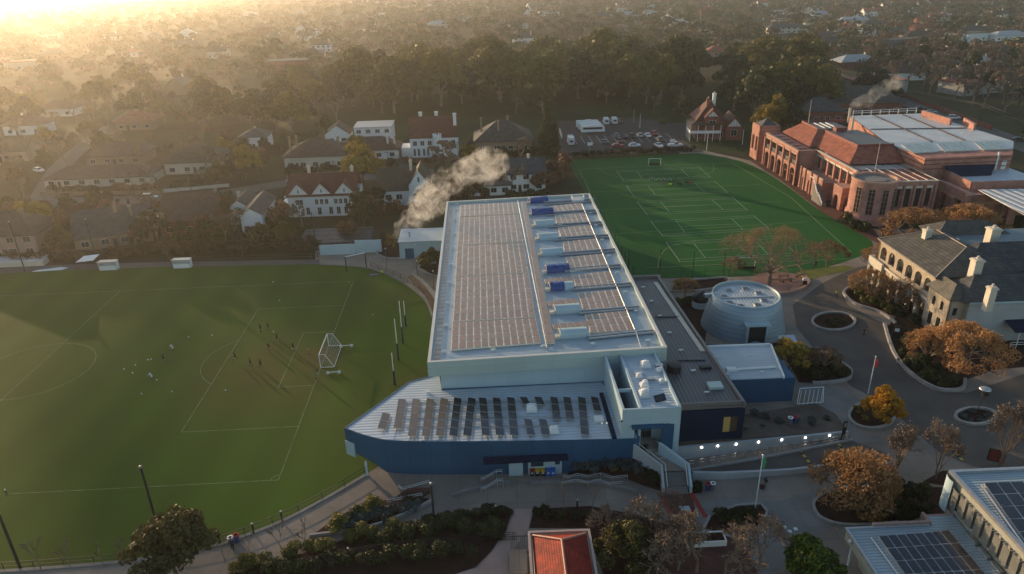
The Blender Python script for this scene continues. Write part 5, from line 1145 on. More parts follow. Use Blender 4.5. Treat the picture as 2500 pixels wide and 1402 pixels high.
# ---------------------------------------------------------------- hockey and tennis lines
m = MB(); my = MB()
def L2(mb, *pts, w=.13): mb.strip(gp(*pts), w, .036)
for tl,bl,tr,br,s in (((1505,418),(1523,443),(1706,408),(1735,434),(((1554,419),(1569,437)),((1663,413),(1682,432)))),((1529,453),(1548,481),(1745,443),(1777,471),(((1581,454),(1600,475)),((1698,449),(1720,469)))),((1555,492),(1580,525),(1788.6,482),(1824.6,514),(((1612,492),(1635,519)),((1738,488),(1765,512)))),((1588,540),(1618,577),(1840,527),(1880,561),(((1650,539),(1673,569)),((1786,534),(1814,561)))),((1626,592),(1660,640),(1897,577),(1948,624),(((1694,595),(1722,630)),((1840,583),(1876,623))))):
    A_,B_,C_,D_ = G(*tl),G(*bl),G(*tr),G(*br)
    L2(m,tl,bl,w=.16); L2(m,tr,br,w=.16)
    for t in (0,.12,.88,1): m.strip([A_.lerp(B_,t),C_.lerp(D_,t)], .13, .036)
    for s0, s1 in s: L2(m,s0,s1,w=.15)
    a0, a1 = (G(*s[0][0])+G(*s[0][1]))/2, (G(*s[1][0])+G(*s[1][1]))/2; m.strip([a0,a1],.13,.036)
struct(m, 'tennis_lines', M['gline'])
L2(my,(1404,414),(1787,398),w=.16); L2(my,(1787,398),(1930,482),(2081,619),w=.18); L2(my,(1412,415),(1436,459),w=.15); L2(my,(1436,459),(1440,470)); L2(my,(1440,470),(1856,451)); L2(my,(1462,514),(1908,492)); L2(my,(1490,572),(1973,542)); L2(my,(1570,655),(2075,632),w=.16)
my.strip(spline(gp((1462,413),(1480,424),(1520,435),(1570,439),(1640,437),(1690,432),(1728,424),(1743,414),(1740,401)),5),.13,.037); my.strip(spline(gp((1607,656),(1608,636),(1624,610),(1655,597),(1700,589)),5),.15,.037)
struct(my, 'hockey_lines', mat('yellow_green_line',(.25,.32,.10),.85))
for x, y, lab, ax in ((1598,404,'black netted hockey goal at the far end of the green pitch',R(-4)),(1820,652,'pale framed hockey goal behind the big spreading tree',R(177))):
    t = thing('hockey_goal', lab, 'goal', G(x,y), ax, 'hockey goals'); m = MB(); m.pipe([(-1.9,0,0),(-1.9,0,2.2),(1.9,0,2.2),(1.9,0,0)],.08,5); m.build('frame', M['white'], t)
    m = MB(); m.box(-1.9,.9,.02,1.9,1.0,.5); m.box(-1.95,0,.02,-1.85,.9,.45); m.box(1.85,0,.02,1.95,.9,.45); m.build('backboard', M['black'], t)
    m = MB(); 
    for i in range(14): xx = -1.9+i*3.8/13; m.pipe([(xx,0,2.2),(xx,.9,2.0),(xx,1.0,.5)],.012,3)
    for k in range(5): m.tube((-1.9,.95,.5+k*.35),(1.9,.95,.5+k*.35),.012,.012,3)
    m.build('net', M['black'], t)
# ---------------------------------------------------------------- poles and lamps
def pole(name, x, yb, yt, r0, r1, mt, lab, cat, group=None, head=None):
    q = G(x,yb); h_ = HTpx(q,yt); t = thing(name, lab, cat, q, 0, group); m = MB(); m.tube((0,0,0),(0,0,h_),r0,r1,8); m.build('shaft', mt, t)
    if head: head(t, h_)
    return t, h_
def cap(t, h_): m = MB(); m.lathe([(.16,h_),(.16,h_+.22),(.02,h_+.28)],8); m.build('lamp', M['metal'], t)
for x,yb,yt,r,lab in ((389,1300,1142,.16,'thick dark pole in front of the round leafy tree at the field edge'),(50,1388,1255,.16,'thick dark pole at the bottom left corner'),(62,665,543,.15,'leftmost dark pole behind the far touchline'),(238,642,537,.12,'dark pole above the white team shelters'),(412,640,529,.12,'dark pole behind the far touchline right of the long sloping roof'),(594,632,523,.12,'dark pole before the narrow white gabled house'),(776,630,518,.12,'dark pole before the triple gabled white house'),(1060,1273,1183,.14,'dark pole below the curved wing of the sports hall')):
    pole('floodlight_pole',x,yb,yt,r,r*.8,M['pole'],lab,'pole','dark poles round the sports field',cap)
def pathhead(t, h_): m = MB(); m.box(-.1,-.1,h_,.1,.35,h_+.1); m.build('lamp', M['cream'], t)
for x,yb,yt,lab in ((945,652,608,'slim dark path lamp left of the utility building'),(1020,682,638,'slim dark path lamp by the curving rim of the field'),(1060,706,663,'slim dark path lamp nearest the sports hall wall')): pole('path_lamp',x,yb,yt,.08,.06,M['pole'],lab,'lamp','path lamps beside the hall',pathhead)
t = thing('gate_frame','dark posts carrying a pale horizontal beam at the path bend','gate',G(895,655),R(28)); m = MB(); m.tube((0,0,0),(0,0,3.6),.12,.12,6); m.build('post',M['pole'],t); m = MB(); m.tube((-4.4,0,0),(-4.4,0,3.6),.12,.12,6); m.build('post',M['pole'],t); m = MB(); m.tube((-4.4,0,3.6),(0,0,3.6),.12,.12,6); m.build('beam',M['white'],t)
for x,yb,yt,lab in ((1609,690,610,'tall black net post left of the autumn tree by the green pitch'),(1690,682,612,'tall black net post near the garden bed by the green pitch'),(1766,672,610,'tall black net post before the big spreading tree'),(1985,660,600,'tall black net post right of the big spreading tree'),(1533,672,610,'tall black net post beside the hall roof')): pole('net_post',x,yb,yt,.07,.06,M['black'],lab,'post','net posts along the hockey pitch')
def flag(cm):
    def f(t, h_):
        m = MB(); pts = [(.05+.04*math.sin(i*1.3), .06*math.sin(i*2.1+1), h_-.25-i*.28) for i in range(6)]
        for a_, b_ in zip(pts,pts[1:]): m.poly([(a_[0],a_[1],a_[2]),(a_[0]+.32,a_[1]+.1,a_[2]-.12),(b_[0]+.3,b_[1]-.08,b_[2]-.1),(b_[0],b_[1],b_[2])]); m.poly([(a_[0]+.32,a_[1]+.1,a_[2]-.12),(a_[0]+.42,a_[1]-.1,a_[2]-.3),(b_[0]+.4,b_[1]+.1,b_[2]-.3),(b_[0]+.3,b_[1]-.08,b_[2]-.1)])
        m.build('flag', cm, t); m = MB(); m.lathe([(.1,h_),(.14,h_+.1),(.02,h_+.22)],8); m.build('finial', M['white'], t)
    return f
pole('flagpole',1842,1252,1113,.075,.05,M['white'],'white flagpole with drooping green flag in the planted bed on the forecourt','flagpole',None,flag(plain('green_flag',(.03,.25,.1))))
pole('flagpole',2119,962,872,.07,.05,M['white'],'white flagpole with drooping red flag behind the golden tree','flagpole',None,flag(plain('red_flag',(.6,.03,.03))))
def bollhead(t, h_): m = MB(); m.tube((0,0,h_),(0,0,h_+.14),.12,.12,8); m.build('lamp', M['metal'], t)
for x,yb,yt,lab in ((620,1303,1280,'black bollard lamp on the rim of the field near the round bins'),(690,1275,1250,'black bollard lamp on the rim of the field above two bare saplings'),(1211,1258,1236,'black bollard lamp left of the pink path'),(1409,1242,1222,'black bollard lamp right of the pink path'),(853,1365,1340,'black bollard lamp among the bottom hedge')): pole('bollard_lamp',x,yb,yt,.1,.1,M['black'],lab,'lamp','black bollard lamps',bollhead)
# lamp posts of the plaza
t, h_ = pole('lamp_post',2384,1015,955,.06,.05,M['pole'],'dark lamp post with a round disc shade in the oval bed','lamp'); m = MB(); m.lathe([(.02,h_+.5),(.7,h_+.35),(.75,h_+.25),(.02,h_+.2)],16,0,(.25,.1)); m.build('disc_shade',M['metal'],t); m = MB(); m.pipe([(0,0,h_),(.15,.05,h_+.2),(.25,.1,h_+.35)],.05); m.obox((.4,.0,h_-.3),(.35,0,0),(0,.2,0),(.05,0,.45)); m.build('bracket',M['black'],t)
t, h_ = pole('lamp_post',2188,1150,1085,.06,.05,M['pole'],'lamp post with pale round disc shade above the bare trees','lamp'); m = MB(); m.lathe([(.02,h_+.4),(.6,h_+.3),(.65,h_+.2),(.02,h_+.15)],16); m.build('disc_shade',M['cream'],t)
q = G(1690,445); 
# pylon signs
q = G(2056,1076); t = thing('pylon_sign','slim black pylon sign at the end of the retaining wall','sign',q,R(10)); m = MB(); m.box(-.25,-.06,0,.25,.06,3.1); m.build('board',M['black'],t); m = MB(); m.box(-.18,-.075,2.2,.18,-.061,2.9); m.build('panel',M['metal'],t)
q = G(2186,830); t = thing('notice_board','black notice board with a white panel in the bed by the old stone house','sign',q,R(-25)); m = MB(); m.box(-.65,-.06,.5,.65,.06,2.4); m.build('board',M['black'],t); m = MB(); m.box(-.4,-.08,1.6,.3,-.061,2.2); m.build('panel',M['white'],t)
for s in (-.6,.6): m = MB(); m.tube((s,.0,0),(s,.0,.5),.05,.05,5); m.build('leg',M['black'],t)
q = G(2422,1132); t = thing('leaning_board','small dark notice board at the right beside bare trees','sign',q,R(-30)); m = MB(); m.box(-.7,-.05,.4,.7,.05,2.2); m.build('board',M['black'],t); m = MB(); m.box(-.55,-.07,.5,.55,-.051,2.1); m.build('panel',M['maroon'],t)
# ---------------------------------------------------------------- fences, hedgerow furniture
def fence(name, pts, h_, lab, step, mt, rails=(1,), r=.04, cat='fence'):
    t = thing(name, lab, cat, (pts[0].x,pts[0].y,0)); o = Vector((pts[0].x,pts[0].y,0)); P = [p-o for p in pts]; m = MB()
    for k in rails: m.pipe([p+Vector((0,0,h_*k)) for p in P], r, 4)
    m.build('rail', mt, t); acc = 0; cnt = 0; pm = MB(); pm.tube((0,0,0),(0,0,h_),r*1.3,r*1.3,5); p0 = None
    for a_, b_ in zip(P,P[1:]):
        L = (b_-a_).length; s = (step-acc)%step if acc else 0
        while s < L and cnt < 100:
            q = a_.lerp(b_, s/L)
            if p0 is None: p0 = pm.build('post', mt, t)
            else: p0 = p0.copy(); C.objects.link(p0)
            p0.location = q; s += step; cnt += 1
        acc = (acc+L)%step
    return t
fence('boundary_fence', spline(gp((892,1158),(800,1212),(700,1264),(620,1297),(520,1331),(420,1350),(330,1365),(180,1379),(0,1392)),4),1.05,'low dark post and rail fence along the near rim of the sports field',3.2,M['pole'],(1,.5),.035)
fence('boundary_fence', spline(gp((905,652),(985,684),(1040,728),(1062,785)),4),1.1,'low dark post and rail fence on the curved rim beside the hall',2.6,M['timber'],(1,.6,.3),.05)
fence('boundary_fence', gp((470,640),(780,632)),1.3,'pale rail fence along the far touchline',4.5,M['timber'],(1,.5),.05)
fence('mesh_fence', spline(gp((700,1390),(900,1352),(1100,1328),(1262,1318)),3),1.1,'dark mesh fence running through the hedge at the bottom',2.5,M['black'],(1,.75,.5,.25,.05),.025)
fence('court_fence', gp((1388,392),(1460,520),(1545,680)),2.8,'high thin mesh fence on the left side of the hockey pitch',4,M['black'],(1,.5,.05),.035)
fence('court_fence', spline(gp((1545,682),(1700,676),(1800,672),(1955,664)),3),2.4,'mesh fence along the near end of the hockey pitch',5,M['black'],(1,.5,.05),.03)
fence('low_fence', gp((1700,352),(1790,366),(1830,372)),1.4,'dark low fence between the hockey pitch and the red brick villa',3,M['black'],(1,.5),.04)
# terraces by the rim
t = thing('terrace_steps','curved concrete seating steps along the rim of the field beside the hall','steps',G(1020,715)); fr = Frame(t,G(1020,715),0)
for k in range(3):
    P = [fr.px(x+k*9,y-k*3,0) for x,y in spline([(992,683),(1025,712),(1046,742),(1058,775)],3) for x,y in ((x,y),)] if False else [fr.to(G(p.x+k*9,p.y-k*3,0)) for p in spline([(992,683),(1025,712),(1046,742),(1058,775)],3)]
    m = MB(); m.wall(P,0,.3+.3*k,.7); m.build('step',M['timber'] if k%2 else M['concrete2'],t)
# team shelters
for x,y,lab in ((265,660,'white boxed team shelter on the far touchline, left one'),(445,655,'white boxed team shelter on the far touchline, right one')):
    t = thing('team_shelter',lab,'shelter',G(x,y),R(3),'team shelters'); m = MB(); m.box(-1.9,1.2,0,1.9,1.3,2.0); m.box(-1.9,0,0,-1.8,1.2,1.9); m.box(1.8,0,0,1.9,1.2,1.9); m.build('wall',M['white'],t); m = MB(); m.poly([(-2,-.4,2.1),(2,-.4,2.1),(2,1.5,1.95),(-2,1.5,1.95)]); m.box(-2,-.45,1.95,2,-.35,2.15); m.build('roof',M['metal'],t); m = MB(); m.box(-1.7,.6,.4,1.7,1.0,.5); m.box(-1.7,-.1,0,1.7,-.03,1.1); m.build('bench',M['white'],t)
t = thing('marquee','white flat topped marquee behind the far touchline','tent',G(208,660),R(3)); m = MB(); m.poly([(-1.5,-.2,2.0),(2.4,-.2,2.3),(2.8,2.4,2.8),(-.8,2.4,2.5)]); m.build('canvas',M['white'],t)
for sx,sy,h_ in ((-1.45,-.1,2.0),(2.3,-.1,2.25),(2.7,2.3,2.7),(-.75,2.3,2.45)): m = MB(); m.tube((sx,sy,0),(sx,sy,h_),.05,.05,5); m.build('leg',M['pole'],t)
m = MB(); m.prism([(-3.5,-.4),(2.5,.3),(3.4,1.4),(1.5,1.7),(-2.5,.4)],.03,.2); o = tag(m.build('ground_cover',M['white']),'white tarpaulin folded on the ground by the far touchline','tarpaulin'); o.location = G(120,662)
m = MB(); m.prism([(-.9,-.3),(.9,-.25),(1,.3),(-.8,.35)],.03,.16); o = tag(m.build('ground_sheet',M['tarp']),'small blue sheet on the far rim of the sports field','sheet'); o.location = G(912,672)
for x,y,lab in ((40,652,'long pale shed roof at the left end of the far touchline'),): 
    t = thing('storage_shed',lab,'shed',G(x,y),R(3)); m = MB(); m.box(-7,0,0,6,2.5,1.2); m.build('wall',M['cream'],t); m = MB(); m.poly([(-7.2,-.2,1.2),(6.2,-.2,1.2),(6.2,2.7,1.7),(-7.2,2.7,1.7)]); m.build('roof',M['metal'],t)
# utility building and blue walls by the steam
q = G(977,632); t = thing('utility_building','small blue utility building with white roof by the steam plume','building',q,R(2)); m = MB(); m.box(0,0,0,13,8,3.9); wt = m.build('wall',M['bluewall'],t); m = MB(); m.poly([(-.2,-.2,4.0),(13,-.2,4.0),(13,8.2,4.2),(-.2,8.2,4.2)]); m.box(-.2,-.25,3.9,13,-.15,4.1); m.build('roof',M['paleroof'],t); m = MB(); m.box(1.2,-.06,0,3.2,-.005,2.4); m.build('door',M['navy'],t); m = MB(); m.lathe([(.02,3.4),(.12,3.3),(.1,3.15)],8,0,(3.6,-.1)); m.build('lamp',M['white'],t); m = MB(); m.tube((2.2,3,4.0),(2.2,3,5.3),.2,.2,8); m.build('flue',M['metal'],t)
q = G(782,624); t = thing('blue_boundary_wall','pale blue boundary wall stepping down beside the field gate','wall',q,R(3)); m = MB(); m.box(0,0,0,8,.3,2.4); m.box(8,.5,0,14,.8,3.0); m.build('panel',M['bluewall'],t)
m = MB(); m.box(-5.5,4,0,11,12,1.6); m.poly([(-5.5,4,1.61),(11,4,1.61),(11,12,2.4),(-5.5,12,2.4)]); o = tag(m.build('flat_shed',M['slate']),'long low dark roofed shed behind the blue boundary wall','shed'); o.location = q; o.rotation_euler = (0,0,R(3))
# ---------------------------------------------------------------- forecourt: ramp, terrace, walls
def hp(x, y, z=0): return HL+Matrix.Rotation(HR,3,'Z')@Vector((x,y,z))
rp = thing('entrance_ramp','concrete entrance ramp with solid side walls and steps below the glass door','ramp',hp(HX1-4,HYE-4),HR); FRp = Frame(rp,hp(HX1-4,HYE-4),HR)
T0 = FRp.to(hp(HX1-4.1,HYE+2.1,3.4)); T1 = FRp.px(1647,1150,1.5); T2 = FRp.px(1653,1206,0.02)
wv = Vector((1.35,0,0)); m = MB(); m.poly([tuple(T1-wv),tuple(T1+wv),tuple(T0+wv),tuple(T0-wv)]); m.build('ramp_floor',M['concrete'],rp)
m = MB(); n = 9
for i in range(n): a_, b_ = T1.lerp(T2,i/n), T1.lerp(T2,(i+1)/n); zt = T1.z*(1-(i+1)/(n+1)); m.obox(((a_.x+b_.x)/2,(a_.y+b_.y)/2,zt/2),(1.35,0,0),(0,abs(a_.y-b_.y)/2,0),(0,0,zt/2))
m.build('stair',M['concrete2'],rp)
for s in (-1,1):
    m = MB(); o_ = Vector((s*1.55,0,0)); P = [T0+Vector((0,-2.2,-.1)),T1,T2]
    for a_, b_ in zip(P,P[1:]):
        q = [a_+o_,b_+o_]; dx = Vector((s*.28,0,0)); hh = 1.0
        for f in ([Vector((q[0].x,q[0].y,0)),Vector((q[1].x,q[1].y,0)),q[1]+Vector((0,0,hh)),q[0]+Vector((0,0,hh))],):
            m.poly([tuple(v_) for v_ in f]); m.poly([tuple(v_+dx) for v_ in f[::-1]]); m.poly([tuple(f[3]),tuple(f[2]),tuple(f[2]+dx),tuple(f[3]+dx)]); m.poly([tuple(f[1]),tuple(f[1]+dx),tuple(f[2]+dx),tuple(f[2])])
    m.build('side_wall',M['bluewall'] if s > 0 else M['bluerender'],rp); m = MB(); m.pipe([tuple(p+Vector((s*1.25,0,1.15))) for p in P],.04); m.build('handrail',M['steel'],rp)
mk = MB(); c_ = T0.lerp(T1,.45); zz = c_.z
def onr(dx, t): p = T0.lerp(T1,t); return (p.x+dx,p.y,p.z+.012)
for a_, b_ in (((-.55,.36),(.55,.36)),((.55,.36),(.55,.62)),((.55,.62),(-.55,.62)),((-.55,.62),(-.55,.36))): p, q = onr(*a_), onr(*b_); mk.tube(p,q,.035,.035,4)
mk.lathe([(.16,zz),(.22,zz)],10,0,(onr(0,.5)[0],onr(0,.5)[1])); mk.tube(onr(0,.42),onr(.03,.5),.035,.035,4); mk.tube(onr(.03,.5),onr(.25,.53),.035,.035,4); mk.build('wheelchair_mark',M['line'],rp)
# raised terrace with the lit retaining wall
W0 = hp(HX1+.3,HG0.y-2.0,0); W1 = G(2070,1066); 
rt = thing('retaining_wall','long pale concrete retaining wall with seven round lights beside the lane','wall',W0); d = (W1-W0); L = d.length; d.normalize(); nv = Vector((d.y,-d.x,0))
def wtop(t): return 2.05*(1-t)+.75*t
m = MB(); N = 12
for i in range(N):
    a_, b_ = d*(L*i/N), d*(L*(i+1)/N); za, zb = wtop(i/N), wtop((i+1)/N); k = -nv*.35
    m.poly([tuple(a_),tuple(b_),tuple(b_+Vector((0,0,zb))),tuple(a_+Vector((0,0,za)))]); m.poly([tuple(a_+Vector((0,0,za))),tuple(b_+Vector((0,0,zb))),tuple(b_+k+Vector((0,0,zb))),tuple(a_+k+Vector((0,0,za)))]); m.poly([tuple(b_+k),tuple(a_+k),tuple(a_+k+Vector((0,0,za))),tuple(b_+k+Vector((0,0,zb)))])
m.poly([(0,0,0),(0,0,wtop(0)),tuple(-nv*.35+Vector((0,0,wtop(0)))),tuple(-nv*.35)]); m.poly([tuple(d*L),tuple(d*L-nv*.35),tuple(d*L-nv*.35+Vector((0,0,wtop(1)))),tuple(d*L+Vector((0,0,wtop(1))))]); m.build('wall_face',M['bluerender'],rt)
glow = lampm('wall_light_glow',(1,.97,.92),9)
for lx in (1712,1751,1796,1851,1908,1966,2025):
    best = min(range(200), key=lambda i: abs(PX(W0+d*(L*i/200)+Vector((0,0,wtop(i/200)-.25)))[0]-lx)); t_ = best/200
    p = d*(L*t_)+Vector((0,0,wtop(t_)-.25))+nv*.02; m = MB(); m.tube(p,p+nv*.05,.12,.12,14); m.build('wall_light',glow,rt)
tp = [W0+Vector((0,0,wtop(0)-.08))-nv*.36,W1+Vector((0,0,wtop(1)-.08))-nv*.36,G(2040,1010,.4),G(1990,985,.2),hp(HLW,HG1.y+6,1.0),hp(HLW+.1,HG1.y,1.9),hp(HGL,HG0.y,1.95)]
m = MB(); m.poly([tuple(p) for p in tp]); 
for a_, b_ in zip(tp,tp[1:]+tp[:1]): m.poly([(a_.x,a_.y,0),(b_.x,b_.y,0),tuple(b_),tuple(a_)])
struct(m,'raised_terrace',mat('terrace_earth',(.13,.105,.085),.9,0,(.07,.05,.04),.5,7,.2))
# railings and rack row at its foot
rk0 = MB()
for s in (-1,1): rk0.pipe([(s*.35,0,0),(s*.35,0,.8),(s*.3,0,.9)],.035)
rk0.tube((-.3,0,.9),(.3,0,.9),.035,.035,5); rk0.tube((-.35,0,.45),(.35,0,.45),.03,.03,5); rack = None
for i in range(16):
    t_ = .06+.9*i/15; p = W0+d*(L*t_)+nv*(1.5-.8*t_)
    rack = rk0.build('bike_rack',M['steel']) if rack is None else rack.copy()
    if i: C.objects.link(rack)
    rack.location = p; rack.rotation_euler = (0,0,math.atan2(d.y,d.x)); tag(rack,'grey hoop rail in the row at the foot of the lit retaining wall','bike rack','hoop rails along the retaining wall')
kerb('lane_kerb',[W0+nv*2.4,W0+d*L*.5+nv*1.9,W1+nv*.9],.3,.3,False)
lp = [G(1690,1172),G(1760,1172),G(1850,1166),G(1930,1160),G(2010,1148),G(2080,1135),G(2180,1140)]
w2_ = thing('low_wall','low pale concrete wall between the lane and the forecourt','wall',lp[0]); m = MB()
for i,(a_,b_) in enumerate(zip(lp,lp[1:])):
    q = [a_-lp[0],b_-lp[0]]; ha, hb_ = 1.15-.12*i, 1.15-.12*(i+1); k = Vector((0,.35,0))
    m.poly([tuple(q[0]),tuple(q[1]),tuple(q[1]+Vector((0,0,hb_))),tuple(q[0]+Vector((0,0,ha)))]); m.poly([tuple(q[0]+Vector((0,0,ha))),tuple(q[1]+Vector((0,0,hb_))),tuple(q[1]+k+Vector((0,0,hb_))),tuple(q[0]+k+Vector((0,0,ha)))]); m.poly([tuple(q[1]+k),tuple(q[0]+k),tuple(q[0]+k+Vector((0,0,ha))),tuple(q[1]+k+Vector((0,0,hb_)))])
m.build('wall_face',M['bluerender'],w2_)
sheet('lane', [W0+nv*2.6,W0+d*L*.5+nv*2.1,W1+nv*1.1,G(2160,1105),G(2180,1138),G(2080,1133),G(2010,1146),G(1850,1164),G(1692,1170)], .04, M['asphalt'])
# speed humps
for (xa,ya),(xb,yb),lab in (((1952,1100),(1985,1143),'yellow and black speed hump across the lane, nearer the flagpole'),((2047,1085),(2072,1122),'yellow and black speed hump at the bend of the lane'),((2283,1062),(2350,1125),'yellow and black speed hump on the drive among bare trees'),((2487,1066),(2530,1100),'yellow and black speed hump at the right edge')):
    a_, b_ = G(xa,ya), G(xb,yb); t = thing('speed_hump',lab,'speed hump',a_,0,'speed humps'); dd = (b_-a_); LL = dd.length; dd.normalize(); nn = Vector((-dd.y,dd.x,0)); k = int(LL/.5)
    ms = [MB(),MB()]
    for i in range(k): c_ = dd*(i+.5)*LL/k; ms[i%2].obox((c_.x,c_.y,.075),dd*LL/k*.5,nn*.2,(0,0,.03))
    ms[0].build('yellow_segment',M['yline'],t); ms[1].build('black_segment',M['black'],t)
# bins
for x,c,lab in ((1299,'red','red lidded wheelie bin, leftmost in the bin bay'),(1312,'yellow','yellow lidded wheelie bin beside the red one'),(1325,'yellow','yellow lidded wheelie bin beside the blue ones'),(1338,'blue','blue wheelie bin beside the yellow lids'),(1350,'blue','blue wheelie bin, rightmost in the bin bay')):
    lid = {'red':plain('bin_red',(.3,.02,.02)),'yellow':plain('bin_yellow',(.6,.38,.02)),'blue':plain('bin_blue',(.02,.15,.5))}[c] if 'bin_'+c not in bpy.data.materials else bpy.data.materials['bin_'+c]
    t = thing('wheelie_bin',lab,'bin',G(x,1160),HR,'wheelie bins under the curved wing'); m = MB(); m.prism([(-.26,-.3),(.26,-.3),(.26,.3),(-.26,.3)],.08,1.0); m.build('body',lid if c == 'blue' else M['black'],t); m = MB(); m.box(-.29,-.36,1.001,.29,.34,1.1); m.box(-.25,-.32,.7,.25,-.302,.99); m.build('lid',lid,t); m = MB(); m.box(-.14,-.315,.45,.14,-.302,.62); m.build('sticker',M['white'],t)
    for s in (-.2,.2): m = MB(); m.tube((s-.03,.3,.12),(s+.03,.3,.12),.12,.12,8); m.build('wheel',M['black'],t)
for x,y,c,lab in ((565,1328,'white','round bin with a white ring lid on the rim of the field'),(579,1322,'red','round bin with a red ring lid on the rim of the field'),(1928,1034,'white','round bin with a white ring lid above the retaining wall'),(1940,1032,'red','round bin with a red ring lid above the retaining wall'),(1727,1196,'red','round bin with a red ring lid at the foot of the low wall'),(1739,1195,'white','round bin with a white ring lid at the foot of the low wall')):
    t = thing('litter_bin',lab,'bin',G(x,y,1.3 if y < 1100 else .02),0,'round bins in pairs'); m = MB(); m.lathe([(.28,0),(.3,.85),(.3,.9)],14); m.build('drum',CLO['blue'] if c == 'red' else CLO['grey'],t); m = MB(); m.lathe([(.31,.86),(.36,.92),(.36,1.0),(.2,1.02),(.18,.95)],14); m.build('ring_lid',M['white'] if c == 'white' else CLO['red'],t)
# handrails and low walls before the wing
def hrail(pts, lab, z=.95, two=True):
    P = [G(x,y,zz) for x,y,zz in pts]; o = Vector((P[0].x,P[0].y,0)); t = thing('handrail',lab,'handrail',o); m = MB(); Q = [p-o for p in P]; m.pipe(Q,.04,6)
    if two: m.pipe([q-Vector((0,0,.25)) for q in Q],.03,5)
    m.build('rail',M['steel'],t)
    for q in Q[::1]: m = MB(); m.tube((q.x,q.y,0),(q.x,q.y,q.z),.03,.03,5); m.build('post',M['steel'],t)
hrail([(1174,1166,1.0),(1182,1165,1.0),(1212,1148,1.5),(1226,1147,1.5)],'steel stair handrail left of the service door, upper one'); hrail([(1174,1191,.9),(1184,1189,.9),(1214,1170,1.4),(1228,1169,1.4)],'steel stair handrail left of the service door, lower one')
hrail([(1375,1160,1),(1390,1162,1),(1410,1156,1.1),(1435,1161,1.1),(1467,1155,1.2),(1497,1164,1.1),(1532,1160,1.0)],'long wavy steel handrail below the planted slope, upper one'); hrail([(1370,1178,.9),(1408,1170,.9),(1436,1176,.9),(1462,1170,.9),(1488,1179,.9),(1520,1175,.9)],'long wavy steel handrail below the planted slope, lower one')
hrail([(944,1222,.95),(962,1217,.95),(1008,1208,.95),(1030,1204,.95)],'white handrail beside the brick steps left of the planted bed'); hrail([(972,1184,.95),(982,1191,.95),(1000,1186,.95),(1048,1172,.95)],'pale handrail under the tip of the curved wing')
m = MB(); 
for i in range(8): a_ = G(975+i*7,1232-i*4.5); m.box(a_.x-1.6,a_.y-.2,0,a_.x+1.6,a_.y+.2,.1+.05*i)
tag(m.build('brick_steps',M['redpave']),'low brick steps beside the planted bed under the curved wing','steps')
kerb('ramp_kerb',spline(gp((1106,1213),(1160,1198),(1205,1188),(1245,1185)),4),.35,.5,False,M['concrete2']); kerb('ramp_kerb',spline(gp((1296,1185),(1370,1181),(1430,1184),(1500,1193),(1552,1205)),4),.4,.55,False,M['concrete2'])
m = MB(); P = spline(gp((1296,1178),(1370,1168),(1470,1168),(1560,1182),(1620,1203)),4); 
# bench frame, benches in the tree circle, drain lid
q = G(1726,1336); t = thing('planter_box','white rimmed rectangular planter under the bare trees on the red paving','planter',q,R(2)); m = MB(); m.box(-2.2,-.0,0,2.2,.12,.75); m.box(-2.2,1.5,0,2.2,1.62,.75); m.box(-2.2,.12,0,-2.08,1.5,.749); m.box(2.08,.12,0,2.2,1.5,.749); m.build('rim',M['white'],t); m = MB(); m.poly([(-2.08,.12,.6),(2.08,.12,.6),(2.08,1.5,.6),(-2.08,1.5,.6)]); m.build('soil',M['mulch'],t)
for x,y,rz,lab in ((1913,678,12,'dark timber bench in the tree circle, farthest'),(1893,688,-3,'dark timber bench in the tree circle beside the trunk'),(1921,688,14,'dark timber bench in the middle of the tree circle'),(1953,676,28,'dark timber bench at the right rim of the tree circle')):
    t = thing('bench',lab,'bench',G(x,y,.05),R(rz),'benches round the big tree'); m = MB(); m.box(-1.2,-.25,.4,1.2,.25,.5); m.build('seat',M['timber'],t)
    for s in (-.9,.9): m = MB(); m.box(s-.06,-.2,0,s+.06,.2,.4); m.build('leg',M['black'],t)
t = thing('rubbish_bin','square dark bin with a white top on the tree circle','bin',G(1962,698,.05)); m = MB(); m.box(-.45,-.4,0,.45,.4,1.2); m.build('body',M['black'],t); m = MB(); m.prism([(-.4,-.3),(.4,-.3),(.3,.3),(-.3,.3)],1.2,1.7); m.build('top',M['white'],t)
t = thing('signpost','small dark T shaped post on the front of the tree circle','post',G(1925,715,.05)); m = MB(); m.tube((0,0,0),(0,0,1),.05,.05,5); m.build('stem',M['black'],t); m = MB(); m.box(-.4,-.04,1,.4,.04,1.1); m.build('arm',M['black'],t)
m = MB(); 
for x,y in ((1915,1288),(1928,1298),(1942,1292)): p = G(x,y); m.box(p.x-.22,p.y-.22,.03,p.x+.22,p.y+.22,.05)
struct(m,'ground_tiles',M['white'])
m = MB(); p = G(1672,1242); m.box(p.x-.6,p.y-.4,.03,p.x+.6,p.y+.4,.06); struct(m,'pit_cover',M['bluerender'])
# ramp with rails beside the pavilion
q = G(1950,990); t = thing('stair_rails','white railings of a stair beside the blue pavilion','railing',q,R(4)); 
for k in range(6): m = MB(); m.tube((k*.65,0,0),(k*.65+.9,1.5,1.6),.04,.04,5); m.build('bar',M['white'],t)
m = MB(); m.pipe([(-.3,0,.3),(.6,1.5,1.9),(4.2,1.5,1.9),(3.6,0,.3),(-.3,0,.3)],.06); m.build('rail',M['white'],t)
t = thing('glass_shelter','small glass roofed shelter beside the blue pavilion and the yellow tree','shelter',G(1915,858),R(2)); m = MB(); m.poly([(-1.3,-1,2.2),(1.5,-1,2.2),(1.8,1.2,2.4),(-1,1.2,2.4)]); m.build('roof',M['paleroof'],t)
for s in (-1.2,1.4): m = MB(); m.tube((s,-.9,0),(s,-.9,2.2),.05,.05,5); m.build('post',M['metal'],t)
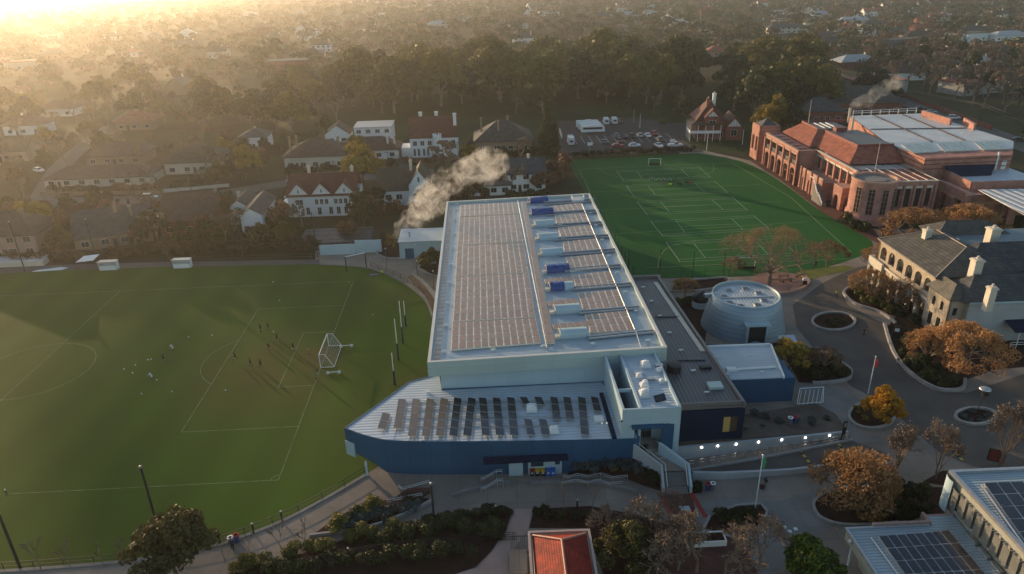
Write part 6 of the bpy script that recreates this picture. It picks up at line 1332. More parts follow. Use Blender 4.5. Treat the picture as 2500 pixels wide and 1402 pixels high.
# ---------------------------------------------------------------- trees, shrubs and hedges: one mesh per kind, copied
import numpy as np
def leaf_mesh(name, clumps, n, size, seed, flat=.25, mt=None, up=.35):
    "leaf faces on and in the given clumps (x, y, z, r)"
    rg = np.random.default_rng(seed); cl = np.array(clumps, float); wgt = cl[:,3]**2; wgt /= wgt.sum()
    k = rg.choice(len(cl), n, p=wgt); d = rg.normal(size=(n,3)); d[:,2] += up; d /= np.linalg.norm(d, axis=1)[:,None]
    rad = cl[k,3]*rg.uniform(.45,1.08,n)**.6; sq = np.array([1,1,.78])
    c = cl[k,:3]+d*rad[:,None]*sq
    nr = d+rg.normal(size=(n,3))*.7; nr /= np.linalg.norm(nr, axis=1)[:,None]
    t = np.cross(nr, rg.normal(size=(n,3))); t /= np.linalg.norm(t, axis=1)[:,None]; b = np.cross(nr, t)
    s = size*rg.uniform(.6,1.4,n)[:,None]
    v = np.stack([c-t*s-b*s*.55, c+t*s*.2-b*s*.7, c+t*s+b*s*.4, c-t*s*.3+b*s*.65], 1).reshape(-1,3)
    me = bpy.data.meshes.new(name); me.vertices.add(4*n); me.vertices.foreach_set('co', v.astype(np.float32).ravel())
    me.loops.add(4*n); me.loops.foreach_set('vertex_index', np.arange(4*n, dtype=np.int32)); me.polygons.add(n); me.polygons.foreach_set('loop_start', np.arange(0,4*n,4, dtype=np.int32))
    me.update(calc_edges=True)
    if mt: me.materials.append(mt)
    return me
RMIN = .012
def branch(mb, p, d, L, r, depth, rng, spread, droop=0., n=3, tips=None, taper=.68, kids=(2,3)):
    r = max(r,RMIN); q = p+d*L
    mid = p.lerp(q,.5)+Vector((rng.uniform(-1,1),rng.uniform(-1,1),rng.uniform(-.4,.4)))*L*.08
    mb.tube(p, mid, r, r*.85, n if depth > 1 else 3, 0, False); mb.tube(mid, q, r*.85, r*taper, n if depth > 1 else 3, 0, False)
    if depth <= 0:
        if tips is not None: tips.append(q)
        return
    k = rng.choice(kids)
    for i in range(k):
        a = rng.uniform(0, 6.283); o = d.orthogonal().normalized(); o = Matrix.Rotation(a+i*6.283/k, 3, d)@o
        nd = (d+o*rng.uniform(.55,1.1)*spread+Vector((0,0,-droop))).normalized()
        branch(mb, q if rng.random() < .75 else mid.lerp(q,.6), nd, L*rng.uniform(.66,.86), r*taper*.9, depth-1, rng, spread, droop, n, tips, taper, kids)
PROTO = {}
def proto(key, trunk_mb, crown, tmat, cmat=None, crown_name='crown'):
    tm = None
    if trunk_mb is not None:
        tm = bpy.data.meshes.new(key+'_trunk'); tm.from_pydata(trunk_mb.v, [], trunk_mb.f); tm.materials.append(tmat)
    PROTO[key] = (tm, crown)
TREES = []
def put(key, x, y, label, scale=1.0, rz=None, name='tree', cat='tree', group=None, sz=None, z=0):
    tm, cr = PROTO[key]; P = G(x,y,z); rz = random.uniform(0,6.28) if rz is None else rz
    t = thing(name, label, cat, P, rz, group); t.scale = (scale,scale,scale*(sz or 1))
    if tm: o = bpy.data.objects.new('trunk' if cat == 'tree' else 'stem', tm); C.objects.link(o); o.parent = t
    if cr: o = bpy.data.objects.new('crown' if cat == 'tree' else 'foliage', cr); C.objects.link(o); o.parent = t
    TREES.append((P.x,P.y,scale)); return t
random.seed(5)
LF = dict(gum=leafm('gum_leaves',(.145,.125,.022),(.042,.046,.014),.35), dark=leafm('dark_leaves',(.045,.058,.018),(.02,.028,.012),.5), olive=leafm('olive_leaves',(.10,.085,.024),(.045,.042,.016),.6),
 gold=leafm('golden_leaves',(.62,.33,.03),(.34,.17,.025),.9,.35), orange=leafm('orange_leaves',(.46,.235,.085),(.22,.12,.055),.8,.35), lemon=leafm('bright_green_leaves',(.24,.26,.02),(.05,.085,.014),1.0), yellowg=leafm('yellow_green_leaves',(.36,.24,.03),(.16,.12,.025),.5,.3),
 bush=leafm('bush_leaves',(.06,.075,.02),(.02,.03,.012),.9), bushy=leafm('yellow_bush_leaves',(.17,.15,.03),(.06,.07,.018),.7), grey=leafm('grey_green_leaves',(.10,.13,.12),(.05,.07,.07),.9), twig=leafm('twig_haze',(.21,.155,.115),(.12,.088,.068),.4,.1), goldtwig=leafm('golden_twigs',(.36,.22,.09),(.2,.125,.06),.5,.2), hedge=leafm('brown_hedge_leaves',(.075,.055,.028),(.035,.03,.017),.6), rust=leafm('rust_leaves',(.20,.10,.05),(.10,.06,.035),.6,.25))
def gum(key, H, Wd, seed, lm, n=2600, size=.5, low=.35, clumps=26, bark='gum'):
    rng = random.Random(seed); m = MB(); m.tube((0,0,0),(rng.uniform(-.4,.4),rng.uniform(-.4,.4),H*low),H*.028,H*.02,7,0,False); cl = []
    top = Vector((0,0,H*low))
    for i in range(clumps):
        a = rng.uniform(0,6.283); t = rng.random()**.6; rr = Wd/2*t*rng.uniform(.75,1.0); zz = H*(low+.12)+(H*(1-low)-H*.2)*(1-(t*.85)**2)*rng.uniform(.45,1.0)
        r = Wd*rng.uniform(.10,.17); cl.append((rr*math.cos(a),rr*math.sin(a),zz,r))
        if i%3 == 0: m.tube(top, Vector((rr*math.cos(a)*.85,rr*math.sin(a)*.85,zz-.1)), H*.012, H*.004, 5, 0, False)
    proto(key, m, leaf_mesh(key+'_crown', cl, n, size, seed, mt=lm), M[bark])
gum('gum1',19,20,1,LF['gum'],3400,.55,.22,34); gum('gum2',16,16,2,LF['gum'],2900,.5,.2,32); gum('gum3',22,22,3,LF['gum'],3800,.6,.24,38); gum('gumd',17,18,4,LF['dark'],3300,.55,.18,34)
gum('dark1',11,9,5,LF['dark'],1900,.42,.2,22,'bark'); gum('dark2',9,9,6,LF['olive'],1800,.4,.2,22,'bark'); gum('yel1',11,9,7,LF['yellowg'],2000,.4,.2,24,'bark'); gum('rust1',8,8,8,LF['rust'],1300,.38,.25,20,'bark')
gum('olive_near',7.2,8.2,9,LF['olive'],9000,.17,.18,40,'bark'); gum('lemon_near',5.4,5.6,10,LF['lemon'],6500,.19,.12,40,'bark'); gum('gold_near',6.2,5.2,11,LF['gold'],6500,.16,.12,40,'bark')
gum('orange_near',8.6,9.4,12,LF['orange'],9500,.14,.22,70,'bark'); gum('orange2',7.0,9.5,13,LF['orange'],7500,.14,.3,60,'bark'); gum('evergreen_near',6.4,6.5,14,LF['olive'],7500,.15,.15,40,'bark')
gum('yellow_tree',7.5,9,15,LF['yellowg'],3400,.3,.2,30,'bark')
cl = [(0.25*math.cos(i*2.4)*(1-i/26)*6,.25*math.sin(i*2.4)*(1-i/26)*6,1.5+i*.55,1.9*(1-i/30)) for i in range(26)]; m = MB(); m.tube((0,0,0),(0,0,14),.3,.05,6,0,False); proto('conifer',m,leaf_mesh('conifer_crown',cl,2600,.38,21,mt=LF['dark']),M['bark'])
def bare(key, H, seed, spread, depth=6, first=.3, tm='bare', droop=0., r=.03, tipl=None, tipn=0, tips_size=.2, rmin=.012, W=None, kids=(2,3), stems=1, n=4):
    global RMIN; RMIN = rmin; rng = random.Random(seed); m = MB(); tips = []
    for s in range(stems):
        d = Vector((rng.uniform(-.2,.2),rng.uniform(-.2,.2),1)).normalized() if stems > 1 else Vector((rng.uniform(-.06,.06),rng.uniform(-.06,.06),1)).normalized()
        branch(m, Vector((0,0,0)), d, H*first, H*r/max(1,stems**.5), depth, rng, spread, droop, n, tips, .72, kids)
    zs = max(v[2] for v in m.v); ws = 2*sum(sorted(math.hypot(v[0],v[1]) for v in m.v)[-len(m.v)//12:])/(len(m.v)//12+1); fz = H/zs; fw = (W or H*.8)/ws
    m.v = [(a*(fw if c > zs*.12 else min(fw,fz)),b*(fw if c > zs*.12 else min(fw,fz)),c*fz) for a,b,c in m.v]; tips = [Vector((p.x*fw,p.y*fw,p.z*fz)) for p in tips]
    cr = None
    if tipl: cr = leaf_mesh(key+'_leaf', [(p.x,p.y,p.z,.28+.02*H) for p in tips], tipn, tips_size, seed, mt=tipl)
    proto(key, m, cr, M[tm]); return tips
bare('bare1',10,31,.75,5,.26,tipl=LF['twig'],tipn=1500,tips_size=.24,W=9); bare('bare2',9,32,.9,5,.24,tipl=LF['twig'],tipn=1500,tips_size=.24,W=11); bare('bare3',11,33,.6,5,.28,tipl=LF['twig'],tipn=1300,tips_size=.24,W=8)
bare('vase',9.0,35,.33,7,.2,r=.026,kids=(2,3),stems=3,W=4.8,rmin=.022,tipl=LF['twig'],tipn=1500,tips_size=.09); bare('vase2',8.4,36,.36,7,.2,r=.026,stems=3,W=4.2,rmin=.022,tipl=LF['twig'],tipn=1200,tips_size=.09)
bare('sapling',3.6,37,.34,4,.3,r=.014,W=1.9,rmin=.03); bare('winter_near',6.6,38,.75,7,.2,r=.02,tipl=LF['twig'],tipn=900,tips_size=.07,W=7.5,rmin=.03); bare('thin_tree',8,39,.45,5,.26,r=.018,W=3.4,rmin=.02)
def umbrella(key, H, W, seed, lm, n, size, limbs=8, sub=8, flat=.42, tw=.055, low=.2):
    "spreading crown: trunk, long bending limbs, forks to a domed top and fine twigs"
    rng = random.Random(seed); m = MB(); f = Vector((rng.uniform(-.2,.2),rng.uniform(-.2,.2),H*low)); m.tube((0,0,0), f, H*.034, H*.028, 8, 0, False); cl = []
    dome = lambda a, r: Vector((r*W/2*math.cos(a), r*W/2*math.sin(a), H*(1-flat*r**2)*rng.uniform(.93,1.0)))
    for i in range(limbs):
        a = 6.283*(i+rng.uniform(-.3,.3))/limbs; k = dome(a, rng.uniform(.3,.6)); k.z = H*rng.uniform(.5,.66); j = f.lerp(k,.5)+Vector((0,0,H*.05)); m.tube(f, j, H*.017, H*.013, 5, 0, False); m.tube(j, k, H*.013, H*.009, 5, 0, False)
        for q in range(sub):
            t = dome(a+rng.uniform(-.5,.5)*(1.6 if i%2 else 1.0), min(1,rng.uniform(.25,1.1))); b = k.lerp(t,.55)+Vector((rng.uniform(-.3,.3),rng.uniform(-.3,.3),H*.02)); m.tube(k, b, H*.006, H*.0045, 4, 0, False); m.tube(b, t, H*.0045, .02, 3, 0, False); cl.append((t.x,t.y,t.z-.2,W*tw*rng.uniform(.8,1.3)))
            for z in range(4):
                e = t+Vector((rng.uniform(-1,1),rng.uniform(-1,1),rng.uniform(-.5,.35)))*W*.075; m.tube(b.lerp(t,rng.uniform(.3,1)), e, .022, .014, 3, 0, False)
    proto(key, m, leaf_mesh(key+'_leaf', cl, n, size, seed, mt=lm), M['bare'])
umbrella('spreading',11.5,21,61,LF['goldtwig'],8000,.085,9,10); umbrella('orange_open',7.6,12.5,62,LF['orange'],7500,.12,8,9,.4,.075); umbrella('autumn_thin',6.5,8.5,63,LF['orange'],3600,.11,7,7,.4,.08); umbrella('autumn_thin2',6,7.5,64,LF['rust'],2600,.10,7,7,.4,.08)
def bushp(key, w, h, seed, lm, n, size):
    rng = random.Random(seed); cl = [(rng.uniform(-.32,.32)*w,rng.uniform(-.32,.32)*w,h*rng.uniform(.2,.65),w*rng.uniform(.16,.26)) for i in range(14)]; m = MB()
    for i in range(5): m.tube((0,0,0),cl[i][:3],.04,.02,4,0,False)
    proto(key, m, leaf_mesh(key+'_leaf',cl,n,size,seed,mt=lm), M['bark'])
bushp('bush',2.2,1.8,51,LF['bush'],900,.13); bushp('bushy',2.2,1.8,52,LF['bushy'],900,.13); bushp('greybush',2.0,1.1,53,LF['grey'],800,.1); bushp('bigbush',4.2,3.0,54,LF['bush'],1500,.2); bushp('grassy',1.6,1.2,55,LF['yellowg'],500,.1)
def hedge(pts, w, h, lm, label, n, size, seed=0, name='hedge'):
    rng = random.Random(seed); P = [Vector((p[0],p[1],0)) for p in pts]; o = P[0].copy(); cl = []
    for a, b in zip(P, P[1:]):
        k = max(1, int((b-a).length/(w*.5)))
        for i in range(k):
            for j in range(2): p = a.lerp(b,(i+rng.random())/k)-o; cl.append((p.x+rng.uniform(-.3,.3)*w,p.y+rng.uniform(-.3,.3)*w,h*rng.uniform(.25,.75),w*rng.uniform(.28,.45)))
    me = leaf_mesh(name, cl, n, size, seed, mt=lm); t = bpy.data.objects.new(name, me); C.objects.link(t); t.location = o; return tag(t, label, 'hedge')

# near trees one by one
put('olive_near',432,1408,'round olive leaved tree at the bottom edge beside the sports field',1.15,.4); put('lemon_near',1975,1418,'bright yellow green round tree at the bottom right beside the low wing',1.02,1.0)
put('gold_near',2150,1032,'golden leaved young tree in the oval bed on the plaza',1.0,2.0); put('orange_near',2078,1246,'large orange and green autumn tree in the forecourt bed',1.0,3.0); put('yellow_tree',1923,902,'yellow leaved tree beside the blue pavilion',.72,1.0)
put('spreading',1878,694,'wide spreading bare tree in the brick circle',1.0,.5); put('autumn_thin',1672,722,'small yellow orange autumn tree beside the charcoal annex roof',.62,1.0,sz=.9); put('autumn_thin2',2018,652,'sparse bare tree on the bright lawn right of the spreading tree',1.0,2.); put('autumn_thin2',1790,668,'thin sparse tree left of the spreading tree',.62,1.2)
put('orange_open',2170,672,'orange autumn tree at the far end of the old stone house, nearer the drive',.85,0.3); put('orange_open',2225,615,'wide orange autumn tree between the brick school bay and the stone house',1.25,1.5); put('orange_open',2350,600,'brown autumn tree behind the stone house chimneys',1.2,1.9)
put('autumn_thin',2120,735,'sparse orange tree in front of the far stone veranda arches',.95,.2); put('autumn_thin2',2200,760,'bare brown tree before the middle veranda arches',1.05,1.1); put('autumn_thin2',2165,752,'thin yellowing tree in the bed by the veranda',.8,4.1); put('orange_open',2335,912,'broad orange autumn tree in the bed before the stone house wing',1.05,2.2); put('orange_open',2262,890,'orange autumn tree left of the broad one before the stone house wing',.72,2.9); put('autumn_thin2',2010,908,'small bare brown tree in the bed behind the blue pavilion',.72,1.4)
put('vase',2185,1172,'bare vase shaped tree, left of three right of the orange tree',1.0,.1); put('vase2',2285,1172,'bare vase shaped tree, middle of three beside the classroom block',1.0,.9); put('vase',2440,1140,'bare vase shaped tree, right one of three behind the classroom block',1.12,2.1)
put('evergreen_near',1535,1385,'dense dark evergreen tree right of the red roofed pavilion',1.0,1.0); put('winter_near',1655,1392,'tangled bare tree beside the white rimmed planter',1.0,1.0); put('winter_near',1700,1399,'bare winter tree right of the planter at the bottom edge',1.1,2.2); put('winter_near',1770,1402,'bare winter tree with spreading twigs, second from the planter',1.05,5.1); put('winter_near',1500,1330,'brown bare tree left of the dense evergreen',.8,2.6); put('winter_near',1605,1402,'bare winter tree in front of the evergreen',.95,4.4); put('winter_near',1850,1392,'bare winter tree leaning over the forecourt at the bottom',1.0,.6); put('winter_near',1590,1330,'bare winter tree with pinkish twigs behind the evergreen',1.0,3.0); put('winter_near',1640,1265,'small bare pink twigged tree by the red paving',.7,3.6)
for x,y,lab,s in ((549,1370,'thin bare sapling on the lower path by the round bins, leftmost',1.0),(612,1358,'thin bare sapling on the lower path right of the bins',.9),(688,1350,'thin bare sapling, taller, on the lower path',1.25),(748,1345,'thin bare sapling, rightmost on the lower path',1.15),(100,1390,'thin bare sapling at the near rim of the field, left',1.2),(172,1385,'thin bare sapling at the near rim of the field, middle',1.0),(250,1378,'thin bare sapling at the near rim of the field, right of middle',.8),(303,1372,'thin bare sapling at the near rim of the field beside the olive tree',.9)): put('sapling',x,y,lab,s,name='sapling')
put('thin_tree',1376,1250,'slim bare tree left of two below the curved wing',.62,.2); put('thin_tree',1446,1258,'slim bare tree right of two below the curved wing',.66,1.4)
put('dark1',2210,1240,'dark round shrub like tree right of the orange autumn tree',.33,1); put('dark1',2245,1250,'dark round shrub like tree before the classroom block corner',.36,2); put('dark1',2175,1225,'dark shrub like tree behind the orange autumn tree',.34,.2)
put('dark2',1055,664,'dark round shrub in the kerbed bed against the hall wall',.62,1); put('yel1',960,612,'olive tree in the kerbed bed where the steam rises',.42,1)
# shrubs in the beds
SH = [('greybush',[(860,1280),(890,1268),(920,1262),(950,1255),(985,1248),(1010,1238),(840,1285)],'low grey green shrub in the planted bed under the curved wing','grey shrubs in the lower planted bed',1.15),
 ('bushy',[(822,1292),(905,1245),(890,1252)],'yellow green bush in the planted bed under the curved wing','yellow green bushes in the lower planted bed',1.1),
 ('bush',[(1000,1230),(870,1265)],'dark bush in the planted bed under the curved wing','dark bushes in the lower planted bed',.8),
 ('bush',[(1588,1120),(1580,1140),(1592,1160),(1600,1180),(1570,1108),(1545,1112),(1520,1112),(1575,1165)],'green bush on the slope left of the entrance ramp','green bushes by the entrance ramp',.85),
 ('greybush',[(1440,1130),(1470,1135),(1500,1140),(1530,1145),(1480,1118),(1520,1128),(1550,1135),(1560,1150),(1450,1148),(1410,1140)],'low grey blue shrub on the slope below the curved wing','grey shrubs on the planted slope',1.15),
 ('grassy',[(1515,1105),(1535,1100),(1500,1150),(1470,1120),(1488,1128)],'yellow green tuft on the slope below the curved wing','grass tufts on the planted slope',.8),
 ('bush',[(1700,1195)],'dark bush in the small kerbed bed at the foot of the ramp',None,.8),
 ('bush',[(1770,1275),(1800,1262),(1830,1255),(1795,1285),(1840,1272),(1760,1262)],'low dark bush in the bed of the green flagpole','dark bushes round the green flagpole',.8),
 ('bigbush',[(2120,1262),(2160,1258),(2200,1262),(2240,1258)],'large dark bush under the orange autumn tree','dark bushes under the orange tree',.6),
 ('grassy',[(2128,1270),(2140,1276),(2110,1270)],'spiky grass tuft under the orange autumn tree','grass tufts under the orange tree',1.1),
 ('bush',[(1990,905),(2040,912),(2060,918),(2030,895),(1985,925),(1960,915),(2005,918)],'dark green bush in the bed behind the blue pavilion','bushes in the bed behind the blue pavilion',1.2),
 ('bush',[(2205,870),(2220,890),(2240,905),(2265,925),(2290,938),(2320,940),(2215,845),(2195,820),(2250,890),(2280,910)],'green bush along the kerb of the bed before the stone house wing','bushes along the long kerbed bed',1.15),
 ('bushy',[(2100,725),(2120,742),(2145,748),(2090,712),(2170,762)],'yellowish bush in the bed by the veranda','bushes by the veranda',1.1),
 ('bush',[(2115,715),(2150,730),(2190,768),(2230,790),(2240,830),(2255,850)],'dark bush against the stone veranda','dark bushes against the veranda',1.2),
 ('bush',[(2020,790),(2040,782),(2055,790),(2035,795)],'low dark plant in the round bed on the drive','plants in the round bed',.55),
 ('greybush',[(2350,1018),(2365,1028),(2395,1028),(2410,1020),(2375,1008)],'low grey plant in the oval bed of the lamp post','plants in the oval lamp bed',.6),
 ('grassy',[(2095,1010),(2110,1025),(2090,1000)],'pale tuft beside the golden tree','tufts by the golden tree',.6),
 ('bush',[(2088,560),(2070,540),(2110,565),(2180,540),(2220,535),(2260,540),(2300,535)],'dark shrub at the foot of the brick bay and front wall','dark shrubs below the brick school',1.5),
 ('greybush',[(1870,1020),(1900,1030),(1940,1028),(1980,1034),(1840,1010)],'low green shrub on the raised terrace above the lit wall','shrubs on the raised terrace',.7),
 ('bush',[(1310,1255),(1340,1265),(1370,1262),(1400,1270),(1430,1262),(1470,1262),(1500,1275),(1330,1250)],'brown green shrub in the mulch bed behind the red pavilion roof','shrubs behind the red roofed pavilion',.6),
 ('bush',[(1660,748),(1680,742),(1700,748)],'dark plant beside the observatory dome','plants beside the dome',1.0),
 ('bushy',[(1615,302),(1622,303)],'bright yellow green bush between car park and brick villa','yellow bushes by the car park',1.3),
 ('bigbush',[(1745,330),(1762,332),(1728,334)],'dark clipped bush before the red brick villa','dark bushes before the brick villa',.9)]
for key, pts, lab, grp, s in SH:
    for x, y in pts: put(key,x,y,lab,s*random.uniform(.85,1.15),None,'shrub','shrub',grp,z=1.0 if 'terrace' in lab else max(0,min(1,(1175-y)/75))*1.9 if (grp or '') in ('green bushes by the entrance ramp','grey shrubs on the planted slope','grass tufts on the planted slope') else 0)
hedge(spline(gp((560,1402),(640,1372),(740,1350),(860,1318),(960,1296)),3),2.2,1.2,LF['bushy'],'yellow green clipped hedge along the lower path, left section',8500,.1,1)
hedge(spline(gp((960,1298),(1040,1280),(1120,1262),(1205,1252),(1240,1250)),3),1.6,.9,LF['bush'],'dark green hedge along the lower path, right section',6000,.09,2)
hedge(spline(gp((930,1325),(1010,1305),(1100,1290),(1190,1290),(1215,1310)),3),2.6,1.1,LF['bush'],'broad olive hedge mound left of the pink path',9500,.1,3)
hedge(spline(gp((560,1420),(700,1395),(860,1372),(1010,1362),(1150,1345)),3),2.2,1.1,LF['dark'],'dark hedge below the mesh fence at the bottom edge',8000,.1,4)
hedge(spline(gp((-60,648),(60,640),(200,634),(330,628)),3),3.0,2.6,LF['hedge'],'brown hedge behind the far touchline, left section',4200,.3,5)
hedge(spline(gp((330,626),(450,622),(600,620),(690,618),(775,612)),3),3.4,3.6,LF['hedge'],'tall brown hedge behind the far touchline, right section',5200,.32,6)
hedge(gp((1365,388),(1450,384),(1560,377),(1690,371)),2.2,2.4,LF['hedge'],'brown hedge between the car park and the hockey pitch',3800,.3,7)
hedge(gp((1340,460),(1372,430),(1385,400)),4,4.5,LF['rust'],'rusty overgrown hedge at the far left corner of the hockey pitch',2600,.35,8)
hedge(gp((2160,548),(2240,535),(2330,530)),2.6,2.6,LF['dark'],'dark hedge below the front windows of the brick school',2600,.22,9)

for i,(x,y) in enumerate(((1700,1086),(1740,1076),(1780,1067),(1820,1060),(1860,1052),(1900,1042),(1940,1036),(1980,1032),(2020,1030))): put('greybush',x,y-6,'low shrub in the strip along the top of the lit retaining wall',.55,None,'shrub','shrub','shrubs along the retaining wall',z=1.5-.12*i)
# ---------------------------------------------------------------- houses
HOUSES = []
WM = dict(white=M['white'], cream=M['cream'], brick=M['brick2'], pink=mat('pink_render',(.42,.27,.22),.8,0,(.34,.22,.18),.5,5), grey=mat('grey_render',(.3,.3,.29),.8,0,(.24,.24,.23),.5,5), tan=mat('tan_brick',(.3,.21,.14),.85,0,(.24,.17,.11),.8,5))
RM = dict(red=tilem('dull_red_tile',(.17,.05,.035),(.125,.038,.028),.34), brown=M['brown'], grey=M['greytile'], slate=M['slate'], terra=M['terra'], pale=mat('pale_metal_roof',(.42,.43,.43),.45,.2,(.36,.37,.37),.4,5), olive=tilem('olive_tile',(.10,.088,.06),(.075,.065,.045),.34), blue=tilem('blue_slate',(.08,.095,.105),(.06,.072,.08),.4))
def gable(mb, x0, y0, x1, y1, z0, z1, along='x', ov=.4, th=.15):
    x0 -= ov; x1 += ov; y0 -= ov; y1 += ov
    if along == 'x': ym = (y0+y1)/2; f = [((x0,y0,z0),(x1,y0,z0),(x1,ym,z1),(x0,ym,z1)),((x1,y1,z0),(x0,y1,z0),(x0,ym,z1),(x1,ym,z1))]
    else: xm = (x0+x1)/2; f = [((x0,y1,z0),(x0,y0,z0),(xm,y0,z1),(xm,y1,z1)),((x1,y0,z0),(x1,y1,z0),(xm,y1,z1),(xm,y0,z1))]
    for q in f:
        mb.poly(q); d = Vector((0,0,-th)); w = [tuple(Vector(p)+d) for p in q]; mb.poly(w[::-1])
        for i in range(4): mb.poly([w[i],w[(i+1)%4],q[(i+1)%4],q[i]])
def gend(mb, x0, x1, y, z0, z1, t=.2, along='x'):
    if along == 'x': mb.v += [(x0,y,z0),(x1,y,z0),((x0+x1)/2,y,z1),(x0,y+t,z0),(x1,y+t,z0),((x0+x1)/2,y+t,z1)]
    else: mb.v += [(y,x0,z0),(y,x1,z0),(y,(x0+x1)/2,z1),(y+t,x0,z0),(y+t,x1,z0),(y+t,(x0+x1)/2,z1)]
    n = len(mb.v)-6
    for f in ((0,1,2),(5,4,3),(0,3,4,1),(1,4,5,2),(2,5,3,0)): mb.f.append(tuple(n+i for i in f)); mb.m.append(0)
def win(par, x, y, z, w, h, side='y', fm=None):
    m = MB(); t = .07
    if side == 'y': m.box(x-w/2-t,y-.05,z-t,x+w/2+t,y-.003,z+h+t)
    else: m.box(y+.003,x-w/2-t,z-t,y+.05,x+w/2+t,z+h+t)
    f = m.build('window', fm or M['white'], par); m = MB()
    for k in (0,1):
        a, b = x-w/2+k*(w/2+.03), x-w/2+(k+1)*(w/2)-.03*(1-k)
        if side == 'y': m.box(a,y-.075,z,b,y-.051,z+h)
        else: m.box(y+.051,a,z,y+.075,b,z+h)
    m.build('pane', M['glass'], f)
def house(x, y, w, d, wh, rh, wall, roof, label, rz=3, kind='hip', ch=(), nw=3, floors=1, along='x', porch=False, name='house', ov=.6):
    P = G(x,y); t = thing(name, label, 'house', P, R(rz)); a, b = -w/2, w/2; HOUSES.append((P.x-d/2*math.sin(R(rz)),P.y+d/2,max(w,d)*.55))
    m = MB(); m.box(a,0,0,b,d,wh)
    if kind == 'gable':
        if along == 'x': gend(m,.0,d,a,wh,rh-.1,.2,'y'); gend(m,.0,d,b-.2,wh,rh-.1,.2,'y')
        else: gend(m,a,b,0,wh,rh-.1); gend(m,a,b,d-.2,wh,rh-.1)
    wl_ = m.build('wall', WM[wall], t)
    m = MB()
    if kind == 'hip': hip(m,a,0,b,d,wh+.02,rh,ov)
    elif kind == 'gable': gable(m,a,0,b,d,wh+.03,rh,along,ov*.6)
    else: m.box(a-.2,-.2,wh+.01,b+.2,d+.2,wh+.4)
    rf = m.build('roof', RM[roof], t)
    for fx, fy, hh in ch: chim(rf, a+fx*w, fy*d, wh-.2, rh+hh*.8, .85, WM['cream'] if wall == 'white' else WM['tan'], pots=False)
    for k in range(floors):
        for i in range(nw): win(wl_, a+w*(i+.5)/nw, 0, .9+2.8*k, min(1.6,w/nw*.5), 1.3)
    m = MB(); m.box(a+w*.5-.5,-.06,0,a+w*.5+.5,-.001,2.1) if nw%2 == 0 else m.box(a+w/nw-.45,-.06,0,a+w/nw+.45,-.001,2.1); m.build('door', M['timber'], wl_)
    if porch:
        m = MB(); m.poly([(a+.5,-2.2,2.6),(a+w*.5,-2.2,2.6),(a+w*.5,-.1,3.1),(a+.5,-.1,3.1)]); m.build('porch_roof', RM['pale'], t)
        for q in (.8,w*.5-.3): m = MB(); m.tube((a+q,-2.1,0),(a+q,-2.1,2.6),.08,.08,5); m.build('porch_post', M['white'], t)
    return t
# white house with three front gables
P = G(792,528); t = thing('triple_gabled_house','white rendered house with three front gables and dark red roof','house',P,R(2)); HOUSES.append((P.x,P.y+6,11)); m = MB(); m.box(-9,0,0,9,11,5.6)
for x in (-6,0,6): gend(m,x-3,x+3,-.02,5.6,9.0)
w_ = m.build('wall',M['white'],t); m = MB(); gable(m,-9,-.2,9,11,5.7,10.4,'x',.3); 
for x in (-6,0,6): gable(m,x-3,-.3,x+3,5.4,5.65,9.25,'y',.22)
rf = m.build('roof',RM['red'],t); chim(rf,-4,6.5,7,12.2,.9,M['cream']); chim(rf,7.5,6,7,11.8,.9,M['cream'])
for x in (-6.5,-5.5,-1.5,-.2,1.1,3.5,4.8,6.1): win(w_,x,-.02,3.4,.8,1.3)
for x in (-6,0,6): win(w_,x,-.02,6.5,.35,.9)
for x in (-4,-1,2,4,6): win(w_,x,-.02,.6,.9,1.9)
m = MB(); m.poly([(-9.8,-.5,5.6),(-9.0,-.5,5.6),(-9.0,8,5.6),(-9.8,8,5.6)]); m.box(-11.5,1,0,-9.01,7,3.2); m.build('side_wing',M['white'],t)
# red roofed white house with turret
P = G(1062,384); t = thing('red_roofed_white_house','big white house with red tiled roof and small castellated turret','house',P,R(3)); HOUSES.append((P.x,P.y+6,11)); m = MB(); m.box(-8.2,0,0,8.2,12,6.8); gend(m,0,12,-8.2,6.8,12.6,.2,'y'); gend(m,0,12,8.0,6.8,12.6,.2,'y'); m.box(-11.5,2,0,-8.21,9,3.2); w_ = m.build('wall',M['white'],t)
m = MB(); gable(m,-8.2,0,8.0,12,6.85,13.0,'x',.4); rf = m.build('roof',RM['red'],t)
for x,yy in ((-4.5,8),(1,8),(7.4,3.5)): chim(rf,x,yy,9,14.2,1.1,M['white'],pots=False)
m = MB(); m.prism([(1.2+1.5*math.cos(2*math.pi*i/8),-.6+1.3*math.sin(2*math.pi*i/8)) for i in range(8)],0,7.6); 
for i in range(8): q = (1.2+1.35*math.cos(2*math.pi*(i+.5)/8),-.6+1.15*math.sin(2*math.pi*(i+.5)/8)); m.box(q[0]-.25,q[1]-.25,7.601,q[0]+.25,q[1]+.25,8.2)
m.build('turret',M['white'],t)
for x in (-6.5,-4,-1.5,4.2,6.6): win(w_,x,0,4.2,1.3,1.5)
for x in (-6.8,-5.4,-3.6,-2.2): win(w_,x,0,.7,.7,2.4)
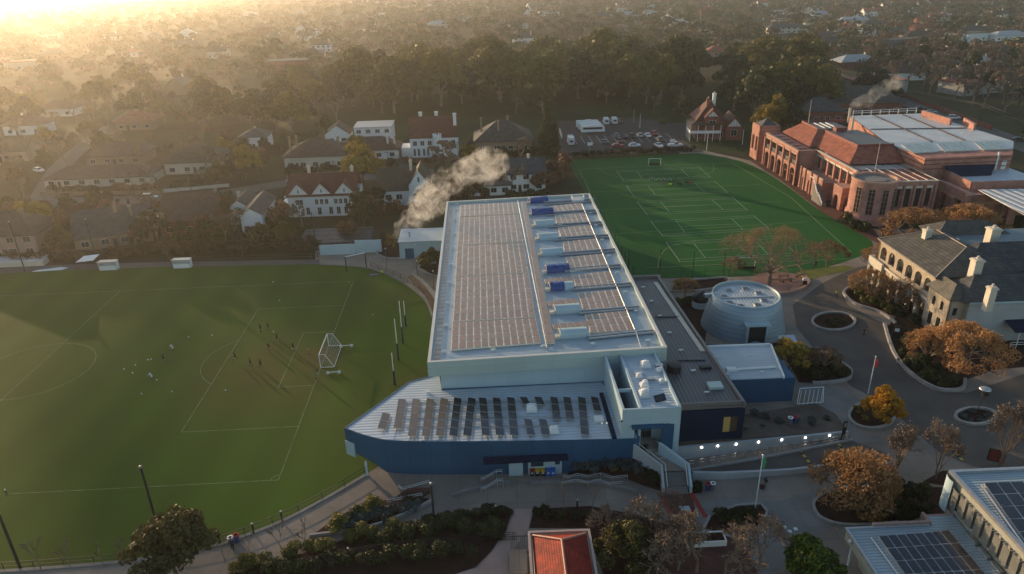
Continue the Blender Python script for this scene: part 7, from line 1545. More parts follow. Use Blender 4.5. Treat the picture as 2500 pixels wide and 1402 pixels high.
# steep roofed house with white cross gable
P = G(985,494); t = thing('cross_gabled_house','olive roofed house with a sharp white gable on the right','house',P,R(2)); HOUSES.append((P.x,P.y+6,9)); m = MB(); m.box(-7,0,0,2,9,3.4); m.box(2.01,-1.5,0,7.6,9,5.0); gend(m,2.01,7.6,-1.5,5.0,9.2); w_ = m.build('wall',M['white'],t); m = MB(); gable(m,-7,0,3.5,9,3.45,9.0,'x',.3); gable(m,2.01,-1.4,7.6,9,5.05,9.5,'y',.25); rf = m.build('roof',RM['olive'],t); chim(rf,2.4,4,7,11,.9,M['cream'])
win(w_,4.8,-1.5,6.0,.5,1.4); win(w_,4.8,-1.5,2.6,1.2,1.3); win(w_,-4,0,.9,1.6,1.4); win(w_,-1,0,.9,1.6,1.4)
# red brick villa with half timbered gables and two storey veranda
P = G(1683,346); t = thing('red_brick_villa','red brick villa with half timbered gables and white two storey veranda by the car park','house',P,R(-4)); HOUSES.append((P.x+9,P.y+7,13)); m = MB(); m.box(2.6,2.6,0,13,15,7.0); m.box(13.01,1.6,0,19,13,4.6); gend(m,13.01,19,1.6,4.6,8.2); m.box(5.2,.9,3.4,10.4,2.59,8.4); gend(m,5.2,10.4,.9,8.4,11.2); w_ = m.build('wall',M['brick2'],t)
m = MB(); hip(m,2.6,2.6,13,15,7.05,13.4,.5,0,4.5); gable(m,5.2,.8,10.4,8,8.45,11.5,'y',.3); gable(m,13.01,1.5,19,13,4.65,8.6,'y',.35); rf = m.build('roof',RM['red'],t)
m = MB(); m.poly([(-.4,-.4,5.9),(11,-.4,5.9),(11,2.58,7.0),(2.58,2.58,7.0)]); m.poly([(-.4,9,5.9),(-.4,-.4,5.9),(2.58,2.58,7.0),(2.58,9,7.0)]); m.build('veranda_roof',M['brown'],t)
m = MB(); m.box(0,0,2.9,11,.12,3.1); m.box(0,.12,2.9,.12,8,3.1); m.box(.0,.02,3.1,11,.08,3.9); m.box(.02,.08,3.1,.08,8,3.9); m.build('balustrade',M['white'],t); m = MB(); m.poly([(0,0,3.05),(11,0,3.05),(11,2.55,3.05),(0,2.55,3.05)]); m.build('balcony_floor',M['timber'],t)
for x,yy in ((.06,.06),(2.8,.06),(5.5,.06),(8.2,.06),(10.9,.06),(.06,3),(.06,5.5),(.06,8)): m = MB(); m.box(x-.1,yy-.1,0,x+.1,yy+.1,5.85); m.build('veranda_post',M['white'],t)
for gx0,gx1,gy,z0,z1 in ((5.2,10.4,.86,8.5,11.0),(13.01,19,1.56,4.7,8.0)):
    m = MB(); c_ = (gx0+gx1)/2; gend(m,gx0+.7,gx1-.7,gy,z0+.3,z1-.35,.035); g_ = m.build('gable_panel',M['white'],w_); m = MB()
    for k in range(-3,4): hh = (z1-z0-.8)*(1-abs(k)/3.6); m.box(c_+k*.55-.07,gy-.03,z0+.3,c_+k*.55+.07,gy-.002,z0+.3+hh)
    m.build('half_timber',plain('dark_red_timber',(.10,.03,.025)) if 'dark_red_timber' not in bpy.data.materials else bpy.data.materials['dark_red_timber'],g_)
win(w_,7.8,.9,5.4,2.2,2.0); win(w_,16,1.6,1.6,2.0,2.2); win(w_,4,2.6,.8,1.2,2.0); win(w_,11.5,2.6,.8,1.2,2.0); win(w_,8,2.6,.8,1.2,2.0)
chim(rf,6.6,5.5,10,14.6,1.0,M['brick2'],M['cream']); chim(rf,9.6,10,11,15.6,1.1,M['white'],M['cream'])
# the other houses near the grounds: x, y of the front foot in the photograph
H_ = [(620,572,5.2,15,5.0,6.9,'white','grey','narrow white gabled house with two tall dark windows',4,'gable',(),2,1,'y'),(590,548,5,10,4.6,6.6,'white','grey','small white gabled house behind the narrow one with dark windows',4,'gable',((.3,.5,1),),2,1,'y'),
 (462,574,13.5,13,3.6,9.2,'brick','brown','brown roofed brick house with one big roof slope by the hedge',3,'gable',((.95,.5,.8),),3,1,'x'),(285,602,17,13,3,8.2,'tan','slate','dark roofed house with long sloping roof and white chimneys at the left',22,'gable',((.55,.4,.8),(.75,.3,.5)),4,1,'x'),
 (18,630,15,11,5.5,9.5,'pink','brown','pinkish house at the far left edge above the touchline',3,'hip',((.7,.5,.8),),4,2,'x'),(240,456,32,11,2.8,5.6,'cream','brown','long low brown roofed bungalow across the street on the left',3,'hip',((.25,.5,.9),(.55,.5,1.1)),7,1,'x'),
 (478,424,19,13,3.8,7.9,'cream','olive','olive roofed house right of the long bungalow',4,'hip',(),4,1,'x'),(282,404,19,12,3.4,7.0,'tan','brown','brown hip roofed house behind the long bungalow',3,'hip',((.6,.5,.9),),4,1,'x'),
 (772,412,20,15,4.2,8.4,'cream','brown','brown hip roofed house with tall pale chimneys behind the triple gables',4,'hip',((.08,.3,2),(.18,.4,2),(.85,.5,.5)),5,1,'x'),(622,366,9.5,9,4.8,7.2,'white','slate','white dormered house behind the yellow tree on the left',3,'hip',((.5,.5,.6),),2,1,'x'),
 (826,352,9,9,3.6,7.2,'white','brown','small white house with brown front gable left of the flat roofed one',4,'gable',(),2,1,'y'),(913,349,14,12,5.6,6.0,'white','pale','flat pale roofed modern house left of the red roofed white house',3,'flat',(),4,2,'x'),
 (910,390,18,11,3.3,6.9,'white','brown','brown hip roofed cottage below the flat roofed modern house',4,'hip',((.92,.3,.4),(.8,.2,.3)),4,1,'x'),(1230,371,20,16,3.9,9.6,'tan','grey','grey hip roofed house with tall white chimneys left of the dark conifer',2,'hip',((.12,.45,1.6),(.42,.25,1.0),(.6,.6,1.5)),4,1,'x'),
 (1285,468,11,10,5.2,8.8,'white','blue','white house with blue grey slate roof above the far hall corner',3,'gable',((.6,.5,1.3),),3,2,'x'),(1192,478,13,9,3.0,5.0,'white','grey','low veranda house half hidden by the steam plume',3,'hip',(),4,1,'x'),
 (60,330,16,10,4,7.5,'white','brown','white house left edge below the sun glow',3,'hip',((.4,.5,1),),3,1,'x'),(20,395,14,10,3.6,7,'pink','brown','pale house at the left edge across the street',3,'gable',(),3,1,'x'),(330,318,16,11,3.6,7,'tan','terra','tan house behind the street left of the park',3,'hip',((.5,.5,1),),3,1,'x'),
 (140,285,15,10,3.6,7,'white','brown','white house under the sun glow behind the side street',3,'hip',(),3,1,'x'),(455,95,17,10,5,9.5,'white','pale','white house with bright gable in the hazy left distance',3,'gable',(),3,1,'y'),(735,84,13,10,5,9.5,'white','grey','white gabled house left of the blue shaded row',4,'gable',(),3,1,'y'),(782,85,19,9,6,8,'white','blue','white row house with blue shaded front above the park trees',4,'flat',(),6,2,'x'),
 (785,128,16,10,6,9,'white','brown','white two storey house below the blue shaded row',4,'hip',((.9,.4,1),),4,2,'x'),(755,145,19,12,3.5,7.5,'tan','brown','brown hip roofed house at the left rim of the park',4,'hip',((.4,.5,1),),4,1,'x'),(1290,38,10,10,6,15,'white','pale','white house with a tall pointed gable in the far centre',3,'gable',(),2,1,'y'),(1265,70,20,11,4,7,'white','pale','pale roofed long house in the far centre behind the park',3,'hip',(),4,1,'x'),
 (1068,68,22,11,4,7,'cream','pale','pale long roof in the far centre left',3,'hip',((.3,.5,.8),),4,1,'x'),(1278,108,17,11,5,9,'white','slate','dark roofed white house peeping out between the park trees',3,'hip',((.1,.5,1),(.9,.4,2)),3,1,'x'),(1748,150,14,13,6,9.5,'pink','terra','salmon brick two storey house among trees right of the park',-8,'hip',((.6,.4,1),),3,2,'x'),
 (1925,82,36,12,5,8,'cream','slate','long dark roofed villa in the right distance',2,'hip',((.1,.5,1),(.6,.5,1)),7,2,'x'),(1535,45,24,11,4,7.5,'white','pale','white house with bright pale roof far behind the park',5,'hip',(),4,1,'x'),(1590,40,16,10,4,7,'white','pale','small bright roofed house beside the white one far behind the park',5,'gable',(),3,1,'x'),(2005,45,22,11,4,7.5,'white','pale','white house right of the long dark villa',3,'hip',(),4,1,'x'),
 (2085,60,30,12,4,7,'cream','pale','pale roofed house row end in the right distance',3,'hip',(),5,1,'x'),(2140,70,26,12,4,7,'cream','grey','grey roofed ochre house in the right distance',3,'hip',((.8,.5,1),),5,1,'x'),(2190,90,24,12,4,7.5,'tan','grey','tan house with white chimney in the right distance',3,'hip',((.5,.4,2),),5,1,'x'),(2120,90,22,11,4,7,'white','pale','low pale roofed house below the ochre one',3,'flat',(),4,1,'x'),
 (2255,85,15,10,5,8.5,'brick','terra','small red brick house with chimney at the right',3,'gable',((.5,.5,1.5),),3,1,'x'),(2370,90,22,12,4,7.5,'cream','grey','grey roofed house at the right rim of the view',3,'hip',(),5,1,'x'),(2470,100,26,12,4,7,'white','pale','pale blue roofed house at the right edge',3,'hip',(),5,1,'x'),(2030,120,18,11,4,8,'white','grey','grey roofed house with bright dormer behind the avenue',3,'hip',(),4,1,'x'),(2180,128,26,12,3.5,7.5,'tan','slate','slate roofed house with small white gable behind the avenue',3,'hip',((.3,.5,1),),5,1,'x'),(2140,120,12,9,4,8,'tan','terra','small brown gabled house behind the avenue',3,'gable',((.5,.5,1),),3,1,'x'),
 (2005,300,17,12,4.5,9.0,'brick','slate','dark hip roofed brick house behind the brick school tower',-2,'hip',(),4,1,'x'),(2035,275,12,12,4.5,9.0,'brick','brown','brick gable house glowing in the sun behind the brick school',-30,'gable',(),3,1,'y'),(2110,278,30,15,4.5,10.5,'brick','grey','large grey hip roofed hall behind the brick school stacks',-4,'hip',(),6,1,'x')]
for h in H_: house(*h)

# garden fences and hedges between the plots
for k,(pts,h_,lab,mt) in enumerate(((gp((-20,640),(180,628),(330,622)),1.7,'paling fence behind the hedge, left of the dark sloping house',M['timber']),(gp((345,612),(560,604),(700,598)),1.7,'paling fence behind the hedge below the triple gables',M['timber']),(gp((690,600),(705,545)),1.6,'side fence left of the triple gabled house',M['timber']),(gp((395,606),(400,560)),1.6,'side fence left of the brown brick house',M['timber']),(gp((888,560),(900,505)),1.6,'side fence right of the triple gabled house',M['timber']),(gp((100,478),(390,474)),1.1,'low front wall of the long bungalow',WM['tan']),(gp((400,470),(560,456)),1.0,'low front wall of the olive roofed house',WM['cream']),(gp((700,436),(860,420)),1.0,'low front wall of the house with tall chimneys',WM['tan']),(gp((975,405),(985,350)),1.8,'side fence between the flat roofed and the red roofed houses',M['timber']),(gp((1130,385),(1150,340)),1.8,'side fence right of the red roofed white house',M['timber']),(gp((930,500),(1040,505)),1.2,'front fence of the cross gabled house',WM['white']))):
    o = pts[0].copy(); t = thing('garden_fence',lab,'fence',o); m = MB(); m.wall([p-o for p in pts],0,h_,.12); m.build('panel',mt,t)
gz = random.Random(9)
for x,y in ((150,495),(330,480),(640,470),(820,450),(950,425),(1120,400),(60,505),(470,478)):
    t = thing('street_pole','slim street pole in the suburb street','pole',G(x,y),0,'street poles'); m = MB(); m.tube((0,0,0),(0,0,7.5),.11,.08,6); m.build('shaft',M['bark'],t); m = MB(); m.box(-.8,-.05,6.9,.8,.05,7.0); m.build('crossarm',M['bark'],t)

HG = [((120,470),(250,468),'bush'),((270,466),(380,468),'rust'),((410,462),(540,452),'bush'),((700,430),(790,424),'hedge'),((800,420),(870,412),'bush'),((150,520),(280,512),'hedge'),((340,520),(440,512),'rust'),((480,505),(570,495),'bush'),((690,540),(705,470),'bush'),((880,540),(890,470),'bush'),((915,515),(1050,518),'rust'),((640,560),(700,556),'bush'),((40,560),(160,552),'rust'),((380,560),(395,520),'bush'),((560,590),(690,584),'hedge'),((700,582),(780,576),'bush'),((800,574),(900,566),'rust'),((420,592),(550,588),'bush'),((100,604),(230,600),'bush'),((860,420),(960,412),'bush'),((990,400),(1060,396),'rust'),((1130,392),(1210,384),'bush'),((1220,382),(1320,378),'bush'),((640,372),(720,368),'bush'),((520,400),(600,396),'hedge'),((340,372),(420,368),'bush'),((60,372),(150,366),'rust'),((1060,470),(1130,480),'rust'),((1240,482),(1340,476),'bush'),((690,340),(790,336),'bush')]
for i,(a,b,k) in enumerate(HG):
    near = min((('triple gabled white house',790,528),('long low bungalow',240,452),('olive roofed house',478,424),('brown roofed cottage',910,390),('red roofed white house',1062,384),('grey hip roofed house',1230,370),('cross gabled house',985,494),('brown brick house',462,572),('sloping dark roofed house',285,600),('pinkish house',20,630),('house with tall pale chimneys',772,410),('narrow white gabled house',620,570),('blue grey slated house',1285,468),('white dormered house',622,365)), key=lambda l: math.hypot(l[1]-(a[0]+b[0])/2,(l[2]-(a[1]+b[1])/2)*2))
    w = {'bush':'dark green','rust':'rusty','hedge':'brown'}[k]; side = 'left' if (a[0]+b[0])/2 < near[1] else 'right'; f = 'behind' if (a[1]+b[1])/2 < near[2]-8 else 'before'
    hedge(spline(gp(a,((a[0]+b[0])/2,(a[1]+b[1])/2+3),b),3),2.6,2.2+(i%4)*.6,LF[k],'%s garden hedge %s and to the %s of the %s'%(w,f,side,near[0]),1500,.32,60+i)
# ---------------------------------------------------------------- vehicles
def slab(mb, prof, w0, w1=None, mi=0):
    "side profile in (y, z) given a width; w1 is the width at the top"
    zs = [p[1] for p in prof]; lo, hi = min(zs), max(zs); w1 = w1 or w0
    def wd(z): t = (z-lo)/(hi-lo); return (w0+(w1-w0)*t)/2
    k = len(prof); n = len(mb.v); mb.v += [(-wd(z),y,z) for y,z in prof]+[(wd(z),y,z) for y,z in prof]
    for i in range(k): j = (i+1)%k; mb.f.append((n+i,n+k+i,n+k+j,n+j)); mb.m.append(mi)
    mb.f.append(tuple(n+i for i in range(k))); mb.m.append(mi); mb.f.append(tuple(n+k+i for i in range(k))[::-1]); mb.m.append(mi)
PAINT = {k: mat('car_paint_'+k, c, .3, .1, tuple(q*.9 for q in c), .8, 2, .6) for k, c in dict(white=(.72,.73,.74),black=(.02,.021,.024),silver=(.38,.39,.41),grey=(.12,.125,.13),red=(.42,.03,.025),maroon=(.17,.02,.025),blue=(.03,.06,.14)).items()}
TYRE = plain('tyre',(.018,.018,.018),.8); RIM = plain('wheel_rim',(.4,.4,.42),.35,.7); HEADL = glassm('headlight',(.55,.55,.52),.15); TAILL = plain('tail_light',(.3,.01,.01),.3)
def car_proto(kind):
    L, W, H = dict(hatch=(4.1,1.76,1.5),sedan=(4.6,1.82,1.44),suv=(4.7,1.88,1.72),ute=(5.2,1.9,1.78))[kind]; a = L/2; body = MB(); gl_ = MB()
    slab(body,[(-a,.35),(-a,.75),(-a*.95,.92),(-a*.45,1.0),(a*.8,1.02),(a*.97,.92),(a,.6),(a,.35)],W,W*.94)
    top = dict(hatch=[(-a*.42,.98),(-a*.12,H),(a*.6,H-.02),(a*.9,1.0)],sedan=[(-a*.4,.98),(-a*.08,H),(a*.4,H),(a*.72,1.02)],suv=[(-a*.42,.98),(-a*.18,H),(a*.82,H-.03),(a*.95,1.0)],ute=[(-a*.42,.98),(-a*.2,H),(a*.12,H),(a*.18,1.0)])[kind]
    slab(gl_,[top[0],(top[1][0],top[1][1]-.07),(top[2][0],top[2][1]-.07),top[3]],W*.92,W*.76)
    rf = MB(); rf.box(-W*.38,top[1][0],H-.07,W*.38,top[2][0],H)
    for s in (-1,1):
        for f in (0,1): p, q = top[f*3], top[1+f]; rf.tube((s*W*.45,p[0],p[1]),(s*W*.37,q[0],q[1]-.03),.05,.05,4)
    if kind == 'ute': rf.box(-W*.45,a*.2,1.03,W*.45,a*.96,1.12)
    return body, gl_, rf, L, W
CP = {k: car_proto(k) for k in ('hatch','sedan','suv','ute')}; CPM = {}
wm = MB(); wm.tube((-.1,0,.32),(.1,0,.32),.32,.32,12); rm = MB(); rm.tube((-.105,0,.32),(.105,0,.32),.19,.19,8)
def shared(key, mb, mt):
    if key not in CPM:
        me = bpy.data.meshes.new(key); me.from_pydata(mb.v,[],mb.f); me.materials.append(mt); CPM[key] = me
    return CPM[key]
def part(name, me, par, loc=(0,0,0)): o = bpy.data.objects.new(name, me); C.objects.link(o); o.parent = par; o.location = loc; return o
def wheels(t, L, W, fr=.31):
    for y in (-L*fr,L*fr):
        for s in (-1,1): w_ = part('wheel',shared('wheel',wm,TYRE),t,(s*W*.45,y,0)); part('rim',shared('rim',rm,RIM),w_)
def lights(t, L, W, z=.72):
    h = MB(); h.box(-.16,-.03,-.07,.16,.03,.07)
    for s in (-1,1): part('headlight',shared('headlight',h,HEADL),t,(s*W*.36,-L/2+.0,z)); part('tail_light',shared('tail_light',h,TAILL),t,(s*W*.38,L/2,z+.08))
def car(kind, col, x, y, rz, label, group='cars in the car park'):
    b, g_, r_, L, W = CP[kind]; t = thing('parked_car',label,'car',G(x,y)+Vector((0,0,.02)),R(rz),group)
    part('body',shared(kind+col,b,PAINT[col]),t); part('window_glass',shared(kind+'_glass',g_,M['glass']),t); part('roof',shared(kind+col+'_roof',r_,PAINT[col]),t); wheels(t,L,W); lights(t,L,W); return t
pa = G(1415,335); pb = G(1427,355); CA = math.degrees(math.atan2(pb.y-pa.y,pb.x-pa.x))+90
for k,c,x,y,dz,lab in (('hatch','grey',1505,336,0,'grey hatchback in the front car row next to the maroon car'),('sedan','black',1523,337,180,'black sedan second in the front car row'),('suv','black',1543,337,0,'black four wheel drive in the middle of the front car row'),('hatch','silver',1562,334,180,'silver hatchback right of the black four wheel drive'),('sedan','white',1581,334,180,'white sedan in the front car row beside the red car'),('hatch','red',1597,330,0,'bright red car at the right end of the front row'),('suv','grey',1610,344,180,'grey four wheel drive behind the white car at the hedge'),('hatch','maroon',1513,348,0,'maroon hatchback standing before the front car row'),('sedan','grey',1475,350,180,'dark grey sedan alone among empty bays'),('sedan','white',1608,359,10,'white sedan near the hedge at the car park exit'),('ute','white',1648,358,95,'white utility truck at the car park exit'),('hatch','red',1508,360,90,'red and white car half hidden by the car park hedge'),('hatch','white',1549,359,90,'white car half hidden by the car park hedge'),('hatch','black',1514,300,0,'black car at the rear of the car park right of the white vans')): car(k,c,x,y,CA+dz,lab)
for k,c,x,y,rz,lab in (('suv','white',2328,291,75,'white four wheel drive behind the pale roof of the brick school'),('sedan','black',2245,268,75,'black car behind the far parapet of the brick school'),('sedan','silver',2272,277,75,'silver car behind the far parapet of the brick school'),('sedan','black',2488,345,70,'black car at the right edge beside the brick school'),('suv','white',2028,194,60,'white car on the avenue, farthest'),('sedan','silver',2058,209,60,'silver car on the avenue under bare trees'),('hatch','white',2098,216,60,'white hatchback on the avenue, nearest the houses'),('sedan','white',998,395,20,'white car in the drive below the red roofed white house'),('sedan','silver',718,446,85,'silver car in the street left of the triple gables'),('hatch','white',2455,205,70,'pale car on the far avenue at the right'),('suv','silver',366,487,88,'pale car in the street on the left'),('hatch','white',96,420,60,'white car in the side street at the left'),('sedan','white',640,580,85,'white car behind the hedge below the narrow gabled house')): car(k,c,x,y,rz,lab,'cars in the streets around')
def bus(x, y, rz, label):
    t = thing('minibus',label,'bus',G(x,y)+Vector((0,0,.02)),R(rz),'white minibuses'); L, W, H = 9.2, 2.3, 2.9; a = L/2; m = MB(); slab(m,[(-a,.45),(-a,1.3),(-a*.94,2.5),(-a*.88,H-.1),(-a*.8,H),(a*.97,H),(a,H-.15),(a,.45)],W,W*.9); part('body',shared('bus',m,PAINT['white']),t)
    for s in (-1,1): m = MB(); m.box(s*W*.478-.02,-a*.78,1.45,s*W*.478+.02,a*.86,2.25); part('side_window',shared('busw%d'%s,m,M['glass']),t)
    m = MB(); m.obox((0,-a*.975,1.9),(W*.42,0,0),(0,.03,0),(0,.14,.5)); part('windscreen',shared('busws',m,M['glass']),t); m = MB(); m.box(-.9,-1.5,H,.9,1,H+.2); part('roof_unit',shared('busr',m,PAINT['white']),t); wheels(t,L,W,.3); lights(t,L,W,.85); return t
for x,y,lab in ((1447,324,'white minibus, nearest of three side by side in the car park'),(1441,318,'white minibus, middle of three side by side'),(1435,312,'white minibus, farthest of three side by side')): bus(x,y,93,lab)
def van(x, y, rz, label, H=2.6, L=5.2, camper=False):
    t = thing('camper_van' if camper else 'van',label,'van',G(x,y)+Vector((0,0,.02)),R(rz)); W = 2.1; a = L/2; m = MB(); slab(m,[(-a,.4),(-a,1.0),(-a*.7,1.3),(-a*.5,H),(a,H),(a,.4)],W,W*.94); m.build('body',PAINT['white'],t); m = MB(); m.box(-.6,a-.01,1.3,.6,a+.03,2.0); m.build('rear_window',M['glass'],t); m = MB(); m.obox((0,-a*.62,1.75),(W*.4,0,0),(0,.03,0),(0,.22,.4)); m.build('windscreen',M['glass'],t); wheels(t,L,W); lights(t,L,W)
    if camper: m = MB(); m.box(-.6,-.8,H,.6,.6,H+.25); m.build('roof_unit',M['metal'],t); m = MB(); m.box(-W/2-.04,-a*.3,1.3,-W/2+.02,a*.7,2.0); m.build('side_window',M['glass'],t)
van(1393,352,CA+180,'white camper van with a rear window at the left of the car park',3.0,6.4,True); van(1479,303,CA+180,'white van at the rear of the car park, left of two'); van(1499,302,CA+180,'white van at the rear of the car park, right of two')
m = MB()
for x in range(1398,1640,19): a_ = G(x,333-(x-1398)*.03); d_ = Vector((pb.x-pa.x,pb.y-pa.y,0)); m.strip([a_,a_+d_],.14,.05)
struct(m,'parking_lines',M['line'])
for x,yb,yt,lab,c in ((1562,313,280,'white lamp pole in the car park',M['white']),(1547,300,268,'grey lamp pole at the rear of the car park',M['metal']),(1725,368,325,'white pole before the red brick villa',M['white']),(1812,353,318,'white pole at the right corner of the red brick villa',M['white'])): pole('lamp_pole',x,yb,yt,.12,.09,c,lab,'pole',None,pathhead)
for x,y,lab in ((1440,376,'small white backboard on a post at the hedge, left'),(1640,368,'small white backboard on a post at the hedge, right')):
    t = thing('basketball_hoop',lab,'basketball hoop',G(x,y),R(5),'backboards along the hedge'); m = MB(); m.tube((0,.3,0),(0,.3,3.4),.07,.07,6); m.build('post',M['metal'],t); m = MB(); m.box(-.9,0,2.9,.9,.06,4.0); m.build('backboard',M['white'],t); m = MB(); m.lathe([(.23,3.05),(.25,3.08)],10,0,(0,-.25)); m.build('hoop',CLO['red'],t)
q = G(1384,348); t = thing('side_fence','white car park side wall behind the dark conifer','wall',G(1370,330)); m = MB(); m.box(-.3,-6,0,.0,6,1.4); m.build('panel',M['cream'],t)
# power pole and lines at the right, brick boundary wall
q = G(2386,310); t = thing('power_pole','timber power pole with crossarms at the right beyond the brick school','power pole',q); m = MB(); m.tube((0,0,0),(0,0,8.5),.17,.13,7); m.build('shaft',M['bark'],t)
for z in (6.6,7.6,8.4): m = MB(); m.box(-1.2,-.06,z,1.2,.06,z+.14); m.build('crossarm',M['bark'],t)
def wire(a, b, sag, label, r=.02):
    P = [a.lerp(b,i/14)-Vector((0,0,sag*4*(i/14)*(1-i/14))) for i in range(15)]; o = P[0].copy(); m = MB(); m.pipe([p-o for p in P],r,3); tag(m.build('power_line',M['kerb']),label,'power line','power lines at the right').location = o
T_ = q+Vector((0,0,8.5))
for dx,lab in ((-1.0,'left wire running right from the power pole'),(1.0,'right wire running right from the power pole')): wire(T_+Vector((dx,0,0)),G(2640,330,8.0)+Vector((dx*2,0,0)),1.0,lab)
for dx,lab in ((-1.0,'left wire running up the avenue from the power pole'),(1.0,'right wire running up the avenue from the power pole')): wire(T_+Vector((dx,0,0)),G(2035,160,9)+Vector((dx,0,0)),2.0,lab,.03)
a_, b_ = G(2190,232), G(2420,318); t = thing('boundary_wall','long low brick boundary wall along the avenue at the right','wall',a_); d_ = (b_-a_); m = MB(); m.obox(tuple(d_/2+Vector((0,0,.9))),tuple(d_/2),(.1,-.12,0),(0,0,.9)); m.build('panel',M['brick2'],t)
# ---------------------------------------------------------------- trees of the park, gardens and avenue, each a copy with its own description
LAND = [('red brick villa',1745,340),('car park',1500,335),('three white minibuses',1445,315),('hockey pitch',1560,392),('brick school tower',1860,392),('round bay of the brick school',2110,550),('red roofed white house',1062,384),('triple gabled white house',790,528),('long low bungalow',240,452),('olive roofed house',478,424),('flat roofed modern house',913,349),('brown roofed cottage',910,390),('grey hip roofed house',1230,370),('cross gabled house',985,494),('blue grey slated house',1285,468),('narrow white gabled house',620,570),('brown brick house',462,572),('sloping dark roofed house',285,600),('pinkish house',20,630),('house with tall pale chimneys',772,410),('white dormered house',622,365),('small brown gabled house',826,351),('salmon brick house',1748,150),('tan house by the park',330,318),('white house under the glow',140,285),('brown house at the park rim',755,145),('slate roofed house among the park trees',1278,108),('dark hip roofed brick house',2005,298),('grey roofed hall behind the stacks',2110,276),('power pole',2386,310),('avenue bend',2040,185),('avenue wall',2300,270),('right edge of the view',2490,200),('sunny left edge of the view',10,230),('utility building',1025,632),('park lawn',1230,270),('park path',1720,300),('glowing brick gable',2030,272)]
ORD = ['','second ','third ','fourth ','fifth ','sixth ','seventh ','eighth ','ninth ','tenth ','eleventh ','twelfth ','thirteenth ','fourteenth ','fifteenth ','sixteenth ','seventeenth ','eighteenth ']
PEND = []
def auto(desc, key, x, y, s, name='tree', group='park and garden trees'): PEND.append((desc,key,x,y,s,name,group))
def flush():
    cnt = {}; items = []
    for p in PEND:
        x, y = p[2], p[3]; L = min(LAND, key=lambda l: (l[1]-x)**2+((l[2]-y)*2.2)**2); dx, dy = x-L[1], (y-L[2])*2
        rel = ('left of' if dx < 0 else 'right of') if abs(dx) > abs(dy) else ('behind' if dy < 0 else 'in front of'); items.append((L[0],rel,math.hypot(dx,dy),p))
    items.sort(key=lambda i: i[2])
    for nm, rel, dist, (desc,key,x,y,s,name,group) in items:
        base = '%s %s the %s'%(desc,rel,nm); k = cnt.get(base,0); cnt[base] = k+1; lab = ORD[k]+base if k else base
        put(key,x,y,lab,s,None,name,'tree',group)
    PEND.clear()
rt_ = random.Random(11)
def clear(x, y, extra=0):
    w = G(x,y)
    for hx,hy,hr in HOUSES:
        if (w.x-hx)**2+(w.y-hy)**2 < (hr+extra)**2: return False
    for k in (CARPARK,TURF,FIELD):
        if inside(w,k): return False
    return not (-17 < w.x < 26 and 60 < w.y < 172)
DESC = dict(gum1='tall green gum tree',gum2='medium green gum tree',gum3='very tall spreading gum tree',gumd='tall dark gum tree',dark1='dark evergreen tree',dark2='small olive tree',yel1='yellow green tree',rust1='rust brown tree',bare1='bare brown tree',bare2='wide bare tree',bare3='upright bare tree',conifer='dark conical conifer')
def scatter(poly, keys, step, smin, smax, extra=1.5, gap=None):
    ys = [p[1] for p in poly]; xs = [p[0] for p in poly]; y = min(ys)
    while y < max(ys):
        x = min(xs)+rt_.uniform(0,step[0])
        while x < max(xs):
            px_, py_ = x+rt_.uniform(-.4,.4)*step[0], y+rt_.uniform(-.4,.4)*step[1]
            if inside((px_,py_),poly) and clear(px_,py_,extra):
                k = rt_.choice(keys); auto(DESC[k],k,px_,py_,rt_.uniform(smin,smax))
            x += step[0]
        y += step[1]
scatter([(840,215),(1000,190),(1300,170),(1690,175),(1700,225),(1650,262),(1345,262),(1120,258),(960,285),(830,280)],['gum1','gum2','gum3','gumd','gum3','gum1','gum1','gumd'],(50,22),.95,1.35,0)
scatter([(1120,262),(1345,268),(1355,292),(1690,268),(1700,300),(1640,292),(1350,286),(1250,282)],['gum2','gumd','dark1','bare1'],(66,16),.55,.85,3)
scatter([(640,230),(840,200),(830,330),(700,335),(640,320)],['gumd','gum2','bare1','dark1','gum1'],(62,24),.6,1.0,0)
scatter([(1780,180),(2000,170),(2010,262),(1960,290),(1830,300),(1790,270)],['gum1','gumd','gum3','gumd','gum3'],(46,20),.85,1.25,0)
for x,y,k,s in ((1335,374,'conifer',1.15),(1352,372,'conifer',.8),(1893,330,'yel1',1.5),(1860,335,'yel1',1.2),(1930,335,'gumd',.7),(890,455,'yel1',1.35),(872,400,'yel1',1.0),(925,450,'yel1',.8),(600,440,'yel1',1.15),(640,420,'rust1',1.0),(1092,430,'bare2',1.25),(1150,405,'yel1',.75),(1060,425,'bare2',1.0),(1272,400,'bare3',.8),(880,560,'dark1',.95),(900,540,'rust1',.9),(560,545,'dark2',.9),(510,590,'rust1',.9),(100,580,'yel1',1.0),(160,590,'rust1',1.0),(380,590,'dark1',.8),(690,555,'rust1',.9),(740,560,'bare1',.7),(1250,475,'bare1',.9),(1350,440,'rust1',.8),(1320,470,'rust1',.8),(240,510,'dark1',.6),(275,515,'dark1',.55),(850,590,'rust1',.7),(700,600,'dark2',.7),(640,600,'dark2',.65),(930,520,'dark1',.7),(1090,480,'dark1',.7),(1110,500,'rust1',.8),(1050,520,'dark2',.9),(1160,500,'dark2',.8)): auto(DESC[k],k,x,y,s,group='garden trees')
scatter([(-20,330),(330,330),(640,335),(700,370),(690,440),(560,455),(380,470),(100,480),(-20,490)],['dark1','dark2','rust1','bare1','bare2','rust1','bare3','yel1'],(62,26),.5,.95,1.0)
scatter([(-20,515),(560,500),(700,535),(690,600),(300,618),(-20,628)],['dark2','rust1','bare1','dark1','bare2'],(58,24),.45,.8,1.0)
scatter([(-20,200),(640,200),(650,320),(330,325),(-20,325)],['bare1','gumd','dark1','bare2','gum2','rust1','bare3'],(66,22),.6,1.0,0)
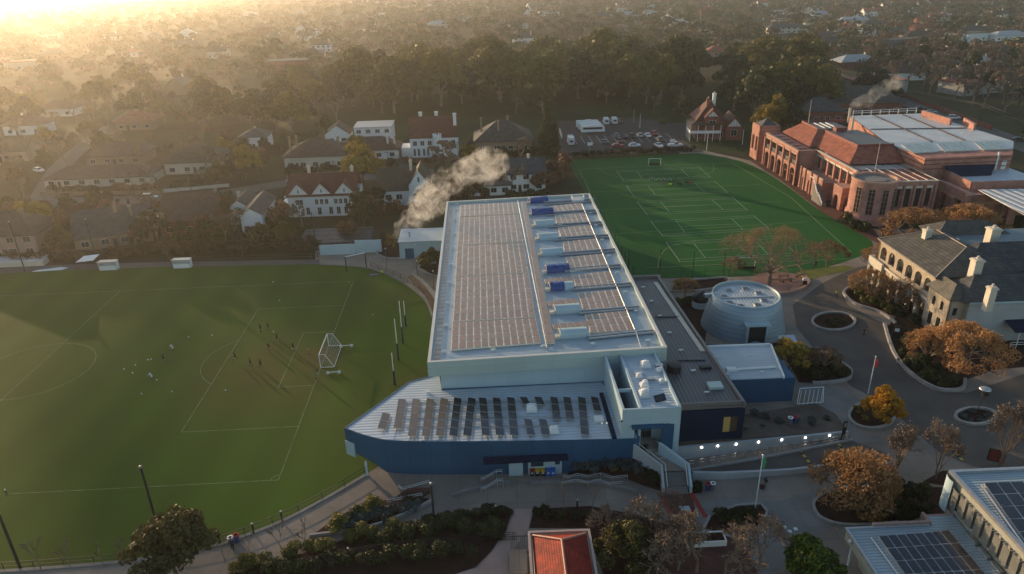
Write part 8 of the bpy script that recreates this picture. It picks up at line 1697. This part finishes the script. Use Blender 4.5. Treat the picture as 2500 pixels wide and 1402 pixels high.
scatter([(2080,120),(2510,140),(2520,262),(2420,285),(2260,232),(2110,200)],['bare1','bare2','bare3','bare1','dark1','bare2'],(46,15),.9,1.4,0)
scatter([(2080,222),(2170,245),(2240,262),(2140,262)],['dark1','gumd'],(40,14),.5,.8,2)
scatter([(2400,300),(2530,330),(2530,400),(2470,330)],['dark1','bare1','rust1'],(44,20),.6,.9,2)
flush()
# ---------------------------------------------------------------- far suburb: single houses, then the tree mass as stuff
rf_ = random.Random(23); FP = []
def far_proto(w, d, wh, rh, kind):
    a = MB(); a.box(-w/2,0,0,w/2,d,wh)
    for i in range(4): x = -w/2+w*(i+.5)/4; a.box(x-.6,-.05,1,x+.6,-.002,2.2,1)
    b = MB()
    if kind == 'hip': hip(b,-w/2,0,w/2,d,wh+.02,rh,.6)
    elif kind == 'flat': b.box(-w/2-.2,-.2,wh+.01,w/2+.2,d+.2,wh+.5)
    else: gend(a,0,d,-w/2,wh,rh-.1,.2,'y'); gend(a,0,d,w/2-.2,wh,rh-.1,.2,'y'); gable(b,-w/2,0,w/2,d,wh+.03,rh,'x',.4)
    c_ = MB(); c_.box(w*.2,d*.4,wh,w*.2+.9,d*.4+.9,rh+1); return a, b, c_
PR = [far_proto(18,11,3.6,7,'hip'),far_proto(15,10,5.2,9,'gable'),far_proto(24,12,4,7.5,'hip'),far_proto(26,14,5.5,6,'flat'),far_proto(12,10,3.4,6.8,'gable')]; FMC = {}
def fmesh(i, j, wm_, rm_):
    k = (i,j,wm_ if j == 0 else rm_ if j == 1 else 'c')
    if k not in FMC:
        mb = PR[i][j]; me = bpy.data.meshes.new('far'); me.from_pydata(mb.v,[],mb.f); me.materials.append(WM[wm_] if j == 0 else RM[rm_] if j == 1 else WM['cream'])
        if j == 0: me.materials.append(M['glass']); me.polygons.foreach_set('material_index', mb.m)
        FMC[k] = me
    return FMC[k]
FAROK = []
def sector(x): return 'sunlit far left' if x < 500 else 'left of centre' if x < 950 else 'far centre' if x < 1450 else 'right of centre' if x < 1950 else 'far right'
RN = dict(pale='pale roof',grey='grey roof',brown='brown roof',slate='dark slate roof',terra='terracotta roof',red='red roof')
nfar = 0
for y, n_ in ((4,26),(11,26),(19,24),(28,24),(38,22),(50,20),(64,17),(80,15),(98,14),(118,12),(142,11),(168,11),(196,10),(228,8)):
    for i in range(n_):
        x = (i+rf_.uniform(.1,.9))*2500/n_; yy = y+rf_.uniform(-3,4)
        if 800 < x < 2010 and y > 85 and not (x < 900 and y > 110): continue
        if x < 800 and y > 130 and rf_.random() < .45: continue
        w = G(x,yy)
        if not clear(x,yy,6) or rf_.random() < (.06 if x > 1500 else .4): continue
        k = rf_.randrange(5); wn_, rn = rf_.choice(['white','cream','tan','brick','grey','tan']), rf_.choice(['pale','grey','brown','slate','terra','grey','slate'])
        t = thing('distant_house','small hazy house with %s among distant trees, %s'%(RN[rn],sector(x)),'house',w,R(rf_.choice([2,5,-8,20,90])+rf_.uniform(-5,5)),'distant houses with %s, %s'%(RN[rn],sector(x)))
        part('wall',fmesh(k,0,wn_,rn),t); part('roof',fmesh(k,1,wn_,rn),t)
        if k != 3: part('chimney',fmesh(k,2,wn_,rn),t)
        FAROK.append((w.x,w.y,13)); nfar += 1
rg = np.random.default_rng(3); pos = []; GRID = {}
for hx,hy,hr in FAROK+HOUSES: GRID.setdefault((int(hx//60),int(hy//60)),[]).append((hx,hy,hr))
y = -26.0
while y < 208:
    st = 15+max(y,0)*.16; x = -30+rg.uniform(0,st)
    while x < 2530:
        a_, b_ = x+rg.uniform(-.5,.5)*st, y+rg.uniform(-1.5,1.5); x += st
        if y > 150 and (820 < a_ < 2010): continue
        w = G(a_,b_); ok = rg.random() < .93
        for i in (-1,0,1):
            for j in (-1,0,1):
                for hx,hy,hr in GRID.get((int(w.x//60)+i,int(w.y//60)+j),()):
                    if abs(w.x-hx) < hr*.9 and hy-hr*2.2 < w.y < hy+hr*.8: ok = False
        if ok and clear(a_,b_,0): pos.append((w.x,w.y,min(1.0,.55+rg.random()*.55)))
    y += 2.2+max(y,0)*.055
q = 100; n = len(pos); pos = np.array(pos); typ = rg.choice(4,n,p=[.27,.23,.36,.14]); H = 12.5*pos[:,2]*np.where(typ == 2,.85,1.05)
ctr = np.repeat(pos[:,:2],q,0); hh = np.repeat(H,q); d = rg.normal(size=(n*q,3)); d /= np.linalg.norm(d,axis=1)[:,None]; d[:,2] = np.abs(d[:,2])*.9-.25
lob = rg.normal(size=(n,5,3)); lob /= np.linalg.norm(lob,axis=2)[:,:,None]; pick = lob[np.repeat(np.arange(n),q),rg.integers(0,5,n*q)]
off = (pick*.34+d*.30)*hh[:,None]*np.array([1.05,1.05,.8]); c3 = np.column_stack([ctr,hh*.52])+off
nr = d+rg.normal(size=d.shape)*.6; nr /= np.linalg.norm(nr,axis=1)[:,None]; t3 = np.cross(nr,rg.normal(size=d.shape)); t3 /= np.linalg.norm(t3,axis=1)[:,None]; b3 = np.cross(nr,t3); s3 = (hh*.085*rg.uniform(.6,1.4,n*q))[:,None]
v = np.stack([c3-t3*s3-b3*s3*.6,c3+t3*s3*.2-b3*s3*.7,c3+t3*s3+b3*s3*.4,c3-t3*s3*.3+b3*s3*.7],1).reshape(-1,3)
me = bpy.data.meshes.new('distant_trees'); N = n*q; me.vertices.add(4*N); me.vertices.foreach_set('co',v.astype(np.float32).ravel()); me.loops.add(4*N); me.loops.foreach_set('vertex_index',np.arange(4*N,dtype=np.int32)); me.polygons.add(N); me.polygons.foreach_set('loop_start',np.arange(0,4*N,4,dtype=np.int32))
for k in ('dark','gum','twig','rust'): me.materials.append(leafm('far_'+k,*{'dark':((.05,.062,.022),(.022,.03,.014)),'gum':((.085,.085,.026),(.035,.042,.016)),'twig':((.17,.115,.085),(.095,.065,.05)),'rust':((.14,.08,.04),(.07,.045,.028))}[k],.02,.2))
me.polygons.foreach_set('material_index',np.repeat(typ,q).astype(np.int32)); me.update(calc_edges=True)
o = bpy.data.objects.new('distant_trees',me); C.objects.link(o); o['kind'] = 'stuff'
# ---------------------------------------------------------------- steam from the two flues
def GYP(px, py, y):
    v = CF+(px-1250)/FPX*CR+(py-701)/FPX*CD; t = y/v.y; return Vector((v.x*t, y, CAM_H+v.z*t))
def steam(name, pts, y, label, dens, col, voxel=.35, nscale=.45):
    bm = bmesh.new(); rng = random.Random(4); mpp = (GYP(pts[0][0]+10,pts[0][1],y)-GYP(*pts[0][:2],y)).length/10
    for (x0,y0,r0),(x1,y1,r1) in zip(pts,pts[1:]):
        for k in range(4):
            t = k/4; c = GYP(x0+(x1-x0)*t,y0+(y1-y0)*t,y); r = (r0+(r1-r0)*t)*mpp*1.35
            for j in range(3):
                p = c+Vector((rng.uniform(-.5,.5),rng.uniform(-.6,.6),rng.uniform(-.5,.5)))*r; bmesh.ops.create_icosphere(bm, subdivisions=2, radius=r*rng.uniform(.5,.95), matrix=Matrix.Translation(p))
    me = bpy.data.meshes.new(name); bm.to_mesh(me); bm.free(); o = bpy.data.objects.new(name,me); C.objects.link(o); md = o.modifiers.new('r','REMESH'); md.mode = 'VOXEL'; md.voxel_size = voxel
    dg = bpy.context.evaluated_depsgraph_get(); me2 = bpy.data.meshes.new_from_object(o.evaluated_get(dg)); bpy.data.objects.remove(o)
    m = bpy.data.materials.new(name+'_volume'); m.use_nodes = True; nt = m.node_tree; nt.nodes.clear(); out = nt.nodes.new('ShaderNodeOutputMaterial'); pv = nt.nodes.new('ShaderNodeVolumePrincipled'); pv.inputs['Color'].default_value = (*col,1); pv.inputs['Anisotropy'].default_value = .35
    tc = nt.nodes.new('ShaderNodeTexCoord'); nz = nt.nodes.new('ShaderNodeTexNoise'); nz.inputs['Scale'].default_value = nscale; nz.inputs['Detail'].default_value = 8; nz.inputs['Distortion'].default_value = 1.2; nz.inputs['Roughness'].default_value = .68; mr = nt.nodes.new('ShaderNodeMapRange'); mr.inputs[1].default_value = .46; mr.inputs[2].default_value = .86; mr.inputs[3].default_value = 0; mr.inputs[4].default_value = dens
    nt.links.new(tc.outputs['Object'],nz.inputs['Vector']); nt.links.new(nz.outputs[0],mr.inputs[0]); nt.links.new(mr.outputs[0],pv.inputs['Density']); nt.links.new(pv.outputs[0],out.inputs['Volume'])
    me2.materials.clear(); me2.materials.append(m); o = bpy.data.objects.new(name,me2); C.objects.link(o); return tag(o,label,'steam')
steam('steam_plume',[(962,588,7),(975,570,11),(990,550,15),(1012,528,22),(1036,505,28),(1056,478,26),(1084,448,20),(1110,432,21),(1140,420,21),(1170,412,26),(1200,402,30),(1196,378,16)],153,'dense white steam plume rising above the utility building left of the hall',.3,(1,1,1),.35,.38)
steam('steam_plume',[(2074,278,4),(2084,258,8),(2098,250,10),(2120,243,12),(2140,226,12),(2165,212,11),(2190,203,12),(2200,195,8)],222,'thin white steam wisp above the brick school flues',.22,(1,.995,.985),.4,.4)
# ---------------------------------------------------------------- haze
m = MB(); m.box(-4600,-160,-1,4600,6600,62); hz = m.build('haze',[bpy.data.materials.new('haze_air')]); hz['kind'] = 'stuff'
hm = hz.data.materials[0]; hm.use_nodes = True; nt = hm.node_tree; nt.nodes.clear(); out = nt.nodes.new('ShaderNodeOutputMaterial'); pv = nt.nodes.new('ShaderNodeVolumePrincipled'); pv.inputs['Color'].default_value = (.95,.93,.9,1); pv.inputs['Density'].default_value = .00024; pv.inputs['Anisotropy'].default_value = .82; nt.links.new(pv.outputs[0],out.inputs['Volume'])

# ---------------------------------------------------------------- unseen cloud added to shade the houses and field, gaps shaped into sun rays
hz_ = Vector((math.sin(SUN_AZ),math.cos(SUN_AZ),0)); rt2 = Vector((hz_.y,-hz_.x,0)); T = 1500.0; up_ = SUN_DIR*T
gaps = [(rt2*140+hz_*560,30,420),(rt2*92+hz_*480,8,260),(rt2*62+hz_*420,6,180)]
def shade(a, b):
    p = rt2*a+hz_*b
    if p.x > -26 and p.y < 190: return False
    if p.x > -8 and p.y < 330: return False
    if a < -260 or a > (222 if b > 330 else 195) or b < -60 or b > (560+40*pnoise(Vector((a*.03,2,5))) if a < 55 else 1250): return False
    for g, ra, rb in gaps:
        da, db = a-g.dot(rt2), b-g.dot(hz_)
        if (da/ra)**2+(db/rb)**2 < 1: return False
    if p.y < 150 and p.x < -5: return pnoise(Vector((a*.05,b*.02,3))) > .12
    return pnoise(Vector((a*.022,b*.008,7))) > -.55
st = 6.0; m = MB(); A0, B0 = -270, -70; NA, NB = 98, 222; idx = {}
def cv(i, j, k):
    if (i,j,k) not in idx:
        a, b = A0+i*st, B0+j*st; p = rt2*a+hz_*b+up_; h_ = 4+5*pnoise(Vector((a*.03,b*.03,1))); idx[(i,j,k)] = len(m.v); m.v.append((p.x+2*pnoise(Vector((a,b,9))),p.y+2*pnoise(Vector((b,a,4))),p.z+(h_ if k else -h_*.4)))
    return idx[(i,j,k)]
cell = {(i,j) for i in range(NA) for j in range(NB) if shade(A0+(i+.5)*st,B0+(j+.5)*st)}
for i, j in cell:
    for k in (0,1): f = (cv(i,j,k),cv(i+1,j,k),cv(i+1,j+1,k),cv(i,j+1,k)); m.f.append(f if k else f[::-1]); m.m.append(0)
    for di,dj,e in ((-1,0,((0,1),(0,0))),(1,0,((1,0),(1,1))),(0,-1,((0,0),(1,0))),(0,1,((1,1),(0,1)))):
        if (i+di,j+dj) not in cell: p_, q_ = (i+e[0][0],j+e[0][1]),(i+e[1][0],j+e[1][1]); m.f.append((cv(*p_,0),cv(*q_,0),cv(*q_,1),cv(*p_,1))); m.m.append(0)
struct(m,'added_shade_cloud',mat('shade_cloud_white',(.8,.8,.8),1,0,(.75,.75,.76),.01,5,0))
